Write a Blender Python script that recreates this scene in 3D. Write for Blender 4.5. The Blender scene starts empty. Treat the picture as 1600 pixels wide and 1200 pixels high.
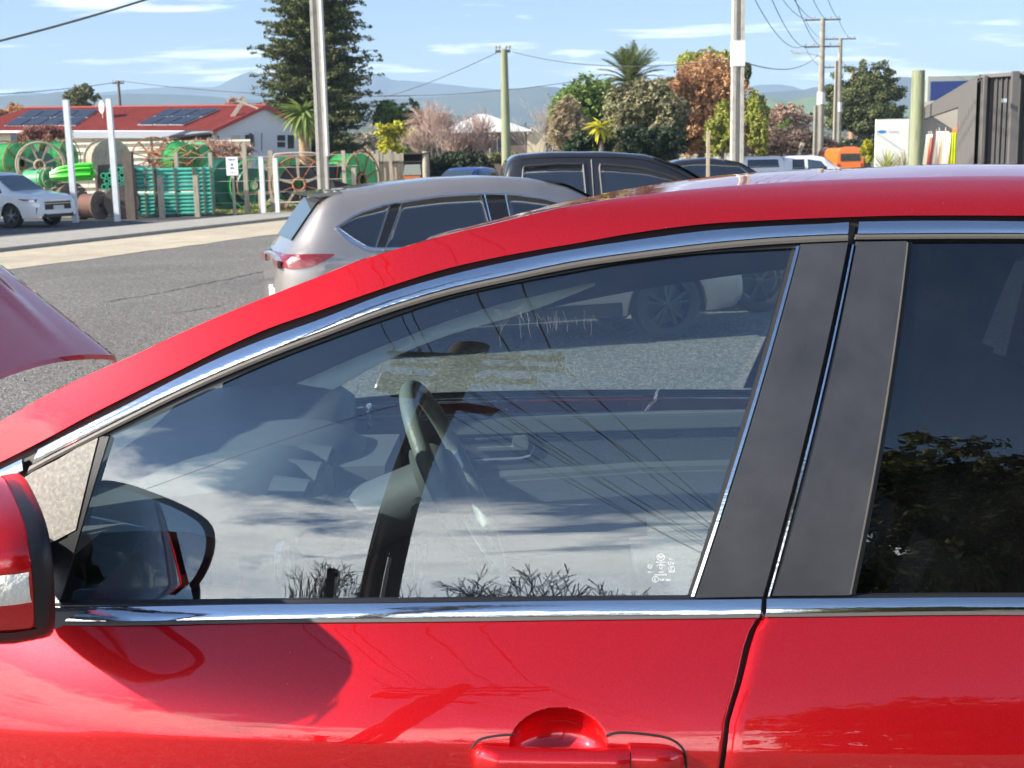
import bpy, bmesh, math, random
import numpy as np
from mathutils import Vector, Matrix
random.seed(7); rng=np.random.default_rng(7)
S=bpy.context.scene
# ---------------------------------------------------------------- camera
F=2000.; PITCH=math.radians(10.2); ROLL=math.radians(1.2); CAMZ=1.95
def rx(a):c,s=math.cos(a),math.sin(a);return np.array([[1,0,0],[0,c,-s],[0,s,c]])
def rz(a):c,s=math.cos(a),math.sin(a);return np.array([[c,-s,0],[s,c,0],[0,0,1]])
RC=rx(math.pi/2-PITCH)@rz(-ROLL)
cam=bpy.data.objects.new('camera',bpy.data.cameras.new('camera')); S.collection.objects.link(cam); S.camera=cam
cam.data.sensor_width=36; cam.data.lens=F/1600*36; cam.data.clip_end=20000; cam.data.clip_start=.05
cam.matrix_world=Matrix.Translation((0,0,CAMZ))@Matrix(RC.tolist()).to_4x4()
cam.data.dof.use_dof=True; cam.data.dof.focus_distance=2.3; cam.data.dof.aperture_fstop=16
# ---------------------------------------------------------------- sun and sky
SUN_AZ=math.radians(253.5); SUN_EL=math.radians(30)   # azimuth clockwise from +Y
sd=Vector((math.sin(SUN_AZ)*math.cos(SUN_EL),math.cos(SUN_AZ)*math.cos(SUN_EL),math.sin(SUN_EL)))
sl=bpy.data.lights.new('sun','SUN'); sl.energy=5.0; sl.angle=math.radians(.5); sl.color=(1,.93,.82)
so=bpy.data.objects.new('sun',sl); S.collection.objects.link(so); so.rotation_euler=sd.to_track_quat('Z','Y').to_euler()
w=bpy.data.worlds.new('World'); S.world=w; w.use_nodes=True
nt=w.node_tree; N=nt.nodes; L=nt.links; N.clear()
def nd(t,**k):
    n=N.new(t)
    for a,b in k.items(): setattr(n,a,b)
    return n
def mth(op,a,b=None,c=None,clamp=False):
    n=N.new('ShaderNodeMath'); n.operation=op; n.use_clamp=clamp
    for i,v in enumerate((a,b,c)):
        if v is None: continue
        if isinstance(v,(int,float)): n.inputs[i].default_value=v
        else: L.new(v,n.inputs[i])
    return n.outputs[0]
def build_world():
    sky=nd('ShaderNodeTexSky',sky_type='NISHITA',sun_disc=False); sky.sun_elevation=SUN_EL; sky.sun_rotation=SUN_AZ
    sky.air_density=1.0; sky.dust_density=.15; sky.ozone_density=2.2
    tc=nd('ShaderNodeTexCoord'); sep=nd('ShaderNodeSeparateXYZ'); L.new(tc.outputs['Generated'],sep.inputs[0])
    X,Y,Z=sep.outputs
    zz=mth('MAXIMUM',Z,0.0)
    den=mth('ADD',zz,.09)
    cx=mth('DIVIDE',X,den); cy=mth('DIVIDE',Y,den)
    cmb=nd('ShaderNodeCombineXYZ'); L.new(cx,cmb.inputs[0]); L.new(mth('MULTIPLY',cy,1.9),cmb.inputs[1])
    n1=nd('ShaderNodeTexNoise'); n1.inputs['Scale'].default_value=1.1; n1.inputs['Detail'].default_value=9; n1.inputs['Roughness'].default_value=.6; n1.inputs['Distortion'].default_value=.35
    L.new(cmb.outputs[0],n1.inputs['Vector'])
    n2=nd('ShaderNodeTexNoise'); n2.inputs['Scale'].default_value=.22; n2.inputs['Detail'].default_value=3
    L.new(cmb.outputs[0],n2.inputs['Vector'])
    # altocumulus bank low in the south (behind the camera), thin streaks elsewhere
    back=mth('MULTIPLY_ADD',Y,-.9,.35,clamp=True)
    low=mth('MULTIPLY',mth('SUBTRACT',mth('MULTIPLY_ADD',X,-.12,.36),Z),5.0,clamp=True)
    bank=mth('MULTIPLY',back,low)
    thr=mth('SUBTRACT',mth('MULTIPLY_ADD',zz,.34,.50),mth('MULTIPLY',bank,.25))
    s=mth('ADD',mth('MULTIPLY',n1.outputs[0],.7),mth('MULTIPLY',n2.outputs[0],.3))
    m=mth('MULTIPLY',mth('SUBTRACT',s,thr),8.5,clamp=True)
    m=mth('MULTIPLY',m,mth('MULTIPLY_ADD',back,.45,.5,clamp=True))
    # cloud shading: thick parts a little grey
    g=mth('MULTIPLY_ADD',n1.outputs[0],-1.3,1.55,clamp=True)
    cc=nd('ShaderNodeMixRGB'); cc.inputs[1].default_value=(6.5,7,8,1); cc.inputs[2].default_value=(31,29.5,27,1); L.new(g,cc.inputs[0])
    hz=mth('POWER',mth('SUBTRACT',1.0,zz,clamp=True),20)
    tint=nd('ShaderNodeVectorMath',operation='MULTIPLY'); L.new(sky.outputs[0],tint.inputs[0]); tint.inputs[1].default_value=(.77,.805,.93)
    hazec=nd('ShaderNodeMixRGB'); L.new(mth('MULTIPLY',hz,.68),hazec.inputs[0]); L.new(tint.outputs[0],hazec.inputs[1]); hazec.inputs[2].default_value=(5.4,5.9,6.4,1)
    mix=nd('ShaderNodeMixRGB'); L.new(m,mix.inputs[0]); L.new(hazec.outputs[0],mix.inputs[1]); L.new(cc.outputs[0],mix.inputs[2])
    bg=nd('ShaderNodeBackground'); bg.inputs[1].default_value=.07; L.new(mix.outputs[0],bg.inputs[0])
    o=nd('ShaderNodeOutputWorld'); L.new(bg.outputs[0],o.inputs[0])
build_world()
S.render.engine='CYCLES'
S.view_settings.view_transform='Standard'; S.view_settings.look='None'; S.view_settings.exposure=1.3; S.view_settings.gamma=1; S.view_settings.use_curve_mapping=False
S.cycles.max_bounces=10; S.cycles.transparent_max_bounces=24; S.cycles.volume_bounces=0
# ---------------------------------------------------------------- materials
def mat(name,col,rough=.6,metal=0,coat=0,coatior=1.5,spec=.5,var=None,vs=8.,bump=0,bs=60.,det=4,alpha=None,emit=None,gen='Object',stretch=None,ior=1.5,coatrough=.02):
    m=bpy.data.materials.new(name); m.use_nodes=True; nt=m.node_tree; b=nt.nodes['Principled BSDF']
    c=tuple(col)+(1,)
    b.inputs['Base Color'].default_value=c; b.inputs['Roughness'].default_value=rough; b.inputs['Metallic'].default_value=metal
    b.inputs['Specular IOR Level'].default_value=spec; b.inputs['IOR'].default_value=ior
    if coat: b.inputs['Coat Weight'].default_value=coat; b.inputs['Coat Roughness'].default_value=coatrough; b.inputs['Coat IOR'].default_value=coatior
    tc=nt.nodes.new('ShaderNodeTexCoord'); v=tc.outputs[gen]
    if stretch:
        mp=nt.nodes.new('ShaderNodeMapping'); mp.inputs['Scale'].default_value=stretch; nt.links.new(v,mp.inputs[0]); v=mp.outputs[0]
    if var is not None:
        n=nt.nodes.new('ShaderNodeTexNoise'); n.inputs['Scale'].default_value=vs; n.inputs['Detail'].default_value=det; n.inputs['Roughness'].default_value=.65; nt.links.new(v,n.inputs['Vector'])
        r=nt.nodes.new('ShaderNodeValToRGB'); nt.links.new(n.outputs[0],r.inputs[0])
        r.color_ramp.elements[0].position=.32; r.color_ramp.elements[1].position=.68
        cols=[c]+[tuple(q)+(1,) for q in (var if isinstance(var[0],(tuple,list)) else [var])]
        r.color_ramp.elements[0].color=cols[0]; r.color_ramp.elements[1].color=cols[-1]
        for i,q in enumerate(cols[1:-1]):
            e=r.color_ramp.elements.new(.32+.36*(i+1)/(len(cols)-1)); e.color=q
        nt.links.new(r.outputs[0],b.inputs['Base Color'])
    if bump:
        n=nt.nodes.new('ShaderNodeTexNoise'); n.inputs['Scale'].default_value=bs; n.inputs['Detail'].default_value=5; nt.links.new(v,n.inputs['Vector'])
        bp=nt.nodes.new('ShaderNodeBump'); bp.inputs['Strength'].default_value=bump; bp.inputs['Distance'].default_value=.02; nt.links.new(n.outputs[0],bp.inputs['Height']); nt.links.new(bp.outputs[0],b.inputs['Normal'])
    if emit: b.inputs['Emission Color'].default_value=tuple(emit[:3])+(1,); b.inputs['Emission Strength'].default_value=emit[3]
    return m
def glassmat(name,tint,ior,scr=False):
    m=bpy.data.materials.new(name); m.use_nodes=True; nt=m.node_tree; nn=nt.nodes; nn.clear(); l=nt.links
    t=nn.new('ShaderNodeBsdfTransparent'); t.inputs[0].default_value=tuple(tint)+(1,)
    g=nn.new('ShaderNodeBsdfGlossy'); g.inputs['Roughness'].default_value=.0; g.inputs[0].default_value=(.93,.98,1,1)
    f=nn.new('ShaderNodeFresnel'); f.inputs[0].default_value=ior
    geo=nn.new('ShaderNodeNewGeometry')
    # same reflectance from either side of the pane
    mi=nn.new('ShaderNodeMixShader'); l.new(f.outputs[0],mi.inputs[0]); l.new(t.outputs[0],mi.inputs[1]); l.new(g.outputs[0],mi.inputs[2])
    o=nn.new('ShaderNodeOutputMaterial'); last=mi.outputs[0]
    # faint dust film
    tc=nn.new('ShaderNodeTexCoord'); no=nn.new('ShaderNodeTexNoise'); no.inputs['Scale'].default_value=9; no.inputs['Detail'].default_value=8; l.new(tc.outputs['Object'],no.inputs['Vector'])
    mr=nn.new('ShaderNodeMapRange'); mr.inputs[1].default_value=.35; mr.inputs[2].default_value=.9; mr.inputs[3].default_value=.001; mr.inputs[4].default_value=.014; l.new(no.outputs[0],mr.inputs[0])
    df=nn.new('ShaderNodeBsdfDiffuse'); df.inputs[0].default_value=(.55,.56,.55,1)
    m2=nn.new('ShaderNodeMixShader'); l.new(mr.outputs[0],m2.inputs[0]); l.new(last,m2.inputs[1]); l.new(df.outputs[0],m2.inputs[2])
    l.new(m2.outputs[0],o.inputs[0]); return m
def redpaint():
    m=mat('red_metallic_paint',(.5,.012,.02),rough=.42,metal=.8,spec=.08,coat=1,coatior=1.68,coatrough=.012)
    nt=m.node_tree; b=nt.nodes['Principled BSDF']; tc=nt.nodes.new('ShaderNodeTexCoord')
    v=nt.nodes.new('ShaderNodeTexVoronoi'); v.inputs['Scale'].default_value=900; nt.links.new(tc.outputs['Object'],v.inputs['Vector'])
    mx=nt.nodes.new('ShaderNodeMixRGB'); mx.inputs[1].default_value=(.60,.006,.012,1); mx.inputs[2].default_value=(.82,.013,.017,1)
    nt.links.new(v.outputs['Color'],mx.inputs[0])
    # fine dust specks
    n=nt.nodes.new('ShaderNodeTexVoronoi'); n.inputs['Scale'].default_value=38; nt.links.new(tc.outputs['Object'],n.inputs['Vector'])
    lt=nt.nodes.new('ShaderNodeMath'); lt.operation='LESS_THAN'; lt.inputs[1].default_value=.035; nt.links.new(n.outputs['Distance'],lt.inputs[0])
    sel=nt.nodes.new('ShaderNodeSeparateColor'); nt.links.new(n.outputs['Color'],sel.inputs[0])
    g2=nt.nodes.new('ShaderNodeMath'); g2.operation='GREATER_THAN'; g2.inputs[1].default_value=.86; nt.links.new(sel.outputs[0],g2.inputs[0])
    ml=nt.nodes.new('ShaderNodeMath'); ml.operation='MULTIPLY'; nt.links.new(lt.outputs[0],ml.inputs[0]); nt.links.new(g2.outputs[0],ml.inputs[1])
    ml2=nt.nodes.new('ShaderNodeMath'); ml2.operation='MULTIPLY'; ml2.inputs[1].default_value=.45; nt.links.new(ml.outputs[0],ml2.inputs[0])
    m3=nt.nodes.new('ShaderNodeMixRGB'); nt.links.new(ml2.outputs[0],m3.inputs[0]); nt.links.new(mx.outputs[0],m3.inputs[1]); m3.inputs[2].default_value=(.6,.45,.4,1)
    nt.links.new(m3.outputs[0],b.inputs['Base Color'])
    # slight waviness of the clear coat
    mp=nt.nodes.new('ShaderNodeMapping'); mp.inputs['Scale'].default_value=(5,5,14); nt.links.new(tc.outputs['Object'],mp.inputs[0])
    wn=nt.nodes.new('ShaderNodeTexNoise'); wn.inputs['Scale'].default_value=1.6; wn.inputs['Detail'].default_value=3; nt.links.new(mp.outputs[0],wn.inputs['Vector'])
    bp=nt.nodes.new('ShaderNodeBump'); bp.inputs['Strength'].default_value=.02; bp.inputs['Distance'].default_value=.02; nt.links.new(wn.outputs[0],bp.inputs['Height']); nt.links.new(bp.outputs[0],b.inputs['Coat Normal'])
    return m
RED=redpaint()
CHROME=mat('chrome_trim',(.82,.84,.86),rough=.06,metal=1,bump=.03,bs=25,stretch=(1,1,6))
RUBBER=mat('black_rubber',(.012,.012,.012),rough=.5)
SEAL=mat('grey_weather_seal',(.1,.09,.08),rough=.55,bump=.1,bs=300)
BLACK=mat('satin_black_plastic',(.014,.014,.016),rough=.35,bump=.05,bs=400)
APPL=mat('dusty_pillar_film',(.026,.028,.033),rough=.42,var=(.06,.062,.068),vs=4,bump=.04,bs=350,spec=.6)
CHEAT=mat('grained_grey_plastic',(.15,.14,.125),rough=.6,var=[(.21,.195,.17),(.30,.28,.24)],vs=150,bump=.12,bs=420)
GLASS=glassmat('tinted_side_glass',(.66,.77,.76),2.35)
GLASSF=glassmat('far_side_glass',(.80,.88,.87),1.4)
PRIV=glassmat('dark_privacy_glass',(.04,.05,.07),1.95)
DASH=mat('dark_dashboard_plastic',(.10,.11,.12),rough=.55,bump=.15,bs=500)
TRIM=mat('grey_interior_trim',(.09,.098,.105),rough=.6,bump=.1,bs=300)
CREAM=mat('cream_pillar_trim',(.78,.78,.66),rough=.8,bump=.1,bs=200)  # cream trim lightened so its colour carries the sunlit strip
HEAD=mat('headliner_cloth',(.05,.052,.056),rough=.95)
SEATC=mat('charcoal_seat_cloth',(.045,.05,.056),rough=.85,bump=.3,bs=260)
LEATH=mat('grey_leather_wheel',(.16,.18,.17),rough=.42,bump=.15,bs=220)
SILV=mat('silver_plastic',(.55,.57,.6),rough=.25,metal=.8)
CLEAR=mat('indicator_lens',(.85,.83,.72),rough=.12,spec=.8,bump=.4,bs=90,coat=1)
WHITEINK=mat('white_ceramic_print',(.62,.63,.62),rough=.6)
TYRE=mat('tyre_rubber',(.022,.022,.023),rough=.75,bump=.2,bs=80)
ALLOY=mat('alloy_rim',(.45,.46,.48),rough=.28,metal=.9)
DALLOY=mat('dark_alloy_rim',(.06,.062,.068),rough=.28,metal=.8)
DGLASS=mat('dark_car_glass',(.012,.015,.02),rough=.03,spec=1,ior=1.7)
BGLASS=mat('windscreen_glass',(.03,.045,.06),rough=.03,spec=1,ior=2.0)
# ---------------------------------------------------------------- object helpers
COL=S.collection
def mesh(name,v,f,m=None,parent=None,smooth=False,data=None):
    if data is None:
        data=bpy.data.meshes.new(name); data.from_pydata([tuple(map(float,p)) for p in v],[],f); data.update()
        if smooth: data.polygons.foreach_set('use_smooth',[True]*len(data.polygons))
        if m is not None:
            for q in (m if isinstance(m,list) else [m]): data.materials.append(q)
    o=bpy.data.objects.new(name,data); COL.objects.link(o)
    if parent is not None: o.parent=parent
    return o
def thing(name,label,cat,loc=(0,0,0),rot=0,group=None):
    o=bpy.data.objects.new(name,None); COL.objects.link(o); o.empty_display_size=.1
    o.location=loc; o.rotation_euler=(0,0,rot); o['label']=label; o['category']=cat
    if group: o['group']=group
    return o
def tag(o,label,cat,group=None,kind=None):
    if label: o['label']=label
    if cat: o['category']=cat
    if group: o['group']=group
    if kind: o['kind']=kind
    return o
def struct(o): o['kind']='structure'; return o
def kids(o): return [c for c in o.children]
def dup(o,loc=None,rot=None,label=None,parent=None):
    c=o.copy(); COL.objects.link(c)
    if parent is not None: c.parent=parent
    if loc is not None: c.location=loc
    if rot is not None: c.rotation_euler=(0,0,rot)
    if label: c['label']=label
    for k in list(o.children): dup(k,parent=c)
    return c
class MB:
    def __init__(s): s.v=[]; s.f=[]; s.mi=[]
    def add(s,v,f,mi=0):
        n=len(s.v); s.v+=[tuple(map(float,p)) for p in v]; s.f+=[tuple(i+n for i in q) for q in f]; s.mi+=[mi]*len(f); return s
    def box(s,c,d,rot=0,mi=0,taper=1.):
        cx,cy,cz=c; a,b,h=d[0]/2,d[1]/2,d[2]/2; co,si=math.cos(rot),math.sin(rot); v=[]
        for z,t in ((-h,1),(h,taper)):
            for x,y in ((-a,-b),(a,-b),(a,b),(-a,b)):
                x*=t;y*=t; v.append((cx+x*co-y*si,cy+x*si+y*co,cz+z))
        return s.add(v,[(0,3,2,1),(4,5,6,7),(0,1,5,4),(1,2,6,5),(2,3,7,6),(3,0,4,7)],mi)
    def bar(s,a,b,wd,ht=None,mi=0,up=(0,0,1)):
        a=Vector(a);b=Vector(b);ht=ht or wd; d=(b-a).normalized(); u=Vector(up)
        if abs(d.dot(u))>.95: u=Vector((1,0,0))
        x=d.cross(u).normalized()*wd/2; y=d.cross(x).normalized()*ht/2
        v=[a-x-y,a+x-y,a+x+y,a-x+y,b-x-y,b+x-y,b+x+y,b-x+y]
        return s.add(v,[(0,3,2,1),(4,5,6,7),(0,1,5,4),(1,2,6,5),(2,3,7,6),(3,0,4,7)],mi)
    def tube(s,pts,r,n=8,mi=0,cap=True,closed=False):
        pts=[Vector(p) for p in pts]; m=len(pts); rr=r if isinstance(r,(list,tuple)) else [r]*m; v=[]; pu=None
        for i,p in enumerate(pts):
            if closed: d=pts[(i+1)%m]-pts[i-1]
            else: d=pts[min(i+1,m-1)]-pts[max(i-1,0)]
            d.normalize()
            if pu is None: pu=Vector((0,0,1)) if abs(d.z)<.9 else Vector((1,0,0))
            x=d.cross(pu)
            if x.length<1e-4: x=d.orthogonal()
            x.normalize(); y=x.cross(d).normalized(); pu=y
            for k in range(n):
                a=2*math.pi*k/n; v.append(p+x*rr[i]*math.cos(a)+y*rr[i]*math.sin(a))
        f=[]
        for i in range(m if closed else m-1):
            j=(i+1)%m
            for k in range(n): f.append((i*n+k,i*n+(k+1)%n,j*n+(k+1)%n,j*n+k))
        if cap and not closed: f.append(tuple(range(n))[::-1]); f.append(tuple((m-1)*n+k for k in range(n)))
        return s.add(v,f,mi)
    def lathe(s,prof,c=(0,0,0),axis='z',n=24,mi=0,closed=False):
        v=[];f=[]
        for r,h in prof:
            for k in range(n):
                a=2*math.pi*k/n; p=(r*math.cos(a),r*math.sin(a),h)
                if axis=='y': p=(p[0],p[2],p[1])
                if axis=='x': p=(p[2],p[0],p[1])
                v.append((p[0]+c[0],p[1]+c[1],p[2]+c[2]))
        m=len(prof)
        for i in range(m if closed else m-1):
            j=(i+1)%m
            for k in range(n): f.append((i*n+k,i*n+(k+1)%n,j*n+(k+1)%n,j*n+k))
        return s.add(v,f,mi)
    def prism(s,poly,ax,t0,t1,mi=0):  # poly of 2D points extruded along axis ax ('x','y','z')
        def P(a,b,t): return {'x':(t,a,b),'y':(a,t,b),'z':(a,b,t)}[ax]
        n=len(poly); v=[P(a,b,t0) for a,b in poly]+[P(a,b,t1) for a,b in poly]
        f=[tuple(range(n)),tuple(range(n,2*n))[::-1]]+[(i,i+n,(i+1)%n+n,(i+1)%n) for i in range(n)]
        return s.add(v,f,mi)
    def build(s,name,m,parent=None,smooth=False,fixn=True):
        o=mesh(name,s.v,s.f,m,parent,False)
        o.data.polygons.foreach_set('material_index',s.mi)
        if fixn:
            b=bmesh.new(); b.from_mesh(o.data); bmesh.ops.recalc_face_normals(b,faces=b.faces); b.to_mesh(o.data); b.free()
        if smooth:
            o.data.polygons.foreach_set('use_smooth',[True]*len(o.data.polygons)); 
            try: o.data.set_sharp_from_angle(angle=math.radians(smooth if smooth is not True else 40))
            except Exception: pass
        return o
def resample(pl,n):
    p=np.array(pl,float); d=np.r_[0,np.cumsum(np.linalg.norm(np.diff(p,axis=0),axis=1))]; t=np.linspace(0,d[-1],n)
    return np.stack([np.interp(t,d,p[:,k]) for k in range(p.shape[1])],1)
def smoothpl(pl,n):  # Catmull-Rom through the points, then even resample
    p=np.array(pl,float)
    if len(p)<3: return resample(p,n)
    q=np.vstack([2*p[0]-p[1],p,2*p[-1]-p[-2]]); out=[]
    for i in range(1,len(q)-2):
        for t in np.linspace(0,1,14,endpoint=False):
            a,b,c,d=q[i-1:i+3]; out.append(.5*((2*b)+(-a+c)*t+(2*a-5*b+4*c-d)*t*t+(-a+3*b-3*c+d)*t**3))
    out.append(p[-1]); return resample(out,n)
def gridfaces(nu,nv,flip=False):
    f=[]
    for i in range(nu-1):
        for j in range(nv-1):
            q=(i*nv+j,(i+1)*nv+j,(i+1)*nv+j+1,i*nv+j+1); f.append(q[::-1] if flip else q)
    return f
def at(px,py,Y):   # world point on the plane y=Y seen at photo pixel
    d=RC@np.array([(px-800)/F,(600-py)/F,-1.]); t=Y/d[1]; return np.array([0,0,CAMZ])+d*t
def onground(px,py,zg=0.):
    d=RC@np.array([(px-800)/F,(600-py)/F,-1.]); t=(zg-CAMZ)/d[2]; return np.array([0,0,CAMZ])+d*t
# ================================================================ RED CAR (parked beside the camera)
YAW=math.radians(-1.27); CO=np.array([0,2.68,.28]); Ri=rz(-YAW); OL=Ri@(np.array([0,0,CAMZ])-CO)
AT=[(0,4),(.60,2),(.79,0),(.829,4),(.837,15),(.86,22),(.911,33),(.98,45),(1.0,30),(1.01,12),(1.14,16),(1.53,30),(1.56,40),(1.60,70),(1.7,85)]
zs_=np.linspace(0.2,1.62,900)
al_=np.interp(zs_,[a for a,b in AT],[b for a,b in AT])
h_=np.concatenate([[0],np.cumsum(-np.tan(np.radians((al_[1:]+al_[:-1])/2))*np.diff(zs_))]); h_+=.86-np.interp(1.0,zs_,h_)
def zw(x,z):  # crease rises a little towards the front
    t=np.clip(1-abs(z-.83)/.16,0,1); return z-(np.interp(x,[-1.0,-.783,-.561,-.362,-.063,.322,.745],[.785,.805,.831,.839,.836,.818,.800])-.832)*t
def hw(x,z):
    d=max(0.,-.1-x); return float(np.interp(zw(x,z),zs_,h_))-.04*(x-.1)**2-(.22*d**2.3 if d<.9 else .22*.9**2.3+.33*(d-.9))
def up(px,py,off=0.):
    d=Ri@(RC@np.array([(px-800)/F,(600-py)/F,-1.])); lo,hi=1.0,3.2
    for _ in range(40):
        m=(lo+hi)/2; p=OL+d*m
        if p[1]+hw(p[0],p[2])+off>0: hi=m
        else: lo=m
    return OL+d*hi
def il(px,py,yl):  # point in the car's own space on the plane y=yl
    d=Ri@(RC@np.array([(px-800)/F,(600-py)/F,-1.])); t=(yl-OL[1])/d[1]; return OL+d*t
red=thing('red_car','glossy red crossover car with chrome window trim and raised bonnet, filling the foreground','car',tuple(CO),YAW)
def xz(pl,off=0.): return [(lambda q:(q[0],q[2]))(up(a,b,off)) for a,b in pl]
def panel(name,bot,top,off,m,nu=60,nv=3,depth=.01,px=True,smooth=True,bulge=0.,side=-1,parent=red,spl=True):
    fx=.34 if (side>0 and name in ('pillar_panel','pillar_trim')) or (side>0 and name=='weather_seal' and bot[0][0]>1000 and len(bot)==2) else 0.
    B=xz(bot,off) if px else bot; T=xz(top,off) if px else top
    fn=smoothpl if spl else resample
    B=fn(B,nu); T=fn(T,nu); v=[]
    for i in range(nu):
        for j in range(nv):
            t=j/(nv-1); q=B[i]*(1-t)+T[i]*t; o=off+bulge*4*t*(1-t)
            z_=q[1]
            if side>0 and name in ('roof_rail','door_frame','window_trim','weather_seal') :
                for _ in range(60):
                    if over((q[0],hw(q[0],q[1])+o,z_),-3)>0: z_-=.004
                    else: break
            v.append((q[0]+fx,side*(hw(q[0]+fx,q[1])+o),z_))
    f=gridfaces(nu,nv,side>0)
    # returned edges
    loop=[i*nv for i in range(nu)]+[(nu-1)*nv+j for j in range(1,nv)]+[i*nv+nv-1 for i in range(nu-2,-1,-1)]+[j for j in range(nv-2,0,-1)]
    n0=len(v)
    for k in loop: p=v[k]; v.append((p[0],p[1]-side*depth,p[2]))
    n=len(loop)
    for k in range(n):
        q=(loop[k],n0+k,n0+(k+1)%n,loop[(k+1)%n]); f.append(q[::-1] if side>0 else q)
    o=mesh(name,v,f,m,parent,smooth)
    if smooth:
        try:o.data.set_sharp_from_angle(angle=math.radians(35))
        except Exception: pass
    return o
def both(name,*a,**k):
    o=panel(name,*a,**k); k['side']=1; panel(name,*a,**k); return o
S0=[(-420,842),(-200,742),(-100,698),(0,655),(50,626),(100,600),(150,577),(200,555.5),(275,520),(350,487),(415,461),(500,428),(550,407),(625,384),(675,369),(750,349),(850,324),(900,312),(1000,291),(1087,279),(1150,271),(1300,264),(1400,259),(1475,256),(1600,256),(1900,262),(2400,285)]
S1=[(-420,846),(-200,746),(-100,702),(0,659),(50,630),(100,604),(150,581),(200,559.5),(275,524),(350,491),(415,464.5),(500,431.5),(550,411),(625,388),(675,373),(750,355),(850,330.5),(900,320.5),(1000,305),(1100,294),(1200,286.5),(1300,281),(1400,277.5),(1500,275.5),(1600,275),(1900,278),(2400,300)]
S2=[(-420,925),(-200,818),(-100,770),(0,722),(67,688),(133,652),(200,618),(275,581),(350,543.5),(425,510.6),(500,485),(600,450),(700,419),(800,397.5),(900,380),(1000,362.5),(1100,350),(1200,344),(1300,340),(1400,337),(1600,337),(1900,341),(2400,365)]
S3=[(-400,925),(-200,832),(0,734),(33,718),(58,703),(150,656),(200,631),(275,592),(350,556),(425,525.5),(500,499),(600,460),(700,430.5),(800,407.5),(900,389),(1000,374),(1100,361),(1200,353.5),(1300,349),(1340,346.5),(1450,345),(1600,346),(1900,352),(2300,372)]
S4=[(-400,945),(-200,853),(0,753),(38,734),(50,725),(117,690),(200,648),(275,611),(350,577),(425,546),(500,517.5),(600,480),(700,450),(800,427.5),(900,407),(1000,392.5),(1100,380),(1200,371),(1300,366),(1340,365),(1600,364),(1900,370),(2300,390)]
S5=[(167,682),(230,654),(297,623),(361,593),(425,565),(500,536),(600,500),(700,467),(800,443.5),(900,424.5),(1000,406.5),(1100,396),(1200,390),(1243,388)]
def sub(c,a,b,dy=0,n=40):
    x=[p[0] for p in c]; y=[p[1] for p in c]; X=np.linspace(a,b,n); return [(q,np.interp(q,x,y)+dy) for q in smoothq(x,y,X)]
def smoothq(x,y,X): return X
# smooth the pixel curves once (cubic through points)
def cub(c):
    p=smoothpl(c,400); return [tuple(q) for q in p]
S0,S1,S2,S3,S4,S5=[cub(c) for c in (S0,S1,S2,S3,S4,S5)]
def proj(p):
    q=rz(YAW)@np.asarray(p,float)+CO-np.array([0,0,CAMZ]); c=RC.T@q; return 800+F*c[0]/-c[2],600-F*c[1]/-c[2]
SX=[p[0] for p in S0]; SY=[p[1] for p in S0]
def over(p,m=0.):   # how far above the outline (pixels) a point projects
    a,b_=proj(p); return np.interp(a,SX,SY)-m-b_
# -- roof side rail and A-pillar skin
both('roof_rail',sub(S2,-420,2300),sub(S1,-420,2300),0,RED,nu=160,nv=7,depth=.02)
# -- black channel behind every gap of the window frame
panel('door_frame',sub(S4,-380,2250,dy=16),sub(S2,-380,2250,dy=-3),-.012,RUBBER,nu=120,nv=3)
panel('door_frame',sub(S4,-380,2250,dy=16),sub(S2,-380,2250,dy=-3),-.012,RUBBER,nu=120,nv=3,side=1)
both('window_trim',sub(S4,-380,36),sub(S3,-380,34),.004,CHROME,nu=20,nv=4,bulge=.0015)
both('window_trim',sub(S4,50,1325),sub(S3,60,1326),.004,CHROME,nu=110,nv=5,bulge=.002)
both('window_trim',sub(S4,1340,2250),sub(S3,1342,2250),.004,CHROME,nu=60,nv=5,bulge=.002)
both('weather_seal',sub(S4,42,1325,dy=11),sub(S4,46,1325,dy=1.5),.002,SEAL,nu=110,nv=3,bulge=.002)
both('weather_seal',sub(S4,1336,2250,dy=9),sub(S4,1338,2250,dy=1.5),.002,SEAL,nu=60,nv=3,bulge=.002)
both('weather_seal',sub(S5,168,1243,dy=-.5),sub(S4,155,1325,dy=11.5),-.004,RUBBER,nu=110,nv=3,bulge=.001)
# -- glass
FB=[(88,941),(400,940),(800,937),(1081,934)]
fl=[(167,682),(147,747),(120,834),(88,941)]
def line(a,b,n=20): return [(a[0]+(b[0]-a[0])*i/(n-1),a[1]+(b[1]-a[1])*i/(n-1)) for i in range(n)]
gl=panel('door_window',[(84,944),(400,943),(800,940),(1083,937)],sub(S5,166,1247,dy=-2),-.009,GLASS,nu=110,nv=24,depth=0.0005)
gl['label']='clear tinted front door window'
panel('door_window',[(84,944),(400,943),(800,940),(1083,937),(1400,937)],sub(S5,166,1243,dy=-2)+[(1400,384),(1600,384)],-.009,GLASSF,nu=60,nv=14,depth=0.0005,side=1)
rw=panel('door_window',[(1332,929),(1600,929),(1800,929)],[(1421,379),(1600,379),(1800,383)],-.009,PRIV,nu=40,nv=20,depth=0.0005,spl=False); rw['label']='dark rear door window'
panel('door_window',[(1700,929),(1900,929),(2050,929)],[(1800,379),(1900,379),(2080,390)],-.009,PRIV,nu=30,nv=10,depth=0.0005,spl=False,side=1)
panel('quarter_window',[(1840,929),(2150,905)],[(1835,386),(2100,400)],-.009,PRIV,nu=30,nv=10,depth=0.0005,spl=False)
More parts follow.
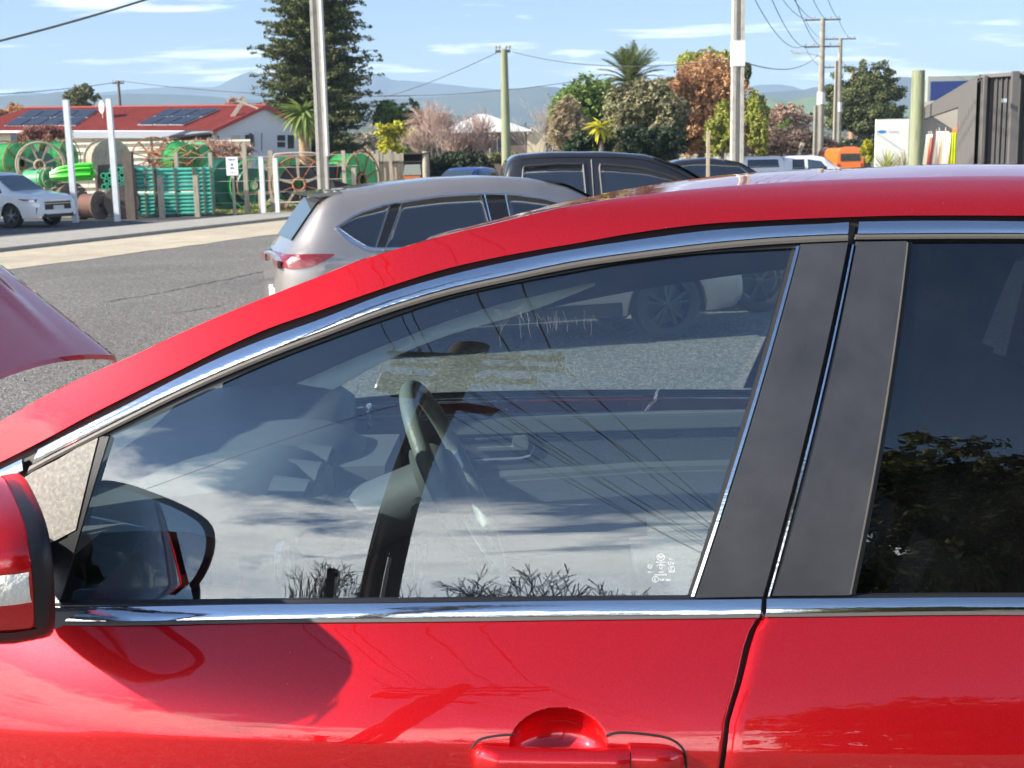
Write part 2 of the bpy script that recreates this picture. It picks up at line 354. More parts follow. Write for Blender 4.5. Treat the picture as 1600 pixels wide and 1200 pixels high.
# -- cheater panel, frame bar, B pillar appliques
panel('mirror_base_panel',[(36,748),(60,800),(72,852),(118,828)],[(50,738),(90,718),(120,700),(153,684)],.002,CHEAT,nu=24,nv=8,spl=False)
panel('mirror_base_panel',[(20,945),(60,945),(80,942)],[(40,742),(60,850),(119,827)],-.002,BLACK,nu=20,nv=8,spl=False)  # lower part of the grey panel, black to paint in the mirror's shadow
panel('window_frame',[(73,943),(92,942)],[(156,682),(170,682)],.0,BLACK,nu=4,nv=20,spl=False)
panel('window_frame',[(73,943),(92,942)],[(156,682),(170,682)],.0,BLACK,nu=4,nv=20,spl=False,side=1)
panel('mirror_base_panel',[(-10,945),(80,942)],[(40,742),(153,684)],.001,BLACK,nu=10,nv=6,spl=False,side=1)
both('pillar_panel',[(1087,934),(1192,932)],[(1252,382),(1325,379)],.003,APPL,nu=14,nv=24,spl=False,depth=.012)
both('pillar_panel',[(1206,931),(1327,930)],[(1339,378),(1418,377)],.003,APPL,nu=14,nv=24,spl=False,depth=.012)
def strip(name,a,b,wa,wb,off,m,n=20,side=-1):
    return panel(name,[(a[0]-wa/2,a[1]),(a[0]+wa/2,a[1])],[(b[0]-wb/2,b[1]),(b[0]+wb/2,b[1])],off,m,nu=4,nv=n,spl=False,bulge=.001,side=side)
strip('pillar_trim',(1082,932),(1247,384),5,5,.003,CHROME)
strip('pillar_trim',(1201,932),(1333,382),3,3,.005,CHROME)
strip('pillar_trim',(1329,929),(1418.5,379),2.5,2.0,.004,SEAL)
strip('weather_seal',(1196,955),(1331,345),18,16,-.016,RUBBER)
strip('weather_seal',(1196,955),(1331,345),18,16,-.016,RUBBER,side=1)
strip('weather_seal',(1333,930),(1422,379),7,7,-.003,RUBBER)
strip('weather_seal',(1077,937),(1242,387),9,9,-.007,RUBBER)
# -- belt line
both('belt_seal',[(0,953),(62,949),(400,945),(800,941),(1190,937)],[(-20,943),(62,940),(400,937.5),(800,934.5),(1191,931.5)],-.001,BLACK,nu=60,nv=3,bulge=.002)
both('belt_seal',[(1199,936.5),(1600,934.5),(2250,938)],[(1200,931),(1600,928.5),(2250,931)],-.001,BLACK,nu=40,nv=3,bulge=.002)
both('belt_trim',[(0,972),(62,969.5),(400,967),(800,963),(1188,959)],[(0,949),(62,949),(400,944.5),(800,940),(1190,936)],.005,CHROME,nu=80,nv=7,bulge=.003)
both('belt_trim',[(1197,958),(1600,954),(2250,958)],[(1198,935.5),(1600,933.5),(2250,936)],.005,CHROME,nu=40,nv=7,bulge=.003)
both('belt_seal',[(0,979),(62,976.5),(400,973.5),(800,970),(1186,965)],[(0,971),(62,969),(400,966),(800,962),(1188,958)],.003,SEAL,nu=60,nv=3,bulge=.001)
both('belt_seal',[(1196,964),(1600,961),(2250,965)],[(1197,957),(1600,953),(2250,957)],.003,SEAL,nu=40,nv=3,bulge=.001)
# -- doors: dense grid following the body section, with the hand bowl pressed in
gapL=[(1187,962),(1180,974),(1172,987),(1163,1013),(1150,1072),(1141,1103),(1134,1130),(1125,1200),(1122,1260)]
gapR=[(1196,962),(1190,974),(1182,987),(1173.5,1013),(1159,1072),(1149,1103),(1141,1130),(1132,1200),(1129,1260)]
BC=up(872,1166); BRX,BRZ=.070,.050
def bowl(x,z):
    u=(x-BC[0])/BRX; v=(z-BC[2])/(BRZ if z>BC[2] else .034); r=math.sqrt(u*u+v*v)
    if r>=1: return 0.
    return .046*(1-r*r)**.8
def rowz(ztop):
    a=list(np.linspace(.24,.76,12))+list(np.linspace(.775,.86,30))+list(np.linspace(.863,ztop,30)); return a
def door(name,xl,xr,nu,side,dent,label=None):
    # xl,xr: functions of z
    rows=rowz(1.0) if not dent else list(np.linspace(.24,.76,10))+list(np.linspace(.77,.925,80))+list(np.linspace(.929,1.0,18)); nv=len(rows); v=[]
    if dent:
        sb=(BC[0]-XF)/(gLf(.84)-XF); wb=.085/(gLf(.84)-XF); SM=list(np.linspace(0,sb-wb,90))+list(np.linspace(sb-wb,sb+wb,122)[1:-1])+list(np.linspace(sb+wb,1,90)); nu=len(SM)
    for i in range(nu):
        for j,z in enumerate(rows):
            s=i/(nu-1)
            if dent: s=SM[i]
            x=xl(z)*(1-s)+xr(z)*s
            if j==nv-1: z=ztopf(x)
            elif z>ztopf(x): z=ztopf(x)-.0004*(nv-1-j)
            e=min(s*(xr(z)-xl(z)),(1-s)*(xr(z)-xl(z)))
            o=-.004*max(0,1-e/.004)**2
            d=bowl(x,z) if dent else 0
            v.append((x,side*(hw(x,z)+o-d),z))
    f=gridfaces(nu,nv,side>0)
    loop=[i*nv for i in range(nu)]+[(nu-1)*nv+j for j in range(1,nv)]+[i*nv+nv-1 for i in range(nu-2,-1,-1)]+[j for j in range(nv-2,0,-1)]
    n0=len(v)
    for k in loop: p=v[k]; v.append((p[0],p[1]-side*.03,p[2]))
    n=len(loop)
    for k in range(n):
        q=(loop[k],n0+k,n0+(k+1)%n,loop[(k+1)%n]); f.append(q[::-1] if side>0 else q)
    o=mesh(name,v,f,RED,red,True)
    try:o.data.set_sharp_from_angle(angle=math.radians(50))
    except Exception: pass
    if label:o['label']=label
    return o
bt=xz([(-100,982),(0,978),(62,976),(400,973),(800,969.5),(1186,964.5),(1600,960.5),(2300,966)])
bx=[p[0] for p in bt]; bz=[p[1] for p in bt]
def ztopf(x): return float(np.interp(x,bx,bz))
def zfun(pts):
    q=sorted([(z,x) for x,z in xz(pts)]); Z=[a for a,b in q]; X=[b for a,b in q]
    return lambda z: float(np.interp(z,Z,X))
gLf,gRf=zfun(gapL),zfun(gapR)
XF=-.98; XR=1.30
for sd_ in (-1,1):
    door('door_skin',lambda z:XF,gLf,300 if sd_<0 else 60,sd_,sd_<0,'front door skin')
    door('door_skin',gRf,lambda z:XR-.10*max(0,1-abs(z-.55)/.5),90 if sd_<0 else 40,sd_,False,'rear door skin')
    strip('weather_seal',(1190,962),(1160,1060),30,30,-.02,RUBBER,side=sd_)
    strip('weather_seal',(1160,1058),(1125,1260),40,30,-.02,RUBBER,side=sd_)
    # front wing and rear quarter with wheel arches
    for nm,x0,x1,wx in (('front_wing',-2.35,XF-.006,-1.62),('rear_quarter',XR+.006,2.12,1.13+.02)):
        nu=70; nv=26; v=[]
        for i in range(nu):
            x=x0+(x1-x0)*i/(nu-1); zt=ztopf(x)+(.02 if nm=='rear_quarter' else .01)-(.10*max(0,(-1.0-x)/1.3)**1.5 if x<-1 else 0)
            if x>1.9: zt-=.0
            R=.385; dx=x-(wx if nm=='front_wing' else 1.16); zb=.26
            if abs(dx)<R: zb=max(zb,.36+math.sqrt(R*R-dx*dx))
            for j in range(nv):
                t=j/(nv-1); z=zb+(zt-zb)*t; fr=.5*max(0,(-1.9-x)/.5)**2+.45*max(0,(x-1.8)/.35)**2
                v.append((x,sd_*(hw(x,min(z,.995))-.10*fr+.012*max(0,1-abs(abs(dx)-R)/.08)*(z<.75)),z))
        mesh(nm,v,gridfaces(nu,nv,sd_>0),RED,red,True)
    # upper rear quarter pillar
    panel('rear_pillar',[(2150,930),(2280,935)],[(2100,372),(2200,380)],0,RED,nu=8,nv=10,spl=False,side=sd_)
# -- door handle on the front door
def handle():
    z0=BC[2]
    def P(px,py,o): q=up(px,py); return Vector((q[0],-(hw(q[0],q[2])+o),q[2]))
    # escutcheon groove (dark line) and lock cover
    outl=[(733,1168),(740,1158),(765,1149),(800,1146),(806,1140)]
    mbz=MB()
    top=[(736,1170),(748,1156),(775,1149.5),(803,1147.5)]
    mbz.tube([P(a,b,.0005) for a,b in smoothpl(top,20)],.0016,6); mbz.build('handle_gasket',RUBBER,red,smooth=True); mbz=MB()
    top2=[(947,1150),(965,1144.5),(1000,1146),(1040,1152),(1062,1164),(1071,1182),(1073,1215)]
    mbz.tube([P(a,b,.0005) for a,b in smoothpl(top2,30)],.0018,6)
    mbz.build('handle_gasket',RUBBER,red,smooth=True)
    # grip: swept bar standing proud of the skin
    sec=[]; n=40; nr=20; v=[]
    for i in range(n):
        t=i/(n-1); px=738+(982-738)*t
        yc=1184+2*t; end=max(0,1-abs(t)/.10); lift=.026*math.sin(math.pi*min(1,t*1.15+.03))**.5 if t<.83 else .026*math.sin(math.pi*min(1,t*1.15+.03))**.5*1.0
        lift=.030*min(1,(t/.16))**.6*min(1,((1.0-t)/.10)*.25+.8)
        c=P(px,yc,lift*.5+.004); hh=.0245*min(1,.45+t/.12)*(1-.04*t); dd=.011+lift*.25
        for k in range(nr):
            a=2*math.pi*k/nr; ca,sa=math.cos(a),math.sin(a)
            zz=hh*(abs(sa)**.75)*(1 if sa>0 else -1); yy=dd*(abs(ca)**.8)*(1 if ca>0 else -1)
            v.append(c+Vector((0,yy+.25*-abs(zz)*0,zz)))
    f=[]
    for i in range(n-1):
        for k in range(nr): f.append((i*nr+k,i*nr+(k+1)%nr,(i+1)*nr+(k+1)%nr,(i+1)*nr+k))
    f.append(tuple(range(nr))); f.append(tuple((n-1)*nr+k for k in range(nr)))
    m=MB(); m.add(v,f); g=m.build('door_handle',RED,red,smooth=60)
    # lock cover cap
    v=[]; n=24
    for i in range(n):
        t=i/(n-1); px=984+(1070-984)*t; c=P(px,1186+2*t,.012*(1-t**6)); hh=.0255*math.sqrt(max(.02,1-t**5)); dd=.018*math.sqrt(max(.03,1-t**4))
        for k in range(nr):
            a=2*math.pi*k/nr; ca,sa=math.cos(a),math.sin(a)
            v.append(c+Vector((0,dd*(abs(ca)**.8)*(1 if ca>0 else -1),hh*(abs(sa)**.7)*(1 if sa>0 else -1))))
    f=[]
    for i in range(n-1):
        for k in range(nr): f.append((i*nr+k,i*nr+(k+1)%nr,(i+1)*nr+(k+1)%nr,(i+1)*nr+k))
    f.append(tuple(range(nr))); f.append(tuple((n-1)*nr+k for k in range(nr)))
    m=MB(); m.add(v,f); lc=m.build('lock_cover',RED,red,smooth=60)
handle()
# -- roof: crowned sheet between the two rails
def lp(c,px): 
    x=[p[0] for p in c]; y=[p[1] for p in c]; return float(np.interp(px,x,y))
def railpt(px): 
    q=up(px,lp(S1,px)); return np.array([q[0],-hw(q[0],q[2]),q[2]])
nst=90; nac=41; v=[]
pxs=np.linspace(640,2350,nst)
crs=[]
def rf(u): return 1-(min(0,u+.4)/.6)**2
for i,px in enumerate(pxs):
    a=railpt(px); y0=abs(a[1]); lo,hi=-.02,.08
    for _ in range(24):
        m=(lo+hi)/2
        if max(over((a[0],y0*u,a[2]+m*rf(u))) for u in np.linspace(-.92,-.4,10))>0: hi=m
        else: lo=m
    crs.append(lo)
crs=np.convolve(np.pad(crs,4,mode='edge'),np.ones(9)/9,'valid')
for i,px in enumerate(pxs):
    a=railpt(px); y0=abs(a[1]); hb=0.
    for j in range(nac):
        u=-1+2*j/(nac-1); e=1-abs(u)
        # quick roll-over at the rail then a nearly flat crown
        z=a[2]+crs[i]*rf(u)*(1 if u<.4 else 1-((u-.4)/.6)**2)
        x=a[0]
        for _ in range(80):
            if u>-.4 and over((x,y0*u,z),-(.4+5*max(0,u+.4)**1.5))>0: z-=.002
            else: break
        x=a[0]-hb*(1-u*u)*max(0,1-i/14.)
        v.append((x,y0*u,z))
roof=mesh('roof',v,gridfaces(nst,nac,True),RED,red,True)
# headliner just under the roof
v2=[(x,y*.97,z-.035) for x,y,z in v]; mesh('headliner',v2,gridfaces(nst,nac),HEAD,red,True)
# -- windscreen
WS=glassmat('windscreen_clear',(.78,.85,.83),1.6)
v=[]; n=40
for i in range(n):
    px=-400+(640+400)*i/(n-1); a=railpt(px); 
    for j in range(21):
        u=-1+2*j/20; k=(1-u*u); t=i/(n-1)
        q=[a[0]-.20*(1-t)**1.5*k,abs(a[1])*u*.995,a[2]-.004]
        for _ in range(60):
            if over(q,-5)>0 and j>0: q[2]-=.004
            else: break
        v.append(tuple(q))
mesh('windscreen',v,gridfaces(n,21,True),WS,red,True)
# -- raised bonnet: hinged at the rear, nose lifted; the outer skin is seen, in shade
def bonnet():
    C=il(190,556,.70); E=il(0,425,.70)
    d=np.array([E[0]-C[0],0,E[2]-C[2]]); d/=np.linalg.norm(d); a_=math.atan2(d[2],-d[0])+math.radians(5); d=np.array([-math.cos(a_),0,math.sin(a_)]); nrm_=np.array([d[2],0,-d[0]]); nrm_=-nrm_ if nrm_[2]<0 else nrm_
    n=40; m=41; v=[]; Lg=1.02
    for i in range(n):
        s=i/(n-1)
        for j in range(m):
            u=-1+2*j/(m-1); half=.70-.05*s-.03*s**3
            if True: half=half+.0
            start=-.045*(1-abs(u)**2.2)   # rear edge bows towards the nose in the middle
            L0=-start*1.75; t=L0+(Lg-.12*abs(u)**3-L0)*s
            crown=.055*(1-abs(u)**2.4)*(.35+.65*min(1,s*3))-.01*s**2.5
            d_=0
            crown+=.010*math.exp(-((abs(u)-.62)/.05)**2)*min(1,s*4)
            edge=-.02*max(0,(abs(u)-.93)/.07)**2
            p=C+d*t+nrm_*(crown+edge); v.append((p[0],half*u,p[2]))
    f=gridfaces(n,m,False); k=len(v)
    low=[(x,y*.99,z-.012) for x,y,z in v]; vv=v+low; f2=[tuple(q+k for q in r)[::-1] for r in f]
    loop=[i*m for i in range(n)]+[(n-1)*m+j for j in range(1,m)]+[i*m+m-1 for i in range(n-2,-1,-1)]+[j for j in range(m-2,0,-1)]
    sk=[(loop[a],loop[(a+1)%len(loop)],loop[(a+1)%len(loop)]+k,loop[a]+k) for a in range(len(loop))]
    mb=MB(); mb.add(vv,f+f2+sk); o=mb.build('bonnet',RED,red,smooth=40); o['label']='raised bonnet, its outer skin in shade'
    st=MB(); a=C+d*.85; st.tube([(a[0],.55,a[2]-.03),(a[0]+.12,.60,.93)],.006,8); st.build('bonnet_stay',RUBBER,red)
bonnet()
# -- engine bay, front and rear ends
mb=MB(); mb.box((-1.62,0,.74),(1.25,1.3,.12)); mb.box((-1.55,.1,.84),(.55,.7,.12)); mb.box((-1.95,-.45,.86),(.25,.2,.18)); mb.box((-1.25,.5,.86),(.3,.22,.14)); mb.build('engine_bay',BLACK,red)
mb=MB()
for k,(z,x) in enumerate(((.26,-2.28),(.42,-2.36),(.62,-2.38),(.80,-2.34))):
    pass
v=[]; nz=14; ny=31
for i in range(nz):
    z=.24+.60*i/(nz-1)
    for j in range(ny):
        u=-1+2*j/(ny-1); v.append((-2.20-.18*(1-abs(u)**3)-.03*math.sin(math.pi*i/(nz-1)),.80*u,z))
o=mesh('front_bumper',v,gridfaces(nz,ny),RED,red,True)
mb=MB(); mb.box((-2.40,0,.52),(.03,.95,.22)); 
mb.build('grille',BLACK,red)
for s_ in (-1,1):
    mb=MB(); mb.lathe([(.001,-.05),(.07,-.045),(.10,-.01),(.11,.03)],(-2.22,s_*.62,.80),'x',20); mb.build('headlight',CLEAR,red,smooth=True)
v=[]
for i in range(nz):
    z=.26+.95*i/(nz-1)
    for j in range(ny):
        u=-1+2*j/(ny-1); v.append((2.03+.14*(1-abs(u)**3)-.12*(i/(nz-1))**3,.86*u*(1-.12*(i/(nz-1))**2),z))
mesh('tailgate',v,gridfaces(nz,ny,True),RED,red,True)
v=[]
for i in range(10):
    t=i/9
    for j in range(15):
        u=-1+2*j/14; v.append((2.05+.08*(1-u*u)-.35*t,(.74-.12*t)*u,1.2+.37*t))
mesh('rear_window',v,gridfaces(10,15,True),PRIV,red,True)
mb=MB(); mb.box((0,0,.27),(3.9,1.66,.06)); mb.build('floor_pan',BLACK,red)
def wheel(parent,x,y,z,R=.36,W=.23,side=1,rimm=None,rr=.66,nsp=10,name='wheel',double=False):
    tg=MB(); 
    prof=[(R*rr,-W*.42),(R*.86,-W*.5),(R*.96,-W*.42),(R,-W*.25),(R,W*.25),(R*.96,W*.42),(R*.86,W*.5),(R*rr,W*.42)]
    tg.lathe(prof,(0,0,0),'y',36); t=tg.build(name,TYRE,parent,smooth=True); t.location=(x,y,z)
    rm=MB(); q=side
    rm.lathe([(R*rr,-W*.40*q*-1),(R*rr*.97,W*.30*q),(R*rr*.93,W*.10*q),(R*rr*.9,-W*.2*q)],(0,0,0),'y',36)
    rm.lathe([(R*.13,W*.36*q),(R*.10,W*.40*q),(.001,W*.41*q)],(0,0,0),'y',16)
    for k in range(nsp):
        a=2*math.pi*k/nsp+(0.12*(-1)**k if double else 0); c,s2=math.cos(a),math.sin(a)
        rm.bar((c*R*.09,W*.33*q,s2*R*.09),(c*R*rr*.96,W*.30*q,s2*R*rr*.96),R*.075,.03,up=(0,1,0))
    rm.build('rim',rimm or ALLOY,t,smooth=35)
    bd=MB(); bd.lathe([(R*rr*.86,-W*.1*q),(.001,-W*.1*q)],(0,0,0),'y',24); bd.build('brake_disc',BLACK,t)
    return t
for x in (-1.62,1.16):
    for s_ in (-1,1): wheel(red,x,s_*.80,.36,R=.36,side=s_,nsp=5)
# ---------------------------------------------------------------- red car: door mirror
def mirror(side,label=None):
    s=-side  # near side: side=-1
    O=np.array([-.597,1.05]); I=np.array([-.745,.79]); u=(O-I)/np.linalg.norm(O-I); f=np.array([-u[1],u[0]]); f=f if f[0]<0 else -f
    # section outline in (a along u, z)
    W=np.linalg.norm(O-I)
    out=[(0,1.055),(.06,1.047),(.16,1.044),(.225,1.052),(.262,1.085),(.283,1.13),(.288,1.17),(.275,1.205),(.235,1.225),(.16,1.238),(.07,1.243),(.012,1.23),(-.004,1.18),(-.006,1.10)]
    out=[(a,(z-1.145)*1.04+1.113) for a,z in out]; out=[tuple(p) for p in smoothpl(out+[out[0]],56)[:-1]]; n=len(out)
    ca=sum(p[0] for p in out)/n; cz=sum(p[1] for p in out)/n
    def ring(sc,dep,scz=None):
        r=[]
        for a,z in out:
            A=ca+(a-ca)*sc; Z=cz+(z-cz)*(scz or sc); q=I+u*A+f*dep; r.append((q[0],-s*0+side*q[1],Z))
        return r
    def loft(rings,cap0=False,cap1=True):
        v=[p for r in rings for p in r]; k=n; fc=[]
        for i in range(len(rings)-1):
            for j in range(k): fc.append((i*k+j,i*k+(j+1)%k,(i+1)*k+(j+1)%k,(i+1)*k+j))
        if cap0: fc.append(tuple(range(k)))
        if cap1: fc.append(tuple((len(rings)-1)*k+j for j in range(k)))
        return v,fc
    mb=MB(); v,fc=loft([ring(.99,.022),ring(1.0,.03),ring(.99,.05),ring(.955,.075),ring(.88,.10),ring(.74,.120),ring(.5,.134),ring(.2,.140)]); mb.add(v,fc)
    o=mb.build('mirror_shell',RED,red,smooth=50); 
    if label:o['label']=label
    mb=MB(); v,fc=loft([ring(.90,.015),ring(.93,-.001),ring(.965,-.004),ring(1.0,.0),ring(1.01,.010),ring(1.005,.024)],False,False); mb.add(v,fc); mb.build('rim',BLACK,o,smooth=60)
    # lower black scoop
    mb=MB(); rr=[]
    for sc,dep in ((1.012,.02),(1.008,.05),(.968,.078),(.89,.104),(.75,.124)):
        r=ring(sc,dep); rr.append([p for p,(a,z) in zip(r,out) if z<1.045])
    k=len(rr[0]); v=[p for r in rr for p in r]; mb.add(v,[(i*k+j,i*k+j+1,(i+1)*k+j+1,(i+1)*k+j) for i in range(len(rr)-1) for j in range(k-1)]); mb.build('mirror_scoop',BLACK,o,smooth=60)
    mb=MB(); v,fc=loft([ring(.93,.012)],False,True); mb.add(v,fc); mb.build('mirror_glass',mat('mirror_silver',(.8,.84,.88),rough=.01,metal=1),o)
    # indicator lens on the outboard corner
    mb=MB(); v=[]
    for i,dep in enumerate((.028,.045,.065,.09)):
        for j,z in enumerate((1.092,1.100,1.128,1.134)):
            sc=(1.0,.995,.965,.905)[i]+.02; A=ca+(.287-ca)*sc; q=I+u*A+f*dep; v.append((q[0],side*(q[1]+(.004 if j in(1,2) else 0)),z))
    mb.add(v,gridfaces(4,4)); mb.build('indicator_lens',CLEAR,o,smooth=True,fixn=False)
    # foot
    mb=MB(); a=I+u*.01+f*.04
    mb.tube([(a[0],side*a[1],1.08),(a[0]+.01,side*(a[1]-.05),1.075),(a[0]+.03,side*(a[1]-.09),1.06)],[.04,.036,.03],12); mb.build('mirror_foot',BLACK,o,smooth=True)
mirror(-1,'door mirror shell with clear indicator'); mirror(1)
# ---------------------------------------------------------------- red car: cabin
def slab(name,pl,y,th,m,parent=red,bev=0,smooth=False,ys=None):
    n=len(pl); P=[il(a,b,(y if ys is None else ys[i])) for i,(a,b) in enumerate(pl)]
    Q=[p+np.array([0,th,0]) for p in P]
    mb=MB(); mb.add(P+Q,[tuple(range(n)),tuple(range(n,2*n))[::-1]]+[(i,(i+1)%n,(i+1)%n+n,i+n) for i in range(n)]); o=mb.build(name,m,parent)
    if bev:
        b=bmesh.new(); b.from_mesh(o.data); bmesh.ops.bevel(b,geom=[e for e in b.edges],offset=bev,segments=2,affect='EDGES',clamp_overlap=True); b.to_mesh(o.data); b.free()
        o.data.polygons.foreach_set('use_smooth',[True]*len(o.data.polygons))
        try:o.data.set_sharp_from_angle(angle=math.radians(45))
        except Exception: pass
    return o
# far pillar and rail trim above the far window
def ribbon(name,bot,top,ya,yb,m,nu=60,nv=7,bul=.015,inw=.03):
    B=smoothpl(bot,nu); T=smoothpl(top,nu); v=[]
    for i in range(nu):
        for j in range(nv):
            t=j/(nv-1); q=il(*(B[i]*(1-t)+T[i]*t),ya*(1-t)+yb*t-bul*4*t*(1-t)); v.append(q)
    mb=MB(); f=gridfaces(nu,nv); mb.add(v,f)
    w2=[(p[0],p[1]+inw,p[2]) for p in v]; k=len(v); mb.add(w2,[q[::-1] for q in f])
    loop=[i*nv for i in range(nu)]+[(nu-1)*nv+j for j in range(1,nv)]+[i*nv+nv-1 for i in range(nu-2,-1,-1)]+[j for j in range(nv-2,0,-1)]
    mb.f+=[(loop[a],loop[(a+1)%len(loop)],loop[(a+1)%len(loop)]+k,loop[a]+k) for a in range(len(loop))]; mb.mi+=[0]*len(loop)
    return mb.build(name,m,parent=red,smooth=50)
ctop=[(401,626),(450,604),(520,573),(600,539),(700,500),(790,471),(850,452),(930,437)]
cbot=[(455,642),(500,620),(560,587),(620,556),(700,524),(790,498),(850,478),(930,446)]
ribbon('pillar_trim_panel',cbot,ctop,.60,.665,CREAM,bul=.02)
ribbon('roof_rail_trim',[(395,632),(520,576),(600,543),(700,505),(790,478),(850,481),(900,472),(1000,453),(1100,437),(1200,424),(1330,412),(1600,400)],[(330,520),(450,468),(560,426),(650,398),(750,372),(840,350),(900,338),(1000,320),(1100,308),(1200,300),(1330,294),(1600,290)],.665,.50,HEAD,inw=.02)  # rail trim's dark colour stands in for the shade above the lit strip
# dashboard body across the car
prof=[(-1.22,.985),(-1.05,1.02),(-.85,1.055),(-.65,1.075),(-.50,1.08),(-.42,1.065),(-.385,1.03),(-.39,.97),(-.42,.88),(-.43,.78),(-.47,.66),(-.55,.55),(-.9,.5)]
def dashsec(y):
    a=[];bl=math.exp(-((y+.37)/.19)**4); ce=math.exp(-((y)/.14)**4); far=max(0,y)
    for x,z in prof: 
        zz=z+(.05*bl*math.exp(-((x+.47)/.16)**2)) + (.025*ce*math.exp(-((x+.5)/.2)**2)); xx=x+(.055*bl+.07*ce)*math.exp(-((z-1.03)/.12)**2)*(x>-.6)
        a.append((xx-.05*(abs(y)/.7)**2,y,zz))
    return a
v=[];ny=57;pp=smoothpl(prof,40)
prof=[tuple(p) for p in pp]
for i in range(ny):
    y=-.69+1.38*i/(ny-1); v+=dashsec(y)
mesh('dashboard',v,gridfaces(ny,len(prof)),DASH,red,True)
for k,y in enumerate((-.50,-.37,-.24)):
    mb=MB(); mb.lathe([(.052,-.05),(.058,.012),(.054,.014),(.050,.0),(.048,-.045)],(0,0,0),'x',28); g=mb.build('gauge_ring',DASH,red,smooth=50); g.location=(-.375,y,1.058); g.rotation_euler=(0,math.radians(14),0)
    mb=MB(); mb.lathe([(.049,-.03),(.001,-.03)],(0,0,0),'x',28); mb.bar((-.025,0,0),(-.025,.02,.032),.003,.003); d=mb.build('gauge_face',BLACK,g)
mb=MB(); mb.lathe([(.001,0),(.032,0),(.036,.01),(.03,.014)],(0,0,0),'x',22); vent=mb.build('air_vent',SILV,red,smooth=50); vent.location=(-.395,.60,1.0)
mb=MB(); mb.lathe([(.001,0),(.038,0),(.042,.012),(.034,.016)],(0,0,0),'x',22); vent=mb.build('air_vent',SILV,red,smooth=50); vent.location=(-.385,-.62,1.0)
mb=MB(); mb.box((-.33,0,.80),(.14,.30,.50)); mb.box((-.05,0,.62),(.7,.22,.22),taper=.85); o=mb.build('centre_console',DASH,red)
mb=MB(); mb.tube([(-.22,-.02,.72),(-.20,-.02,.84)],.012,8); mb.lathe([(.001,.84),(.028,.85),(.032,.885),(.02,.915),(.001,.92)],(-.20,-.02,0),'z',14); mb.build('gear_lever',LEATH,red,smooth=True)
# steering wheel
sw=Vector((-.105,-.37,1.075)); tl=math.radians(24); ax=Vector((math.cos(tl),0,math.sin(tl))); upv=Vector((-math.sin(tl),0,math.cos(tl))); rt=Vector((0,1,0))
mb=MB(); mb.tube([sw+(rt*math.cos(a)+upv*math.sin(a))*.187 for a in [2*math.pi*k/56 for k in range(56)]],.0165,12,closed=True); whl=mb.build('steering_wheel',LEATH,red,smooth=True)
mb=MB(); 
for a in (0,math.pi,-math.pi/2-.35,-math.pi/2+.35): mb.bar(sw-ax*.02+(rt*math.cos(a)+upv*math.sin(a))*.04,sw+(rt*math.cos(a)+upv*math.sin(a))*.178,.034,.014,up=ax)
mb.build('wheel_spoke',SILV,whl)
mb=MB(); cpts=[sw-ax*.05,sw-ax*.01,sw+ax*.015]; mb.tube(cpts,[.085,.08,.055],20); mb.build('airbag_hub',DASH,whl,smooth=50)
mb=MB(); mb.tube([sw-ax*.05,sw-ax*.30],[.06,.07],14); mb.build('steering_column',DASH,red,smooth=50)
mb=MB(); mb.tube([sw-ax*.07,sw-ax*.06-rt*.12,sw-ax*.05-rt*.17+upv*.01],[.011,.012,.014],10); mb.tube([sw-ax*.07,sw-ax*.06+rt*.12,sw-ax*.05+rt*.17+upv*.01],[.011,.012,.014],10); mb.build('column_stalk',BLACK,red,smooth=True)
# far door inner trim
slab('door_trim_panel',[(330,668),(600,652),(700,650),(1170,643),(1500,640),(1500,1180),(330,1180)],.70,.03,TRIM)
slab('door_sill_cap',[(560,662),(700,655),(1175,644),(1500,640),(1500,661),(1175,668),(700,682),(560,688)],.672,.03,DASH,bev=.004)
slab('door_trim_inset',[(700,688),(860,679),(1175,661),(1500,655),(1500,712),(1150,722),(1000,728),(700,738)],.688,.02,SEATC,bev=.004)
slab('door_armrest',[(640,760),(760,748),(1000,732),(1160,728),(1500,722),(1500,770),(1160,776),(1000,780),(780,796),(660,800)],.615,.09,TRIM,bev=.012)
slab('door_pocket',[(700,880),(1000,850),(1500,840),(1500,1000),(700,1000)],.64,.05,TRIM,bev=.01)
mb=MB(); rc=[il(*p,.684) for p in ((742,686),(815,680),(829,684),(834,698),(828,712),(812,716),(742,720))]
mb.tube(rc,.0045,8); mb.build('handle_surround',SILV,red,smooth=True)
slab('door_release',[(745,699),(800,697),(800,690),(803,681),(822,680),(827,690),(824,704),(745,706)],.672,.012,SILV,bev=.002)
slab('near_door_trim',[(60,956),(1400,948),(1400,1190),(60,1190)],-.80,.02,TRIM)
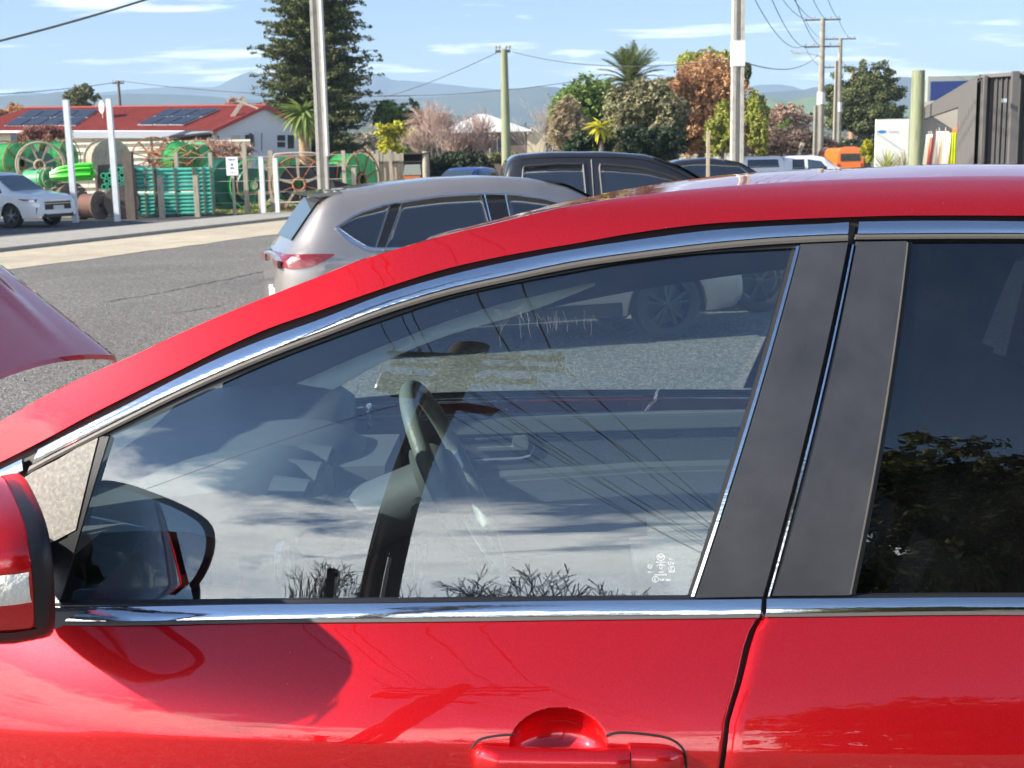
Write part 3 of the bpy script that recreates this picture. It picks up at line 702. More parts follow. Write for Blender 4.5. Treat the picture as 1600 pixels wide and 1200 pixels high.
# seats
def seat(y,x0=.26):
    sv=[];f=[]
    mb=MB(); 
    def pad(c,d,rot=0,tilt=0):
        m=MB(); m.box((0,0,0),d); return m
    o=MB(); o.box((0,0,0),(.50,.50,.17)); s_=o.build('seat_cushion',SEATC,red); s_.location=(x0+.28,y,.66); s_.rotation_euler=(0,math.radians(-6),0)
    b=bmesh.new(); b.from_mesh(s_.data); bmesh.ops.bevel(b,geom=list(b.edges),offset=.05,segments=4,affect='EDGES'); b.to_mesh(s_.data); b.free(); s_.data.polygons.foreach_set('use_smooth',[True]*len(s_.data.polygons))
    o=MB(); o.box((0,0,0),(.15,.48,.62)); s_=o.build('seat_back',SEATC,red); s_.location=(x0+.66,y,1.0); s_.rotation_euler=(0,math.radians(20),0)
    b=bmesh.new(); b.from_mesh(s_.data); bmesh.ops.bevel(b,geom=list(b.edges),offset=.05,segments=4,affect='EDGES'); b.to_mesh(s_.data); b.free(); s_.data.polygons.foreach_set('use_smooth',[True]*len(s_.data.polygons))
    o=MB(); o.box((0,0,0),(.09,.26,.17)); h=o.build('headrest',SEATC,red); h.location=(x0+.80,y,1.36); h.rotation_euler=(0,math.radians(14),0)
    b=bmesh.new(); b.from_mesh(h.data); bmesh.ops.bevel(b,geom=list(b.edges),offset=.035,segments=4,affect='EDGES'); b.to_mesh(h.data); b.free(); h.data.polygons.foreach_set('use_smooth',[True]*len(h.data.polygons))
    o=MB(); o.tube([(x0+.75,y-.06,1.22),(x0+.79,y-.06,1.33)],.006,6); o.tube([(x0+.75,y+.06,1.22),(x0+.79,y+.06,1.33)],.006,6); o.build('headrest_post',SILV,red)
seat(-.37); seat(.37)
o=MB(); o.box((1.2,0,.66),(.5,1.25,.16)); o.box((1.5,0,.98),(.14,1.25,.55)); o.build('rear_bench',SEATC,red)
mb=MB(); mb.box((.35,0,.33),(1.9,1.5,.02)); mb.build('cabin_carpet',HEAD,red)
# -- ceramic print in the lower rear corner of the front window
def printed():
    mb=MB(); th=.0006
    def P(px,py): q=up(px,py,-.0082); return (q[0],-(hw(q[0],q[2])-.0082),q[2])
    def ringp(cx,cy,rx_,ry_,w,n=24,a0=0,a1=2*math.pi):
        v=[]; 
        for k in range(n+1):
            a=a0+(a1-a0)*k/n
            v.append(P(cx+rx_*math.cos(a),cy+ry_*math.sin(a))); v.append(P(cx+(rx_-w)*math.cos(a),cy+(ry_-w)*math.sin(a)))
        mb.add(v,[(2*k,2*k+1,2*k+3,2*k+2) for k in range(n)])
    def stroke(a,b,w=1.0):
        d=np.array(b,float)-np.array(a,float); d/=max(1e-6,np.linalg.norm(d)); nn=np.array([-d[1],d[0]])*w/2
        mb.add([P(*(np.array(a)-nn)),P(*(np.array(b)-nn)),P(*(np.array(b)+nn)),P(*(np.array(a)+nn))],[(0,1,2,3)])
    ringp(1032.5,870.5,6.6,5.6,1.2)
    for a,b in (((1026.5,868),(1032.5,872.5)),((1032.5,872.5),(1038.5,868)),((1028,866.5),(1032.5,870)),((1032.5,870),(1037,866.5))): stroke(a,b,1.2)
    G={'U':[((0,0),(0,1)),((0,1),(1,1)),((1,1),(1,0))],'V':[((0,0),(.5,1)),((.5,1),(1,0))],'E':[((0,0),(0,1)),((0,0),(1,0)),((0,.5),(.8,.5)),((0,1),(1,1))],'A':[((0,1),(.5,0)),((.5,0),(1,1)),((.25,.6),(.75,.6))],'M':[((0,1),(0,0)),((0,0),(.5,.6)),((.5,.6),(1,0)),((1,0),(1,1))],'Z':[((0,0),(1,0)),((1,0),(0,1)),((0,1),(1,1))],'D':[((0,0),(0,1)),((0,0),(.8,.2)),((.8,.2),(.8,.8)),((.8,.8),(0,1))],'4':[((0,0),(0,.6)),((0,.6),(1,.6)),((.8,0),(.8,1))],'3':[((0,0),(1,0)),((1,0),(1,1)),((0,.5),(1,.5)),((0,1),(1,1))],'R':[((0,1),(0,0)),((0,0),(1,.1)),((1,.1),(1,.4)),((1,.4),(0,.5)),((.3,.5),(1,1))],'-':[((0,.5),(1,.5))],'0':[((0,0),(1,0)),((1,0),(1,1)),((1,1),(0,1)),((0,1),(0,0))],'2':[((0,0),(1,0)),((1,0),(1,.5)),((1,.5),(0,.5)),((0,.5),(0,1)),((0,1),(1,1))],'5':[((1,0),(0,0)),((0,0),(0,.5)),((0,.5),(1,.5)),((1,.5),(1,1)),((1,1),(0,1))]}
    def text(s,x,y,w,h,sw=.8,gap=.45):
        cw=w/(len(s)+gap*(len(s)-1))
        for i,ch in enumerate(s):
            for a,b in G[ch]: stroke((x+i*cw*(1+gap)+a[0]*cw,y+a[1]*h),(x+i*cw*(1+gap)+b[0]*cw,y+b[1]*h),sw)
    text('MAZDA',1025.5,877,14,2.6,.7); text('UV',1044.5,877.5,9,4.6,1.2); text('24',1045.5,873,6,1.8,.6)
    ringp(1032.5,885.5,7.5,4,1.2,12,math.pi*1.08,math.pi*1.92); ringp(1032.5,886,2.6,3.6,1,14); text('E43',1029.5,893,7,2.4,.7)
    ringp(1015.5,885,3.8,3.6,1,14); text('E4',1013,893,5,2,.7); stroke((1013,884),(1018,886),1)
    ringp(1049.5,888.5,5.4,4.4,1.1,18); text('E',1048,886.5,3,4,.8); ringp(1049.5,888,7,7,1.2,10,math.pi*.2,math.pi*.8)
    stroke((1022,898.2),(1042,898.2),1.5); ringp(1024,905,5.4,5,1.1,18); text('E',1022.5,903,3,4,.8); text('43R-002',1030.5,904.5,17,3,.8)
    o=mesh('glass_marking',mb.v,mb.f,WHITEINK,red)
    # fine scratches on the pane
    mb.v=[];mb.f=[];mb.mi=[]; r=random.Random(3)
    def arc(x,y,dx,dy,c,w=.3):
        w=min(w,.42)
        pts=[(x+dx*t+c*4*t*(1-t),y+dy*t) for t in (0,.25,.5,.75,1)]
        for a,b in zip(pts,pts[1:]): stroke(a,b,w*r.uniform(.5,1.2))
    for k in range(34): arc(r.uniform(775,930),r.uniform(482,500),r.uniform(-2,9),r.uniform(6,34),r.uniform(-3,3),.5)
    for k in range(20): arc(r.uniform(800,935),r.uniform(556,575),r.uniform(0,14),r.uniform(12,34),r.uniform(-5,5),.5)
    arc(815,478,-33,38,-8,.8); arc(812,482,-30,60,-12,.5)
    for k in range(6): arc(r.uniform(735,800),r.uniform(550,566),r.uniform(14,30),r.uniform(-5,4),0,.5)
    for k in range(70):
        x,y=r.uniform(330,1190),r.uniform(430,930)
        if x>300: stroke((x,y),(x+r.uniform(.5,1.4),y+r.uniform(-.4,.8)),1.0)
    mesh('glass_scratch',mb.v,mb.f,mat('fine_scratch',(.13,.14,.145),rough=.8),red)['kind']='stuff'
printed()
HAZE_D=.00024
# ================================================================ THE PLACE
def leafmat(name,cols,tr=.25,rough=.6):
    m=bpy.data.materials.new(name); m.use_nodes=True; nt=m.node_tree; b=nt.nodes['Principled BSDF']; l=nt.links
    g=nt.nodes.new('ShaderNodeNewGeometry'); r=nt.nodes.new('ShaderNodeValToRGB'); l.new(g.outputs['Random Per Island'],r.inputs[0])
    el=r.color_ramp.elements; el[0].position=0; el[0].color=tuple(cols[0])+(1,); el[1].position=1; el[1].color=tuple(cols[-1])+(1,)
    for i,c in enumerate(cols[1:-1]): e=el.new((i+1)/(len(cols)-1)); e.color=tuple(c)+(1,)
    tc=nt.nodes.new('ShaderNodeTexCoord'); n=nt.nodes.new('ShaderNodeTexNoise'); n.inputs['Scale'].default_value=.9; n.inputs['Detail'].default_value=3; l.new(tc.outputs['Object'],n.inputs['Vector'])
    mr=nt.nodes.new('ShaderNodeMapRange'); mr.inputs[1].default_value=.35; mr.inputs[2].default_value=.65; mr.inputs[3].default_value=.7; mr.inputs[4].default_value=1.35; l.new(n.outputs[0],mr.inputs[0])
    mx=nt.nodes.new('ShaderNodeVectorMath'); mx.operation='SCALE'; l.new(r.outputs[0],mx.inputs[0]); l.new(mr.outputs[0],mx.inputs[3]); l.new(mx.outputs[0],b.inputs['Base Color'])
    b.inputs['Roughness'].default_value=rough; b.inputs['Specular IOR Level'].default_value=.3
    t=nt.nodes.new('ShaderNodeBsdfTranslucent'); l.new(mx.outputs[0],t.inputs[0]); ms=nt.nodes.new('ShaderNodeMixShader'); ms.inputs[0].default_value=tr
    l.new(b.outputs[0],ms.inputs[1]); l.new(t.outputs[0],ms.inputs[2]); l.new(ms.outputs[0],nt.nodes['Material Output'].inputs[0]); return m
def leafmesh(name,blobs,n,size,m,parent,shell=.55,asp=2.0,seed=1,up=.3,clump=.0):
    g=np.random.default_rng(seed); B=np.array(blobs,float); wgt=B[:,3]*B[:,4]*(B[:,3]+B[:,4]); idx=g.choice(len(B),n,p=wgt/wgt.sum()); C=B[idx]
    d=g.normal(size=(n,3)); d/=np.linalg.norm(d,axis=1)[:,None]; r=(shell+(1-shell)*g.random(n))*(1+.10*g.normal(size=n))
    if clump:   # gather leaves into tufts
        k=max(4,int(n*clump)); r=r[g.integers(0,k,n)]; j=g.integers(0,k,n); idx=idx[j]; C=B[idx]; d=d[j]+g.normal(size=(n,3))*.10; r=(shell+(1-shell)*np.random.default_rng(seed+5).random(k))[j]*(1+.05*g.normal(size=n))
    P=C[:,:3]+d*r[:,None]*C[:,[3,3,4]]
    nn=d*.7+g.normal(size=(n,3))*.8; nn[:,2]+=up; nn/=np.linalg.norm(nn,axis=1)[:,None]
    t=np.cross(nn,g.normal(size=(n,3))); t/=np.linalg.norm(t,axis=1)[:,None]+1e-9; b=np.cross(nn,t)
    s=size*(.6+.8*g.random(n))[:,None]; a=t*s*.5*asp; b=b*s*.5
    V=np.stack([P-a,P-b*.9,P+a,P+b*.9],1).reshape(-1,3)
    me=bpy.data.meshes.new(name); me.vertices.add(4*n); me.vertices.foreach_set('co',V.ravel()); me.loops.add(4*n); me.loops.foreach_set('vertex_index',np.arange(4*n)); me.polygons.add(n); me.polygons.foreach_set('loop_start',np.arange(n)*4); me.polygons.foreach_set('loop_total',np.full(n,4)); me.update(calc_edges=True); me.materials.append(m)
    return mesh(name,None,None,None,parent,data=me)
BARK=mat('rough_bark',(.12,.09,.065),rough=.9,var=(.2,.16,.12),vs=6,bump=.8,bs=20,stretch=(1,1,.3))
def branch(mb,p,d,L,r,lev,rg,n=2,spread=.5,seg=3,up=.12,minr=.004,split=(2,3)):
    p=Vector(p); d=Vector(d).normalized(); pts=[p]; rr=[r]
    for i in range(seg):
        d=(d+Vector((rg.uniform(-1,1),rg.uniform(-1,1),rg.uniform(-1,1)))*.16+Vector((0,0,up))).normalized(); p=p+d*L/seg; pts.append(p); rr.append(max(minr,r*(1-.45*(i+1)/seg)))
    mb.tube(pts,rr,5 if r>.03 else 3,cap=False); tips=[p]
    if lev>0:
        for k in range(rg.randint(*split)):
            a=Vector((rg.gauss(0,1),rg.gauss(0,1),rg.gauss(0,.6))); q=pts[rg.randint(max(1,seg-1),seg)]
            tips+=branch(mb,q,d+a.normalized()*spread*rg.uniform(.7,1.4),L*rg.uniform(.6,.82),rr[-1]*rg.uniform(.65,.85),lev-1,rg,n,spread,seg,up,minr,split)
    return tips
def tree(name,label,base,blobs,leaf,n,size,trunk=(.15,2.),seed=1,group=None,cat='tree',up=.3,shell=.5,asp=2.,clump=.06,bark=None):
    t=thing(name,label,cat,base,0,group)
    if trunk:
        mb=MB(); rg=random.Random(seed); r,h=trunk
        mb.tube([(0,0,-.2),(.04,0,h*.4),(0,.05,h)],[r*1.2,r,r*.8],8,cap=False); mb.build('trunk',bark or BARK,t,smooth=True)
        mb=MB()
        for B in blobs[:10]:
            c=Vector(B[:3]); mb.tube([(0,.03,h*.8),(c*.5+Vector((0,0,h*.4))),c],[r*.6,r*.4,.02],5,cap=False)
        mb.build('limbs',bark or BARK,t,smooth=True)['kind']='stuff'
    leafmesh('crown',blobs,n,size,leaf,t,seed=seed,up=up,shell=shell,asp=asp,clump=clump)['kind']='stuff'
    return t
def cloud_blobs(cx,cz,w,h,d,k,seed,r=(.26,.46)):
    g=random.Random(seed); out=[]
    for i in range(k):
        a=g.uniform(-1,1); b=g.uniform(-1,1)
        while a*a+b*b>1: a=g.uniform(-1,1); b=g.uniform(-1,1)
        q=g.uniform(*r); out.append((cx+a*w*.5*(1-q*.6),g.uniform(-.5,.5)*d,cz+b*h*.5*(1-q*.6),q*w*.6,q*h*.6))
    return out
def pxbase(px,Y,py=None,zg=0.): q=at(px,300,Y); return (float(q[0]),float(Y),zg)
def sc(Y): return Y/2000.  # metres per photo pixel at depth Y
def pz(px,py,Y): return float(at(px,py,Y)[2])
def treepx(name,label,px,y0,y1,w,Y,leaf,n,size,seed=1,k=14,trunk=(.12,1.5),cat='tree',group=None,**kw):
    b=pxbase(px,Y); z1=pz(px,y0,Y); z0=max(.1,pz(px,y1,Y)); W=w*sc(Y)
    return tree(name,label,b,cloud_blobs(0,(z0+z1)/2,W,z1-z0,W*.8,k,seed,kw.pop('r',(.26,.46))),leaf,n,size,(trunk[0],max(trunk[1],z0+.4)) if trunk else None,seed,group,cat,**kw)
# ---- ground
ASPH=mat('sealed_asphalt',(.135,.127,.116),rough=.85,var=[(.168,.158,.142),(.20,.188,.168)],vs=14,det=12,bump=1.,bs=45)
def addspeck(m,scale=55,amt=.45,lo=.62,hi=1.7):
    nt=m.node_tree; b=nt.nodes['Principled BSDF']; src=b.inputs['Base Color'].links[0].from_socket; tc=nt.nodes.new('ShaderNodeTexCoord')
    v=nt.nodes.new('ShaderNodeTexVoronoi'); v.inputs['Scale'].default_value=scale; nt.links.new(tc.outputs['Object'],v.inputs['Vector'])
    s=nt.nodes.new('ShaderNodeSeparateColor'); nt.links.new(v.outputs['Color'],s.inputs[0]); mr=nt.nodes.new('ShaderNodeMapRange'); mr.inputs[3].default_value=lo; mr.inputs[4].default_value=hi
    pw=nt.nodes.new('ShaderNodeMath'); pw.operation='POWER'; pw.inputs[1].default_value=2.2; nt.links.new(s.outputs[0],pw.inputs[0]); nt.links.new(pw.outputs[0],mr.inputs[0])
    n=nt.nodes.new('ShaderNodeTexNoise'); n.inputs['Scale'].default_value=.35; n.inputs['Detail'].default_value=5; nt.links.new(tc.outputs['Object'],n.inputs['Vector'])
    m2=nt.nodes.new('ShaderNodeMapRange'); m2.inputs[1].default_value=.3; m2.inputs[2].default_value=.7; m2.inputs[3].default_value=.85; m2.inputs[4].default_value=1.15; nt.links.new(n.outputs[0],m2.inputs[0])
    mu=nt.nodes.new('ShaderNodeMath'); mu.operation='MULTIPLY'; nt.links.new(mr.outputs[0],mu.inputs[0]); nt.links.new(m2.outputs[0],mu.inputs[1])
    vs=nt.nodes.new('ShaderNodeVectorMath'); vs.operation='SCALE'; nt.links.new(src,vs.inputs[0]); nt.links.new(mu.outputs[0],vs.inputs[3]); nt.links.new(vs.outputs[0],b.inputs['Base Color'])
addspeck(ASPH,42)
CONC=mat('cream_concrete',(.40,.345,.25),rough=.85,var=[(.46,.40,.295),(.52,.455,.34)],vs=1.6,det=9,bump=.4,bs=30)
addspeck(CONC,30,lo=.9,hi=1.15)
KERB=mat('weathered_kerb',(.27,.26,.23),rough=.9,var=(.36,.34,.3),vs=3,bump=.3)
GRAV=mat('pale_gravel',(.32,.29,.24),rough=.95,var=[(.22,.22,.15),(.4,.37,.31)],vs=2.2,det=10,bump=1,bs=30)
FIELD=mat('rough_grass_ground',(.09,.11,.04),rough=1,var=[(.16,.15,.08),(.13,.16,.06)],vs=.2,det=8)
TAR=mat('dark_new_asphalt',(.075,.075,.078),rough=.85,var=(.1,.1,.1),vs=8,bump=.6,bs=50)  # driveway seal: darker than the road, shade band put into the colour
def gz(x,y):
    t=min(1,max(0,(9.-y)/5.)); z=.28*t*t*(3-2*t)
    return z
xs=[-6000,-1500,-300,-80]+list(np.linspace(-40,40,41))+[80,300,1500,6000]; ys=[-400,-120,-60]+list(np.linspace(-40,60,101))+[90,150,400,1500,6000]
v=[(x,y,gz(x,y)) for x in xs for y in ys]
struct(mesh('ground',v,gridfaces(len(xs),len(ys)),FIELD,smooth=True))
def sheet(name,poly,z,m,sub=False):
    n=len(poly); return struct(mesh(name,[(p[0],p[1],z) for p in poly],[tuple(range(n))],m))
# asphalt carriageway follows the ground
v=[];xs2=np.linspace(-60,60,61);ys2=list(np.linspace(-40,60,101))
v=[(x,y,gz(x,y)+.004) for x in xs2 for y in ys2]; 
struct(mesh('road',v,gridfaces(len(xs2),len(ys2)),ASPH,smooth=True))
lo=[(0,423.6),(120,409.5),(240,391.5),(360,375),(429,367.5)]; hi_=[(0,394.5),(180,375),(360,352.5),(468,342)]; kb=[(0,378),(180,359.5),(330,346)]
G=lambda p,z=0: onground(p[0],p[1],z)
def ext(a,b,t): return a+(b-a)*t
L1=[G(p) for p in lo]; H1=[G(p) for p in hi_]; K1=[G(p) for p in kb]
def fit(P): # straight line through the points x=a+b*y
    P=np.array(P); b,a=np.polyfit(P[:,1],P[:,0],1); return lambda y:a+b*y
fl_,fh_,fk_=fit(L1),fit(H1),fit(K1)
YR=[4,10,16,22,28,34,40,48,58]
def wob(y,s,am=.05): return am*math.sin(y*1.7+s)+am*.6*math.sin(y*4.1+s*2)
YW=list(np.linspace(2,58,90))
mb=MB(); v=[(fl_(y)+wob(y,1,.07),y,gz(0,y)+.012) for y in YW]+[(fh_(y)+wob(y,3,.05),y,gz(0,y)+.012) for y in YW]; n=len(YW)
struct(mesh('footpath',v,[(i,i+1,n+i+1,n+i) for i in range(n-1)],CONC))
mb=MB(); 
v=[]
for y in YW: v+=[(fh_(y)-.02,y,.008),(fh_(y)-.02,y,.10),(fk_(y),y,.11),(fk_(y),y,.008)]
f=[]
for i in range(n-1):
    for k in range(3): f.append((4*i+k,4*i+k+1,4*i+4+k+1,4*i+4+k))
struct(mesh('kerb',v,f,KERB))
v=[(fk_(y)-.02,y,.02) for y in YW]+[(fk_(y)-26,y,.02) for y in YW]
struct(mesh('driveway',v,[(i,i+1,n+i+1,n+i) for i in range(n-1)],TAR))
yard=[(-40,46),(-8.2,46),(-2,46.5),(4,48),(4,70),(-40,70)]
sheet('yard_gravel',yard,.035,GRAV)
# road cracks
CRK=mat('tar_crack_filler',(.03,.03,.03),rough=.7)
def crack(pl,w):
    P=smoothpl(pl,50); g=random.Random(int(P[0][0]*7)); v=[];W=[]
    for a in P:
        q=G(a); W.append(q)
    for i,q in enumerate(W):
        d=W[min(i+1,len(W)-1)]-W[max(i-1,0)]; d/=np.linalg.norm(d); nn=np.array([-d[1],d[0],0]); j=g.uniform(-.04,.04); ww=w*g.uniform(.35,1.1)
        v+=[q+nn*(j-ww/2)+np.array([0,0,.009]),q+nn*(j+ww/2)+np.array([0,0,.009])]
    struct(mesh('road_crack',v,[(2*i,2*i+1,2*i+3,2*i+2) for i in range(len(W)-1)],CRK))
crack([(160,473),(230,462),(300,448),(360,436),(417,424)],.045)
crack([(250,492),(300,486),(352,477)],.03); crack([(205,438),(260,430),(320,424)],.02)
# leaf-stone litter on the road in sight
mb=MB(); g=random.Random(9)
for k in range(900):
    px,py=g.uniform(0,420),g.uniform(395,650); q=G((px,py)); 
    if q[0]<fl_(q[1])+.1: continue
    s=g.uniform(.004,.011); mb.box((q[0],q[1],gz(0,q[1])+.004+s*.4),(s*2,s*1.6,s),g.uniform(0,3))
tag(mb.build('loose_gravel',mat('loose_chips',(.3,.29,.27),rough=.9,var=(.16,.15,.14),vs=40)),'loose stone chips scattered over the grey asphalt','gravel',kind='stuff')
# ---- air: one closed volume of thin pale haze round everything
mb=MB(); mb.box((0,500,161),(14000,14000,338)); hz_=mb.build('haze',None); hm=bpy.data.materials.new('thin_haze'); hm.use_nodes=True; hn=hm.node_tree; hn.nodes.clear(); pv=hn.nodes.new('ShaderNodeVolumePrincipled'); pv.inputs['Color'].default_value=(.48,.70,1,1); pv.inputs['Density'].default_value=HAZE_D; pv.inputs['Anisotropy'].default_value=.0; ho=hn.nodes.new('ShaderNodeOutputMaterial'); hn.links.new(pv.outputs[0],ho.inputs['Volume']); hz_.data.materials.clear(); hz_.data.materials.append(hm); tag(hz_,'thin pale blue haze filling the air over the whole scene','haze',kind='stuff')
# ---- hills with haze air
def ridge(name,pts,Y,m,th=400,extra=None,jag=1.2,seed=1):
    g=np.random.default_rng(seed); P=smoothpl(pts,220); v=[]; n=len(P); nz=6
    jj=np.convolve(g.normal(size=n+8),np.ones(5)/5,'same')[4:-4]*jag
    for i,(px,py) in enumerate(P):
        q=at(px,py+jj[i],Y); 
        for k in range(nz):
            t=k/(nz-1); rough=(math.sin(px*.05+k*1.3)*.04+math.sin(px*.021+k)*.05)*th*t*(1-t)*2
            v.append((q[0],Y-th*t+rough,q[2]*(1-t)**1.15-2*t))
    v2=[(p[0],Y+th*.5,-5) for p in v[::nz]]; k0=len(v); v+=v2
    f=gridfaces(n,nz)+[(i*nz,k0+i,k0+i+1,(i+1)*nz) for i in range(n-1)]
    return struct(mesh(name,v,f,m,smooth=True))
HILL=mat('far_bush_hill',(.045,.06,.03),rough=1,var=[(.07,.08,.04),(.05,.065,.035)],vs=.01,det=10)
HILLG=mat('green_pasture_hill',(.16,.22,.06),rough=1,var=[(.10,.15,.05),(.2,.24,.09)],vs=.012,det=8)
ridge('distant_mountain',[(-500,160),(-250,172),(0,150),(30,143),(80,146),(140,146),(200,140),(260,136),(330,136),(352,128),(380,116),(396,113),(420,122),(440,124),(520,120),(590,116),(610,124),(640,126),(680,130),(720,134),(760,137),(800,141),(860,150),(920,160),(1100,162),(1165,137),(1200,132),(1235,134),(1262,142),(1300,148),(1400,150),(1500,160),(1800,180)],4200,HILL,900,seed=4,jag=.9)
ridge('nearer_hill',[(-400,170),(-100,165),(0,152),(60,148),(100,144),(150,148),(200,146),(260,147),(330,150),(400,156),(520,158),(600,156),(700,150),(750,143),(800,138),(850,135),(880,138),(900,148),(950,165),(1100,170),(1160,148),(1200,144),(1245,141),(1280,135),(1330,130),(1400,122),(1422,121),(1450,126),(1600,150),(1900,190)],2600,HILL,600,seed=8)
ridge('green_hill',[(900,190),(1100,168),(1170,158),(1200,153),(1230,156),(1260,152),(1290,150),(1330,160),(1500,175),(1800,200)],1500,HILLG,350,seed=11)
ridge('low_hill',[(-400,215),(0,200),(200,205),(400,196),(600,186),(700,180),(760,182),(820,196),(1000,205),(1200,186),(1250,176),(1300,186),(1500,200),(1900,220)],1100,HILL,250,seed=15,jag=1.5)
# ---- generic parked vehicle
def car(name,label,cat,loc,rot,ST,wheels,paint,panes,W=.0,R=.35,parts=(),rimm=None,nst=90,wr=.66,nsp=10,group=None,dbl=True,arch=.05,wy=None):
    t=thing(name,label,cat,loc,rot,group); ST=np.array(ST,float); xs=np.linspace(ST[0,0],ST[-1,0],nst)
    def pch(x,k):
        return float(np.interp(x,ST[:,0],ST[:,k]))
    # soften the station polylines
    fine=np.linspace(ST[0,0],ST[-1,0],400); sm=[]
    for k in range(1,6):
        y=np.interp(fine,ST[:,0],ST[:,k]); ker=np.hanning(15); ker/=ker.sum(); yp=np.pad(y,7,mode='edge'); sm.append(np.convolve(yp,ker,'valid'))
    def get(x): return [float(np.interp(x,fine,s)) for s in sm]
    def ring(x):
        zb,zbe,wb,zt,wt=get(x); zb0=zb
        for wx in wheels:
            d=abs(x-wx)
            if d<R+arch: zb=max(zb,R+math.sqrt((R+arch)**2-d*d))
        zb=min(zb,zbe-.02); g=zt-zbe; zm=max(zb+.001,(zb0+zbe)/2)
        rp=[(wb-.02,zb),(wb+.015,zb+(zm-zb)*.35 if zb<zm else zb+.001),(wb+.03,max(zm,zb+.002)),(wb+.028,max(zbe-.14,zb+.004)),(wb+.012,max(zbe-.05,zb+.006)),(wb,zbe)]
        for s,q in ((.25,.20),(.5,.45),(.75,.72),(.9,.90)): rp.append((wb+(wt-wb)*q,zbe+g*s))
        rp+=[(wt-.05,zt-.012*min(1,g/.2)),(wt*.6,zt+.006),(0,zt+.012)]
        return rp
    v=[];n=None
    for x in xs:
        r=ring(x); n=len(r); v+=[(x,-a,z) for a,z in r]+[(x,a,z) for a,z in r[::-1][1:]]
    m=2*n-1; f=gridfaces(nst,m)
    f.append(tuple(range(m))); f.append(tuple((nst-1)*m+k for k in range(m))[::-1])
    mb=MB(); mb.add(v,f); body=mb.build('body',paint,t,smooth=40)
    def sy(x,z,o=0.):
        r=ring(x); Z=[q[1] for q in r]; A=[q[0] for q in r]; return float(np.interp(z,Z,A))+o

    def pane(nm,bot,top,m_,off=.006,sides=(-1,1),nu=24,nv=6,th=.008):
        B=smoothpl(bot,nu); T=smoothpl(top,nu)
        for s in sides:
            vv=[]
            for i in range(nu):
                for j in range(nv):
                    q=B[i]+(T[i]-B[i])*j/(nv-1); vv.append((q[0],s*sy(q[0],q[1],off),q[1]))
            k=len(vv); vv+=[(a,b-s*th*2,c) for a,b,c in vv]
            ff=gridfaces(nu,nv,s>0); loop=[i*nv for i in range(nu)]+[(nu-1)*nv+j for j in range(1,nv)]+[i*nv+nv-1 for i in range(nu-2,-1,-1)]+[j for j in range(nv-2,0,-1)]
            ff+=[(loop[a],loop[(a+1)%len(loop)],loop[(a+1)%len(loop)]+k,loop[a]+k) for a in range(len(loop))]
            mesh(nm,vv,ff,m_,t,True)
    def screen(nm,x0,x1,m_,frac=(.86,.80),off=.006,n=14):
        vv=[];
        for i in range(n):
            x=x0+(x1-x0)*i/(n-1); zb,zbe,wb,zt,wt=get(x); hw_=wt*(frac[0]+(frac[1]-frac[0])*i/(n-1))+.0
            for j in range(9):
                u=-1+2*j/8; vv.append((x,hw_*u,zt+.012*(1-abs(u))+off+.006))
        mesh(nm,vv,gridfaces(n,9,True),m_,t,True)
    for p in panes:
        if p[0]=='screen': screen(*p[1:])
        else: pane(*p)
    for wx in wheels:
        for s in (-1,1):
            yw=(wy or (get(wx)[2]-.10))*s
            wheel(t,wx,yw,R,R=R,side=s,rimm=rimm,rr=wr,nsp=nsp,double=dbl)
    mb=MB(); 
    zbm=min(s[1] for s in ST)+.06
    mb.box(((ST[0,0]+ST[-1,0])/2,0,zbm+.18),(ST[-1,0]-ST[0,0]-.5,1.2,.36)); mb.build('underbody',BLACK,t)
    return t,sy,get,pane
def curve_x(sy,pts,s,o): return [(x,s*sy(x,z,o),z) for x,z in pts]
def trimtube(t,name,sy,pts,r,m,off=.008,n=30,sides=(-1,1),flat=False):
    for s in sides:
        mb=MB(); mb.tube(curve_x(sy,[tuple(q) for q in smoothpl(pts,n)],s,off),r,6); mb.build(name,m,t,smooth=True)
def cxz(loc,rot,px,py,yl):  # pixel onto a vehicle's side plane
    Rm=rz(-rot); d=Rm@(RC@np.array([(px-800)/F,(600-py)/F,-1.])); o=Rm@(np.array([0,0,CAMZ])-np.array(loc)); t=(yl-o[1])/d[1]; q=o+d*t; return (float(q[0]),float(q[2]))
# ---- grey family SUV ahead across the road
GREYP=mat('grey_pearl_paint',(.35,.325,.31),rough=.36,metal=.6,coat=1,coatior=1.6,bump=.01,bs=200)
sl_=(-2.40,12.0+.90,.0); sr=math.radians(17)
# local: x=0 rear bumper, side plane y=-.90 faces the camera
q_=lambda px,py,yl=-.80:cxz(sl_,sr,px,py,yl)
ST=[(0,.42,.95,.62,.98,.50),(.06,.36,.99,.76,1.03,.56),(.16,.32,1.02,.84,1.17,.60),(.30,.30,1.03,.89,1.37,.62),(.42,.30,1.03,.905,1.53,.62),(.52,.30,1.03,.91,1.585,.62),(.9,.28,1.02,.915,1.635,.63),(1.5,.26,1.01,.92,1.69,.64),(2.0,.26,1.0,.92,1.70,.64),(2.4,.26,.99,.915,1.675,.63),(2.75,.27,.985,.91,1.60,.61),(3.05,.28,.98,.90,1.44,.64),(3.35,.28,.985,.89,1.22,.68),(3.62,.28,.97,.88,1.06,.72),(3.9,.28,.92,.87,1.02,.70),(4.2,.28,.86,.84,.97,.64),(4.45,.30,.74,.76,.84,.58),(4.55,.36,.60,.66,.66,.5)]
KX,KZ=1.077,1.015
ST=[(a*KX,b*KZ,c*KZ,d,e*KZ,f) for a,b,c,d,e,f in ST]
cx5,sy,get,pane=car('parked_suv','grey brown SUV with chrome window outline, its tail light just above the red roofline','suv',sl_,sr,ST,(1.02,3.96),GREYP,[],R=.375,rimm=DALLOY,nsp=10,nst=120)
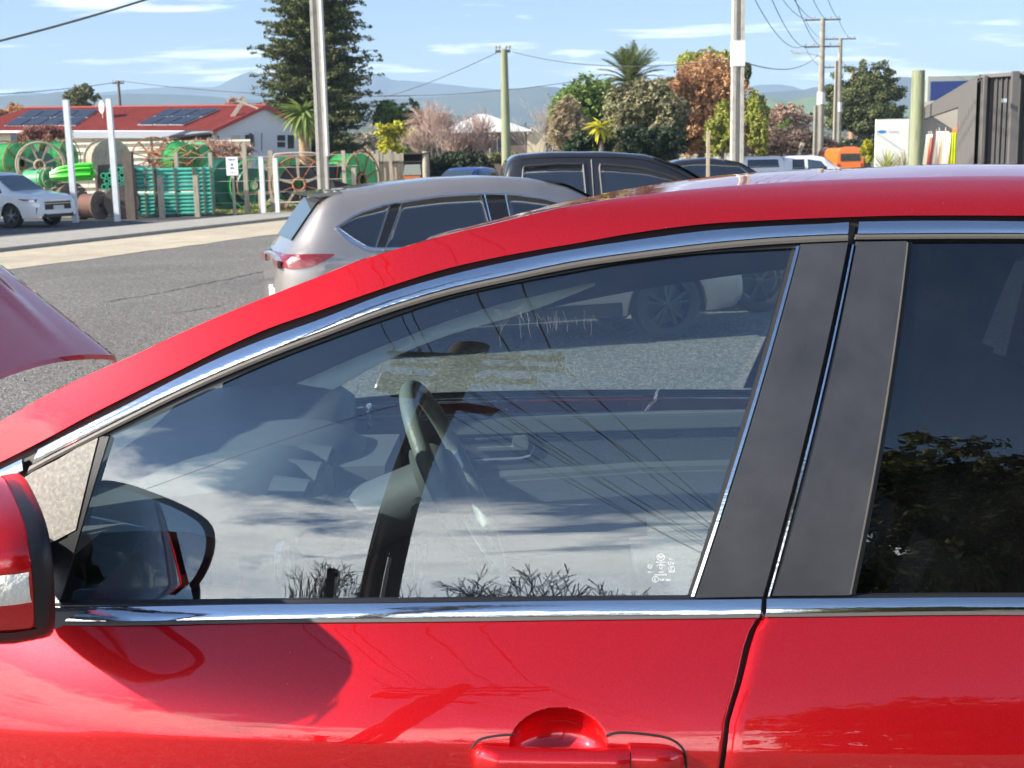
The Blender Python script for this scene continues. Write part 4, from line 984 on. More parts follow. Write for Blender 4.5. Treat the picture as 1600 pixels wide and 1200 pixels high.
wt=[(a*KX,b*KZ) for a,b in [(.50,1.27),(.72,1.40),(1.0,1.475),(1.5,1.535),(1.9,1.545),(2.2,1.53),(2.5,1.475),(2.75,1.395),(2.98,1.27),(3.20,1.12)]]
def zt_(x): return float(np.interp(x,[a for a,b in wt],[b for a,b in wt]))
def zb_(x): return KZ*float(np.interp(x/KX,[.50,.58,.70,.80,1.0,2.0,3.2],[1.27,1.19,1.10,1.068,1.06,1.065,1.085]))
def win(x0,x1,x0t,x1t,m_,nm='side_window'):
    pane(nm,[(x0+(x1-x0)*i/9,zb_(x0+(x1-x0)*i/9)+.008) for i in range(10)],[(x0t+(x1t-x0t)*i/9,zt_(x0t+(x1t-x0t)*i/9)-.012) for i in range(10)],m_)
_cx,_cz=KX,KZ
sy0,get0,pane0=sy,get,pane
def sx_(pl): return [(a*KX,b*KZ) for a,b in pl]
win(.535*KX,.83*KX,.535*KX,1.0*KX,DGLASS,'quarter_window'); win(.93*KX,1.93*KX,1.13*KX,1.86*KX,DGLASS); win(2.15*KX,3.16*KX,2.12*KX,3.1*KX,DGLASS)
pane('pillar_panel',sx_([(.84,1.07),(.92,1.07)]),sx_([(1.015,1.46),(1.12,1.485)]),BLACK)
pane('pillar_panel',sx_([(1.94,1.07),(2.14,1.07)]),sx_([(1.87,1.53),(2.11,1.53)]),BLACK)
trimtube(cx5,'window_trim',sy,[(x,zt_(x)) for x in np.linspace(.5*KX,3.2*KX,40)],.013,CHROME)
trimtube(cx5,'window_trim',sy,[(x,zb_(x)) for x in np.linspace(.74*KX,3.2*KX,30)],.013,CHROME)
pane('chrome_accent',sx_([(.49,1.27),(.60,1.14),(.76,1.052),(.9,1.045)]),sx_([(.53,1.27),(.63,1.185),(.78,1.085),(.9,1.062)]),CHROME,.010)
trimtube(cx5,'door_seam',sy,sx_([(1.97,1.06),(1.99,.8),(1.98,.45)]),.005,RUBBER,off=.001); trimtube(cx5,'door_seam',sy,sx_([(.93,1.04),(.86,.9),(1.1,.76),(1.30,.6),(1.33,.45)]),.005,RUBBER,off=.001)
trimtube(cx5,'pillar_seam',sy,sx_([(1.90,1.53),(1.95,1.06)]),.006,CHROME,off=.004); trimtube(cx5,'pillar_seam',sy,sx_([(2.10,1.53),(2.13,1.06)]),.006,CHROME,off=.004)
for s in (-1,1):
    mb=MB(); pts=[(1.06,.93),(1.26,.94)]; mb.tube(curve_x(sy,pts,s,.03),.014,8); mb.build('door_handle',CHROME,cx5,smooth=True)
    mb=MB(); mb.tube(curve_x(sy,[(1.92,.93),(2.12,.94)],s,.03),.014,8); mb.build('door_handle',CHROME,cx5,smooth=True)
TAIL=mat('red_tail_lens',(.20,.006,.005),rough=.12,coat=1,spec=.8,bump=.3,bs=60)
for s in (-1,1):
    mb=MB(); vv=[]
    B=[(.035,.93),(.10,.915),(.22,.925),(.32,.95),(.50,1.035)]; T=[(.03,1.045),(.10,1.05),(.22,1.055),(.34,1.055),(.50,1.05)]
    B=smoothpl(B,20);T=smoothpl(T,20)
    for i in range(20):
        for j in range(5): q=B[i]+(T[i]-B[i])*j/4; vv.append((q[0]-.008,s*sy(q[0],q[1],.014),q[1]))
    tl_=mesh('tail_light',vv,gridfaces(20,5,s>0),TAIL,cx5,True)
    mb=MB(); mb.box((-.005,s*.52,.955),(.03,.40,.07)); mb.build('light_bar',TAIL,tl_)
vv=[]
for i in range(8):
    for j in range(9): x=.15+.29*i/7; u=-1+2*j/8; vv.append((x-.006,.52*u,get(x)[3]+.016))
mesh('rear_window',vv,gridfaces(8,9),BGLASS,cx5,True)
mb=MB(); mb.prism([(.28,1.595),(.64,1.625),(.66,1.595),(.43,1.575)],'y',-.58,.58); mb.build('roof_spoiler',GREYP,cx5,smooth=40)
mb=MB(); mb.add([(.62,0,1.62),(.86,0,1.665),(.68,.02,1.655),(.68,-.02,1.655),(.66,0,1.73)],[(0,2,4),(2,1,4),(1,3,4),(3,0,4)]); mb.build('shark_fin_aerial',BLACK,cx5)
vv=[]
for i in range(12):
    x=2.56*KX+(3.36-2.56)*KX*i/11
    for j in range(11): u=-1+2*j/10; g_=get(x); vv.append((x,g_[4]*(.93)*u,g_[3]+.012*(1-abs(u))+.014))
mesh('windscreen',vv,gridfaces(12,11,True),BGLASS,cx5,True)
mb=MB(); mb.box((.02,0,.62),(.05,.5,.12)); mb.build('number_plate',WHITEINK,cx5)
for s in(-1,1):
    mb=MB(); mb.lathe([(.001,-.05),(.09,-.03),(.10,.03),(.06,.06),(.001,.07)],(0,0,0),'x',14); o=mb.build('wing_mirror',GREYP,cx5,smooth=True); o.location=(3.2,s*1.0,1.1)
# sill guard along the lower doors and arches
pane('sill_guard',sx_([(1.35,.27),(3.2,.27)]),sx_([(1.38,.42),(3.18,.42)]),BLACK,.012)
USEAL=mat('dull_window_seal',(.035,.033,.03),rough=.5)
# ---- charcoal double-cab ute
CHAR=mat('charcoal_paint',(.022,.022,.026),rough=.3,metal=.3,coat=1,coatior=1.5)
ul=(-2.03,15.1+.92,.0); ur=math.radians(2.5); dz=.10
ST=[(0,.60,1.15,.88,1.17,.80),(.05,.58,1.16,.92,1.18,.84),(1.75,.55,1.19,.93,1.20,.86),(1.92,.45,1.20,.93,1.21,.86),(1.94,.45,1.20,.93,1.80,.66),(2.1,.44,1.19,.93,1.93,.67),(2.5,.44,1.18,.93,1.955,.69),(3.2,.43,1.17,.93,1.945,.69),(3.7,.43,1.16,.93,1.90,.67),(4.1,.43,1.16,.92,1.74,.68),(4.55,.43,1.16,.92,1.46,.72),(4.9,.43,1.15,.92,1.27,.78),(5.3,.45,1.08,.91,1.20,.78),(5.6,.48,.98,.86,1.08,.7),(5.72,.52,.85,.78,.9,.6)]
ute,sy,get,pane=car('pickup_ute','charcoal double-cab pickup ute parked beyond the grey SUV','ute',ul,ur,ST,(1.2,5.0),CHAR,[],R=.39,rimm=DALLOY,nsp=6,nst=150)
def wz(x): return float(np.interp(x,[2.0,2.2,2.6,3.2,3.6,4.0,4.35,4.65],[1.74,1.80,1.82,1.80,1.75,1.63,1.44,1.27]))
def W2(x0,x1,y0,y1,m_):
    pane('side_window',[(x0+(x1-x0)*i/9,1.25) for i in range(10)],[(y0+(y1-y0)*i/9,wz(y0+(y1-y0)*i/9)) for i in range(10)],m_)
    for s in (-1,1):
        loop=[(x0,1.25)]+[(y0,wz(y0))]+[(y0+(y1-y0)*i/9,wz(y0+(y1-y0)*i/9)) for i in range(1,10)]+[(x1,1.25)]
        mb=MB(); mb.tube(curve_x(sy,[tuple(k) for k in resample(loop,40)],s,.008),.014,6); mb.build('window_seal',USEAL,ute,smooth=True)
W2(2.13,2.93,2.19,2.90,DGLASS); W2(3.12,4.62,3.09,4.30,DGLASS)
for a in (3.0,): trimtube(ute,'door_seam',sy,[(a,1.86),(a+.01,1.2),(a,.6)],.008,BLACK,off=.001)
trimtube(ute,'drip_rail',sy,[(2.0,1.86),(2.4,1.895),(3.2,1.885),(3.7,1.83),(4.1,1.66),(4.5,1.42)],.010,RUBBER,off=.004)
vv=[]
for i in range(12):
    x=3.78+(4.84-3.78)*i/11
    for j in range(11): u=-1+2*j/10; g_=get(x); vv.append((x,g_[4]*(.94)*u,g_[3]+.012*(1-abs(u))+.014))
mesh('windscreen',vv,gridfaces(12,11,True),BGLASS,ute,True)
mb=MB(); mb.box((.9,0,1.19),(1.7,1.5,.05)); mb.build('tray_cover',BLACK,ute)
for s in(-1,1):
    mb=MB(); mb.lathe([(.001,-.05),(.10,-.03),(.12,.03),(.06,.06),(.001,.07)],(0,0,0),'x',14); o=mb.build('wing_mirror',BLACK,ute,smooth=True); o.location=(4.1,s*1.08,1.3)
# rescale the ute about its base so that the cab stands at its true height
# ---- white SUV in front of the yard
WHITE=mat('white_car_paint',(.72,.74,.76),rough=.35,coat=1)
ol=(-18.1,41.9,.02); orr=math.radians(-26)
ST=[(0,.4,.95,.7,1.0,.6),(.15,.34,1.0,.84,1.25,.62),(.5,.3,1.0,.88,1.6,.62),(1.5,.28,1.0,.9,1.70,.64),(2.4,.28,.99,.9,1.67,.63),(2.8,.28,.99,.89,1.55,.62),(3.5,.28,1.0,.88,1.12,.7),(3.9,.28,.97,.87,1.06,.72),(4.4,.28,.92,.85,1.0,.68),(4.62,.3,.86,.78,.93,.6),(4.70,.36,.75,.70,.8,.5)]
out,sy,get,pane=car('white_suv','white SUV with slim headlights parked in shade beside the two white steel posts','suv',ol,orr,ST,(.95,3.62),WHITE,[],R=.36,rimm=ALLOY,nsp=10)
pane('side_window',[(2.0,1.06),(3.3,1.06)],[(2.0,1.52),(2.85,1.46)],DGLASS); pane('side_window',[(.7,1.07),(1.9,1.06)],[(.9,1.5),(1.9,1.53)],DGLASS)
vv=[]
for i in range(10):
    x=2.75+(3.55-2.75)*i/9
    for j in range(11): u=-1+2*j/10; g_=get(x); vv.append((x,g_[4]*(.93)*u,g_[3]+.012*(1-abs(u))+.014))
mesh('windscreen',vv,gridfaces(10,11,True),BGLASS,out,True)
for s in (-1,1):
    pane('headlight',[(4.02,.86),(4.35,.80),(4.63,.78)],[(4.0,.88),(4.35,.87),(4.63,.86)],DGLASS,.012,sides=(s,)); pane('headlight_lens',[(4.30,.80),(4.6,.79)],[(4.30,.84),(4.6,.85)],SILV,.016,sides=(s,))
    mb=MB(); mb.prism([(4.35,.50),(4.66,.62),(4.60,.40),(4.35,.34)],'y',s*.70,s*.80); mb.build('fog_light_recess',BLACK,out)
    mb=MB(); mb.lathe([(.001,-.05),(.09,-.03),(.10,.03),(.06,.06),(.001,.07)],(0,0,0),'x',14); o=mb.build('wing_mirror',WHITE,out,smooth=True); o.location=(3.0,s*1.0,1.08)
mb=MB(); mb.box((4.69,0,.66),(.06,1.05,.24)); mb.build('grille',BLACK,out)
for z in (.72,.79): mb=MB(); mb.box((4.725,0,z),(.02,1.1,.022)); mb.build('grille_bar',CHROME,out)
mb=MB(); mb.box((4.735,0,.60),(.02,.42,.12)); mb.build('number_plate',WHITEINK,out)
mb=MB(); mb.box((4.68,0,.36),(.08,1.2,.12)); mb.build('lower_bumper',BLACK,out)
mb=MB(); mb.box((4.735,0,.42),(.02,1.0,.03)); mb.build('bumper_trim',WHITE,out)
# ---- blue hatchback by the dark hedge
BLUE=mat('bright_blue_paint',(.02,.07,.34),rough=.3,metal=.3,coat=1)
p=at(772,280,46.)
ST=[(0,.4,.9,.6,.95,.5),(.2,.3,.95,.78,1.2,.58),(.5,.28,.95,.82,1.42,.58),(1.3,.25,.95,.84,1.5,.6),(2.1,.25,.94,.84,1.48,.6),(2.5,.25,.94,.83,1.35,.6),(3.1,.25,.92,.82,1.0,.66),(3.6,.27,.86,.8,.92,.64),(3.9,.3,.75,.7,.8,.5)]
bc,sy,get,pane=car('blue_hatchback','bright blue hatchback by the dark hedge, left of the charcoal ute','car',(float(p[0])-.3,48.5,0),math.radians(-112),ST,(.7,3.15),BLUE,[],R=.31,nst=60)
pane('side_window',[(.6,.99),(2.9,.99)],[(.7,1.36),(2.3,1.36)],DGLASS)
vv=[]
for i in range(8):
    x=2.35+(3.12-2.35)*i/7
    for j in range(9): u=-1+2*j/8; g_=get(x); vv.append((x,g_[4]*(.93)*u,g_[3]+.012*(1-abs(u))+.014))
mesh('windscreen',vv,gridfaces(8,9,True),BGLASS,bc,True)
for s in (-1,1):
    mb=MB(); mb.lathe([(.001,.0),(.09,-.01),(.1,-.05)],(3.84,s*.52,.72),'x',12); mb.build('headlight',SILV,bc,smooth=True)
mb=MB(); mb.box((3.88,0,.5),(.06,1.2,.14)); mb.build('grille',BLACK,bc)
# ---- black sedan beyond the ute
BLK=mat('black_car_paint',(.012,.012,.016),rough=.25,coat=1,coatior=1.7)
p=at(1050,290,27.)
ST=[(0,.3,.9,.7,.95,.6),(.4,.26,.95,.82,1.0,.66),(1.0,.24,.97,.85,1.30,.58),(1.6,.24,.97,.86,1.50,.56),(2.3,.24,.96,.86,1.54,.57),(2.9,.24,.95,.86,1.42,.6),(3.5,.24,.93,.85,1.05,.68),(4.2,.26,.85,.82,.92,.66),(4.6,.3,.7,.7,.75,.5)]
bs_,sy,get,pane=car('black_sedan','black sedan showing only its roof and dark windows left of the white canopy ute','car',(float(p[0])-1.4,28.,.24),math.radians(4),ST,(.8,3.7),BLK,[],R=.33,nst=70)
pane('side_window',[(.95,1.0),(1.7,1.0),(3.3,1.0)],[(1.05,1.24),(1.8,1.44),(2.85,1.38)],DGLASS)
vv=[]
for i in range(8):
    x=2.6+(3.45-2.6)*i/7
    for j in range(9): u=-1+2*j/8; g_=get(x); vv.append((x,g_[4]*(.93)*u,g_[3]+.012*(1-abs(u))+.014))
mesh('windscreen',vv,gridfaces(8,9,True),BGLASS,bs_,True)
# ---- white ute with a canopy
p=at(1160,300,60.)
ST=[(0,.5,1.0,.7,1.05,.6),(.1,.45,1.0,.84,1.1,.6),(.7,.42,1.02,.86,1.30,.62),(1.25,.4,1.08,.86,1.74,.62),(1.7,.4,1.10,.86,1.82,.64),(2.9,.4,1.12,.86,1.82,.64),(3.12,.4,1.12,.86,1.74,.62),(3.16,.4,1.12,.86,1.58,.60),(3.22,.4,1.12,.86,1.58,.60),(3.26,.4,1.12,.86,1.82,.66),(5.1,.4,1.12,.86,1.84,.70),(5.2,.4,1.1,.84,1.6,.68)]
wl=(float(at(1316,290,58)[0]),57.4,-.04)
ST=[(a*.93,b*.9,c*.9,d,e*.9,f) for a,b,c,d,e,f in ST]
wu,sy,get,pane=car('canopy_ute','white ute with fitted canopy parked across, bonnet towards the orange van','ute',wl,math.radians(180+3),ST,(.9,3.9),WHITE,[],R=.35,nst=110)
SC=lambda pl:[(a*.93,b*.9) for a,b in pl]
pane('side_window',SC([(1.2,1.20),(2.1,1.18)]),SC([(1.45,1.55),(2.1,1.66)]),BGLASS); pane('side_window',SC([(2.25,1.18),(2.85,1.18)]),SC([(2.25,1.66),(2.8,1.66)]),DGLASS)
pane('canopy_window',SC([(3.45,1.30),(4.95,1.30)]),SC([(3.50,1.68),(4.95,1.68)]),DGLASS)
vv=[]
for i in range(8):
    x=.70+(1.13-.70)*i/7
    for j in range(9): u=-1+2*j/8; g_=get(x); vv.append((x,g_[4]*(.9)*u,g_[3]+.012*(1-abs(u))+.014))
mesh('windscreen',vv,gridfaces(8,9,True),BGLASS,wu,True)
mb=MB(); mb.box((1.25,-1.0,1.08),(.12,.16,.2)); mb.build('wing_mirror',BLACK,wu)
mb=MB(); mb.box((1.25,1.0,1.08),(.12,.16,.2)); mb.build('wing_mirror',BLACK,wu)
# ---- orange camper van seen from behind
ORG=mat('orange_van_paint',(.75,.17,.02),rough=.4,coat=.6)
oY=62.; p=at(1328,262,oY); W_=42*sc(oY)
van=thing('orange_van','boxy orange van seen from behind at the far right of the parked cars','van',(float(p[0]),oY,.2),0)
H=pz(1328,229,oY)-.2
mb=MB(); v=[];n=12
secs=[(-W_/2,.35),(-W_/2-.02,.9),(-W_/2,1.15),(-W_/2+.09,H-.22),(-W_/2+.2,H-.05),(-W_/2+.42,H)]
sec=secs+[(-a,z) for a,z in secs[::-1]]; k=len(sec)
for y,s in ((-.02,.97),(.05,1.),(3.9,1.),(4.1,.95)): v+=[(a*s,y,z*(1 if z<1 else (.99 if s<1 else 1))) for a,z in sec]
f=[]
for i in range(3):
    for j in range(k): f.append((i*k+j,i*k+(j+1)%k,(i+1)*k+(j+1)%k,(i+1)*k+j))
f+=[tuple(range(k)),tuple(3*k+j for j in range(k))]
mb.add(v,f); mb.build('body',ORG,van)
mb=MB(); mb.box((0,-.03,H-.50),(W_-.38,.03,.34)); mb.build('rear_window',DGLASS,van)
mb=MB(); mb.box((0,1.8,H+.05),(W_*.8,3.2,.06)); mb.build('roof_rack',BLACK,van)
mb=MB(); mb.box((0,-.05,.5),(W_,.1,.12)); mb.build('rear_bumper',WHITEINK,van)
for s in (-1,1):
    mb=MB(); mb.box((s*(W_/2-.1),-.035,.85),(.1,.03,.2)); mb.build('tail_light',TAIL,van)
    for y in (.8,3.2): 
        m_=MB(); m_.lathe([(.001,-.1),(.33,-.1),(.35,-.06),(.35,.06),(.33,.1),(.001,.1)],(0,0,0),'x',18); o=m_.build('wheel',TYRE,van,smooth=40); o.location=(s*(W_/2-.12),y,.33)
# ================================================================ YARD, HOUSES, POLES
WOODG=mat('weathered_grey_timber',(.30,.27,.21),rough=.9,var=[(.42,.38,.29),(.24,.22,.18)],vs=5,bump=.5,bs=25,stretch=(3,3,.4))
WOODD=mat('dark_old_timber',(.10,.085,.07),rough=.9,var=(.17,.14,.11),vs=5,bump=.5,bs=25,stretch=(3,3,.4))
WOODP=mat('pale_drum_timber',(.52,.42,.30),rough=.9,var=(.38,.31,.24),vs=3,bump=.4)
STEELW=mat('white_painted_steel',(.74,.77,.8),rough=.45,var=(.62,.64,.66),vs=3)
GALV=mat('galvanised_steel',(.5,.5,.47),rough=.5,metal=.3)
RUST=mat('rusty_steel',(.28,.11,.05),rough=.85,var=(.42,.2,.1),vs=9)
GREEN=mat('bright_green_duct',(.06,.36,.09),rough=.5,var=[(.10,.5,.16),(.04,.25,.08)],vs=3)
GREEN2=mat('green_duct',(.05,.34,.13),rough=.45,var=(.10,.48,.2),vs=2)
TEAL=mat('teal_duct_pipe',(.05,.33,.26),rough=.4,var=(.08,.42,.33),vs=4)
TEALD=mat('dark_green_duct',(.03,.13,.09),rough=.5,var=(.05,.2,.13),vs=2)
BLK2=mat('black_cable',(.02,.02,.024),rough=.6)
CONCP=mat('concrete_pole',(.40,.38,.33),rough=.9,var=[(.46,.44,.39),(.33,.31,.27)],vs=2.5,bump=.3)
TIMP=mat('treated_pine_pole',(.20,.23,.13),rough=.9,var=[(.27,.29,.18),(.16,.18,.11)],vs=3,bump=.5,stretch=(3,3,.3))
WIRE=mat('overhead_wire',(.05,.05,.05),rough=.6)
REDR=mat('red_corrugated_roof',(.24,.035,.022),rough=.6,var=(.17,.025,.018),vs=2)
CREAMC=mat('cream_corrugated_fence',(.66,.62,.50),rough=.6,var=(.55,.52,.43),vs=1)
def post(name,label,cat,px,y0,y1,Y,wd,m,group=None,rnd=False,lean=0,dy=None):
    """a post whose foot stands on the ground at depth Y and whose top reaches pixel row y0"""
    b=at(px,y1,Y); x=float(b[0]); top=float(at(px,y0,Y)[2]); mb=MB()
    if rnd: mb.lathe([(wd/2,-.3),(wd/2,top*.5),(wd/2*.95,top-.01),(wd/2*.8,top),(.001,top)],(0,0,0),'z',14)
    else: mb.box((0,0,(top-.3)/2),(wd,wd,top+.3))
    o=mb.build(name,m,None,smooth=50 if rnd else False); o.location=(x,Y,0); o.rotation_euler=(0,lean,0); tag(o,label,cat,group); return o
YF=46.
post('steel_post','left one of two tall white steel posts at the driveway edge','post',118,156,345,42.4,.17,STEELW,'tall white steel posts')
post('steel_post','right one of two tall white steel posts, in front of the pipe ends','post',184,154,345,42.6,.17,STEELW,'tall white steel posts')
post('timber_post','thick dark timber post between the pipe ends and the teal pipe stacks','post',207,237,345,43.6,.30,WOODD)
PG='fence posts of the yard'
post('fence_post','fence post in front of the teal pipes, second post from the left','post',281,238,332,YF,.13,WOODG,PG)
post('fence_post','fence post between the teal pipe stacks and the white sign','post',334,238,332,YF,.13,WOODG,PG)
post('fence_post','fence post just right of the white sign','post',387,224,330,YF,.15,WOODG,PG)
post('fence_post','crooked grey fence post beside the two white gate posts','post',427,235,318,YF+1,.18,WOODG,PG)
SG='short timber stakes along the yard'
post('timber_stake','short stake in front of the teal pipes','stake',254,277,340,44.,.17,WOODG,SG)
post('timber_stake','short stake right of the first one, by the second pipe bundle','stake',309,274,333,44.6,.17,WOODG,SG)
post('timber_stake','short stake standing in yellow grass left of the white gate post','stake',408,296,327,45.2,.13,WOODG,SG)
post('gate_post','left white steel gate post in front of the green cable drum','post',412,245,328,45,.15,STEELW,'white steel gate posts')
post('gate_post','right white steel gate post beside the big spoked drum','post',434,247,325,45,.14,STEELW,'white steel gate posts')
post('fence_post','slim pale post in front of the green coil right of the concrete pole','post',539,235,300,YF,.13,WOODG,PG)
post('fence_post','short pale post at the right edge of the big green coil','post',554,262,300,YF,.15,WOODG,PG)
# sign on its own stake
def signpost():
    Y=45.4; b=at(365,300,Y); s=sc(Y); t=thing('yard_sign','white sign with blue figure and lettering on a stake at the yard fence','sign',(float(b[0]),Y,0))
    mb=MB(); zt=pz(365,249,Y); mb.box((0,.04,(zt-.3)/2),(.09,.07,zt+.3)); mb.build('stake',WOODG,t)
    z0,z1=pz(365,274,Y),pz(365,245,Y); mb=MB(); mb.box((0,0,(z0+z1)/2),(18*s,.02,z1-z0)); bd=mb.build('sign_board',mat('sign_white',(.85,.86,.86),rough=.5),t)
    INK=mat('sign_blue_ink',(.02,.04,.16),rough=.6); c=(z0+z1)/2; u=s
    mb=MB(); y=-.013
    mb.prism([(-1.5*u,c+1*u),(1.5*u,c+1*u),(2.2*u,c-.5*u),(.9*u,c+4*u),(-.9*u,c+4*u),(-2.2*u,c-.5*u)],'y',y-.002,y); mb.build('figure_top',INK,bd)
    mb=MB(); mb.prism([(-3*u,c-2*u),(3*u,c-2*u),(1.8*u,c-5.5*u),(.6*u,c-3.2*u),(-.6*u,c-3.2*u),(-1.8*u,c-5.5*u)],'y',y-.002,y); mb.build('figure_legs',INK,bd)
    for txt,zz,sz in (('BIRDS',c+8.5*u,4.2*u),('C W P',c-10.8*u,3.2*u)):
        cu=bpy.data.curves.new('lettering','FONT'); cu.body=txt; cu.size=sz; cu.align_x='CENTER'; cu.extrude=.002
        o=bpy.data.objects.new('t',cu); COL.objects.link(o); bpy.context.view_layer.update(); me=bpy.data.meshes.new_from_object(o); bpy.data.objects.remove(o)
        me.materials.clear(); me.materials.append(INK); l=mesh('lettering',None,None,None,bd,data=me); l.location=(0,y,zz); l.rotation_euler=(math.pi/2,0,0)
signpost()
# wire fence strands and mesh
def strands(name,label,x0,x1,Y,rows,posts=()):
    a=at(x0,300,Y)[0]; b=at(x1,300,Y)[0]; mb=MB()
    for py in rows:
        z=pz((x0+x1)/2,py,Y); mb.tube([(a,Y,z),((a+b)/2,Y,z-.02),(b,Y,z)],.010,4)
    o=mb.build(name,GALV); tag(o,label,'fence'); o['kind']='stuff'; return o
strands('wire_fence','thin wire strands stretched between the yard fence posts',225,560,YF,(244,262,282,300,316))
# cable drums
def drum(label,px,py,Y,r,w,rot,tilt=0,fl=WOODG,core=GREEN2,spoke=0,rim=None,planks=True,zc=None,cr=.82,group='cable drums in the yard',hole=True,coils=9,cat='cable drum'):
    p=at(px,py,Y); z=float(p[2]) if zc is None else zc
    t=thing('cable_drum',label,cat,(float(p[0]),Y,z),0,group); t.rotation_euler=(tilt,0,rot)  # axis along local y
    mb=MB(); prof=[(r*.3,-w/2+.05)]
    for k in range(coils+1):
        y=-w/2+.05+(w-.1)*k/coils; prof+=[(r*cr,y),(r*cr*.955,y+(w-.1)/coils*.45)] if k<coils else [(r*cr,y)]
    prof+=[(r*.3,w/2-.05)]; mb.lathe(prof,(0,0,0),'y',28); mb.build('duct_coil',core,t,smooth=50)
    for s in (-1,1):
        if spoke:
            mb=MB(); mb.tube([(r*math.cos(a),s*w/2,r*math.sin(a)) for a in [2*math.pi*k/30 for k in range(30)]],(.045 if fl is WOODP and rim is WOODP else .026)*r/.9,6,closed=True)
            mb.tube([(r*.22*math.cos(a),s*w/2,r*.22*math.sin(a)) for a in [2*math.pi*k/14 for k in range(14)]],.05,6,closed=True); rm=mb.build('rim',rim or RUST,t,smooth=True)
            for k in range(spoke):
                a=2*math.pi*k/spoke+.35; mb=MB(); mb.bar((r*.18*math.cos(a),s*w/2,r*.18*math.sin(a)),(r*1.0*math.cos(a),s*w/2,r*1.0*math.sin(a)),(.09 if (fl is WOODP and k%2==0) or rim is WOODP else .035)*r,.04,up=(0,1,0)); mb.build('spoke',fl if k%2==0 else (rim or RUST),rm)
        elif planks:
            npk=7; 
            for k in range(npk):
                z0=-r+2*r*k/npk; z1=z0+2*r/npk-.012; pl=[]
                for zz in np.linspace(z0,z1,5): pl.append((math.sqrt(max(0,r*r-zz*zz)),zz))
                poly=[(a,b) for a,b in pl]+[(-a,b) for a,b in pl[::-1]]
                poly=[q for i,q in enumerate(poly) if i==0 or abs(q[0]-poly[i-1][0])+abs(q[1]-poly[i-1][1])>1e-4]
                mb=MB(); o_=.006*((k*7)%3); mb.prism(poly,'y',s*w/2-.025-o_*0,s*w/2+.025+o_); mb.build('plank',fl,t)
            if hole: 
                mb=MB(); mb.lathe([(.001,s*(w/2+.045)),(.06,s*(w/2+.045)),(.07,s*w/2)],(0,0,0),'y',10); mb.build('hub_plate',BLK2,t)
    return t
DW=mat('weathered_dark_drum',(.12,.10,.09),rough=.9,var=(.2,.165,.14),vs=3,bump=.4)
drum('dark wooden drum with pinkish staves standing in shade behind the left white post',142,322,44.2,.50,.75,math.radians(68),fl=DW,core=mat('stained_staves',(.30,.14,.11),rough=.9,var=(.2,.15,.12),vs=2),zc=.50)
drum('dark wooden drum facing the road in front of the thick timber post',192,320,44.4,.58,.6,math.radians(10),fl=DW,core=mat('red_stained_staves',(.36,.10,.08),rough=.9,var=(.3,.22,.17),vs=2),zc=.58)
drum('dark drum half hidden behind the white SUV bonnet',108,308,45.6,.55,.7,math.radians(40),fl=DW,core=WOODD,zc=.72)
drum('pale wooden drum of green duct lying above the white SUV bonnet',58,282,46.5,.42,.9,math.radians(75),fl=WOODP,core=GREEN2,zc=1.38,planks=False,spoke=0)
for x_ in (38,58,78):
    pass
drum('pale spoked drum with star-shaped arms behind the white SUV',64,258,47.5,.82,.5,math.radians(12),fl=WOODP,core=TEALD,spoke=8,rim=WOODP,cr=.6)
drum('pale ringed drum of green duct left of the bright green coil',76,284,46,.40,.35,math.radians(60),fl=WOODP,core=GREEN2,spoke=6,rim=WOODP,zc=1.42)
drum('big drum of bright green duct far left above the white SUV roof',22,255,50,.85,.9,math.radians(60),fl=RUST,core=GREEN,spoke=6,cr=.9)
drum('green duct drum left of the white steel posts in the back row',60,247,53,.80,.9,math.radians(80),fl=RUST,core=GREEN2,spoke=6,cr=.9)
drum('green duct drum right of the leftmost white post in the back row',96,247,53,.75,.8,math.radians(75),fl=RUST,core=GREEN,spoke=6,cr=.9)
drum('upright timber-planked drum behind the two tall white posts',168,250,50,.78,1.0,math.radians(35),fl=WOODG,core=WOODG,cr=.9)
drum('rusty spoked ring with no duct left above the teal pipes',240,248,52,.85,.4,math.radians(20),fl=RUST,core=WOODD,spoke=10,cr=.2)
drum('green coiled drum tilted above the teal pipe stacks',282,250,50,.72,.8,math.radians(55),tilt=.3,fl=RUST,core=GREEN,spoke=8,cr=.92)
drum('green coil drum with rusty rings right of the tilted one',305,247,50.6,.66,.8,math.radians(-30),fl=RUST,core=GREEN2,spoke=8,cr=.92)
drum('large dull green drum directly behind the white sign',352,286,48.6,.98,.9,math.radians(52),fl=TEALD,core=TEALD,cr=.97,planks=False,zc=1.05)
drum('green drum with wooden hub between the sign and the gate posts',398,280,48,.95,.8,math.radians(18),fl=GREEN2,core=TEALD,spoke=6,rim=GREEN,cr=.7,zc=.98)
big=drum('big rust-rimmed drum with pale crossed arms left of the concrete pole',468,280,46.8,.98,.9,math.radians(6),fl=WOODP,core=BLK2,spoke=10,cr=.72,zc=1.02)
drum('green duct drum seen through the left side of the rust-rimmed one',448,268,48.6,.9,.9,math.radians(10),fl=RUST,core=GREEN,spoke=6,cr=.9,zc=1.2)
drum('black cable drum with rusty frame right of the concrete pole',514,282,47.4,.88,.9,math.radians(40),fl=RUST,core=BLK2,spoke=6,cr=.86,zc=.95)
drum('tall green coil drum against the board fence',548,275,48.2,1.05,1.1,math.radians(58),fl=RUST,core=GREEN,spoke=8,cr=.93,zc=1.1)
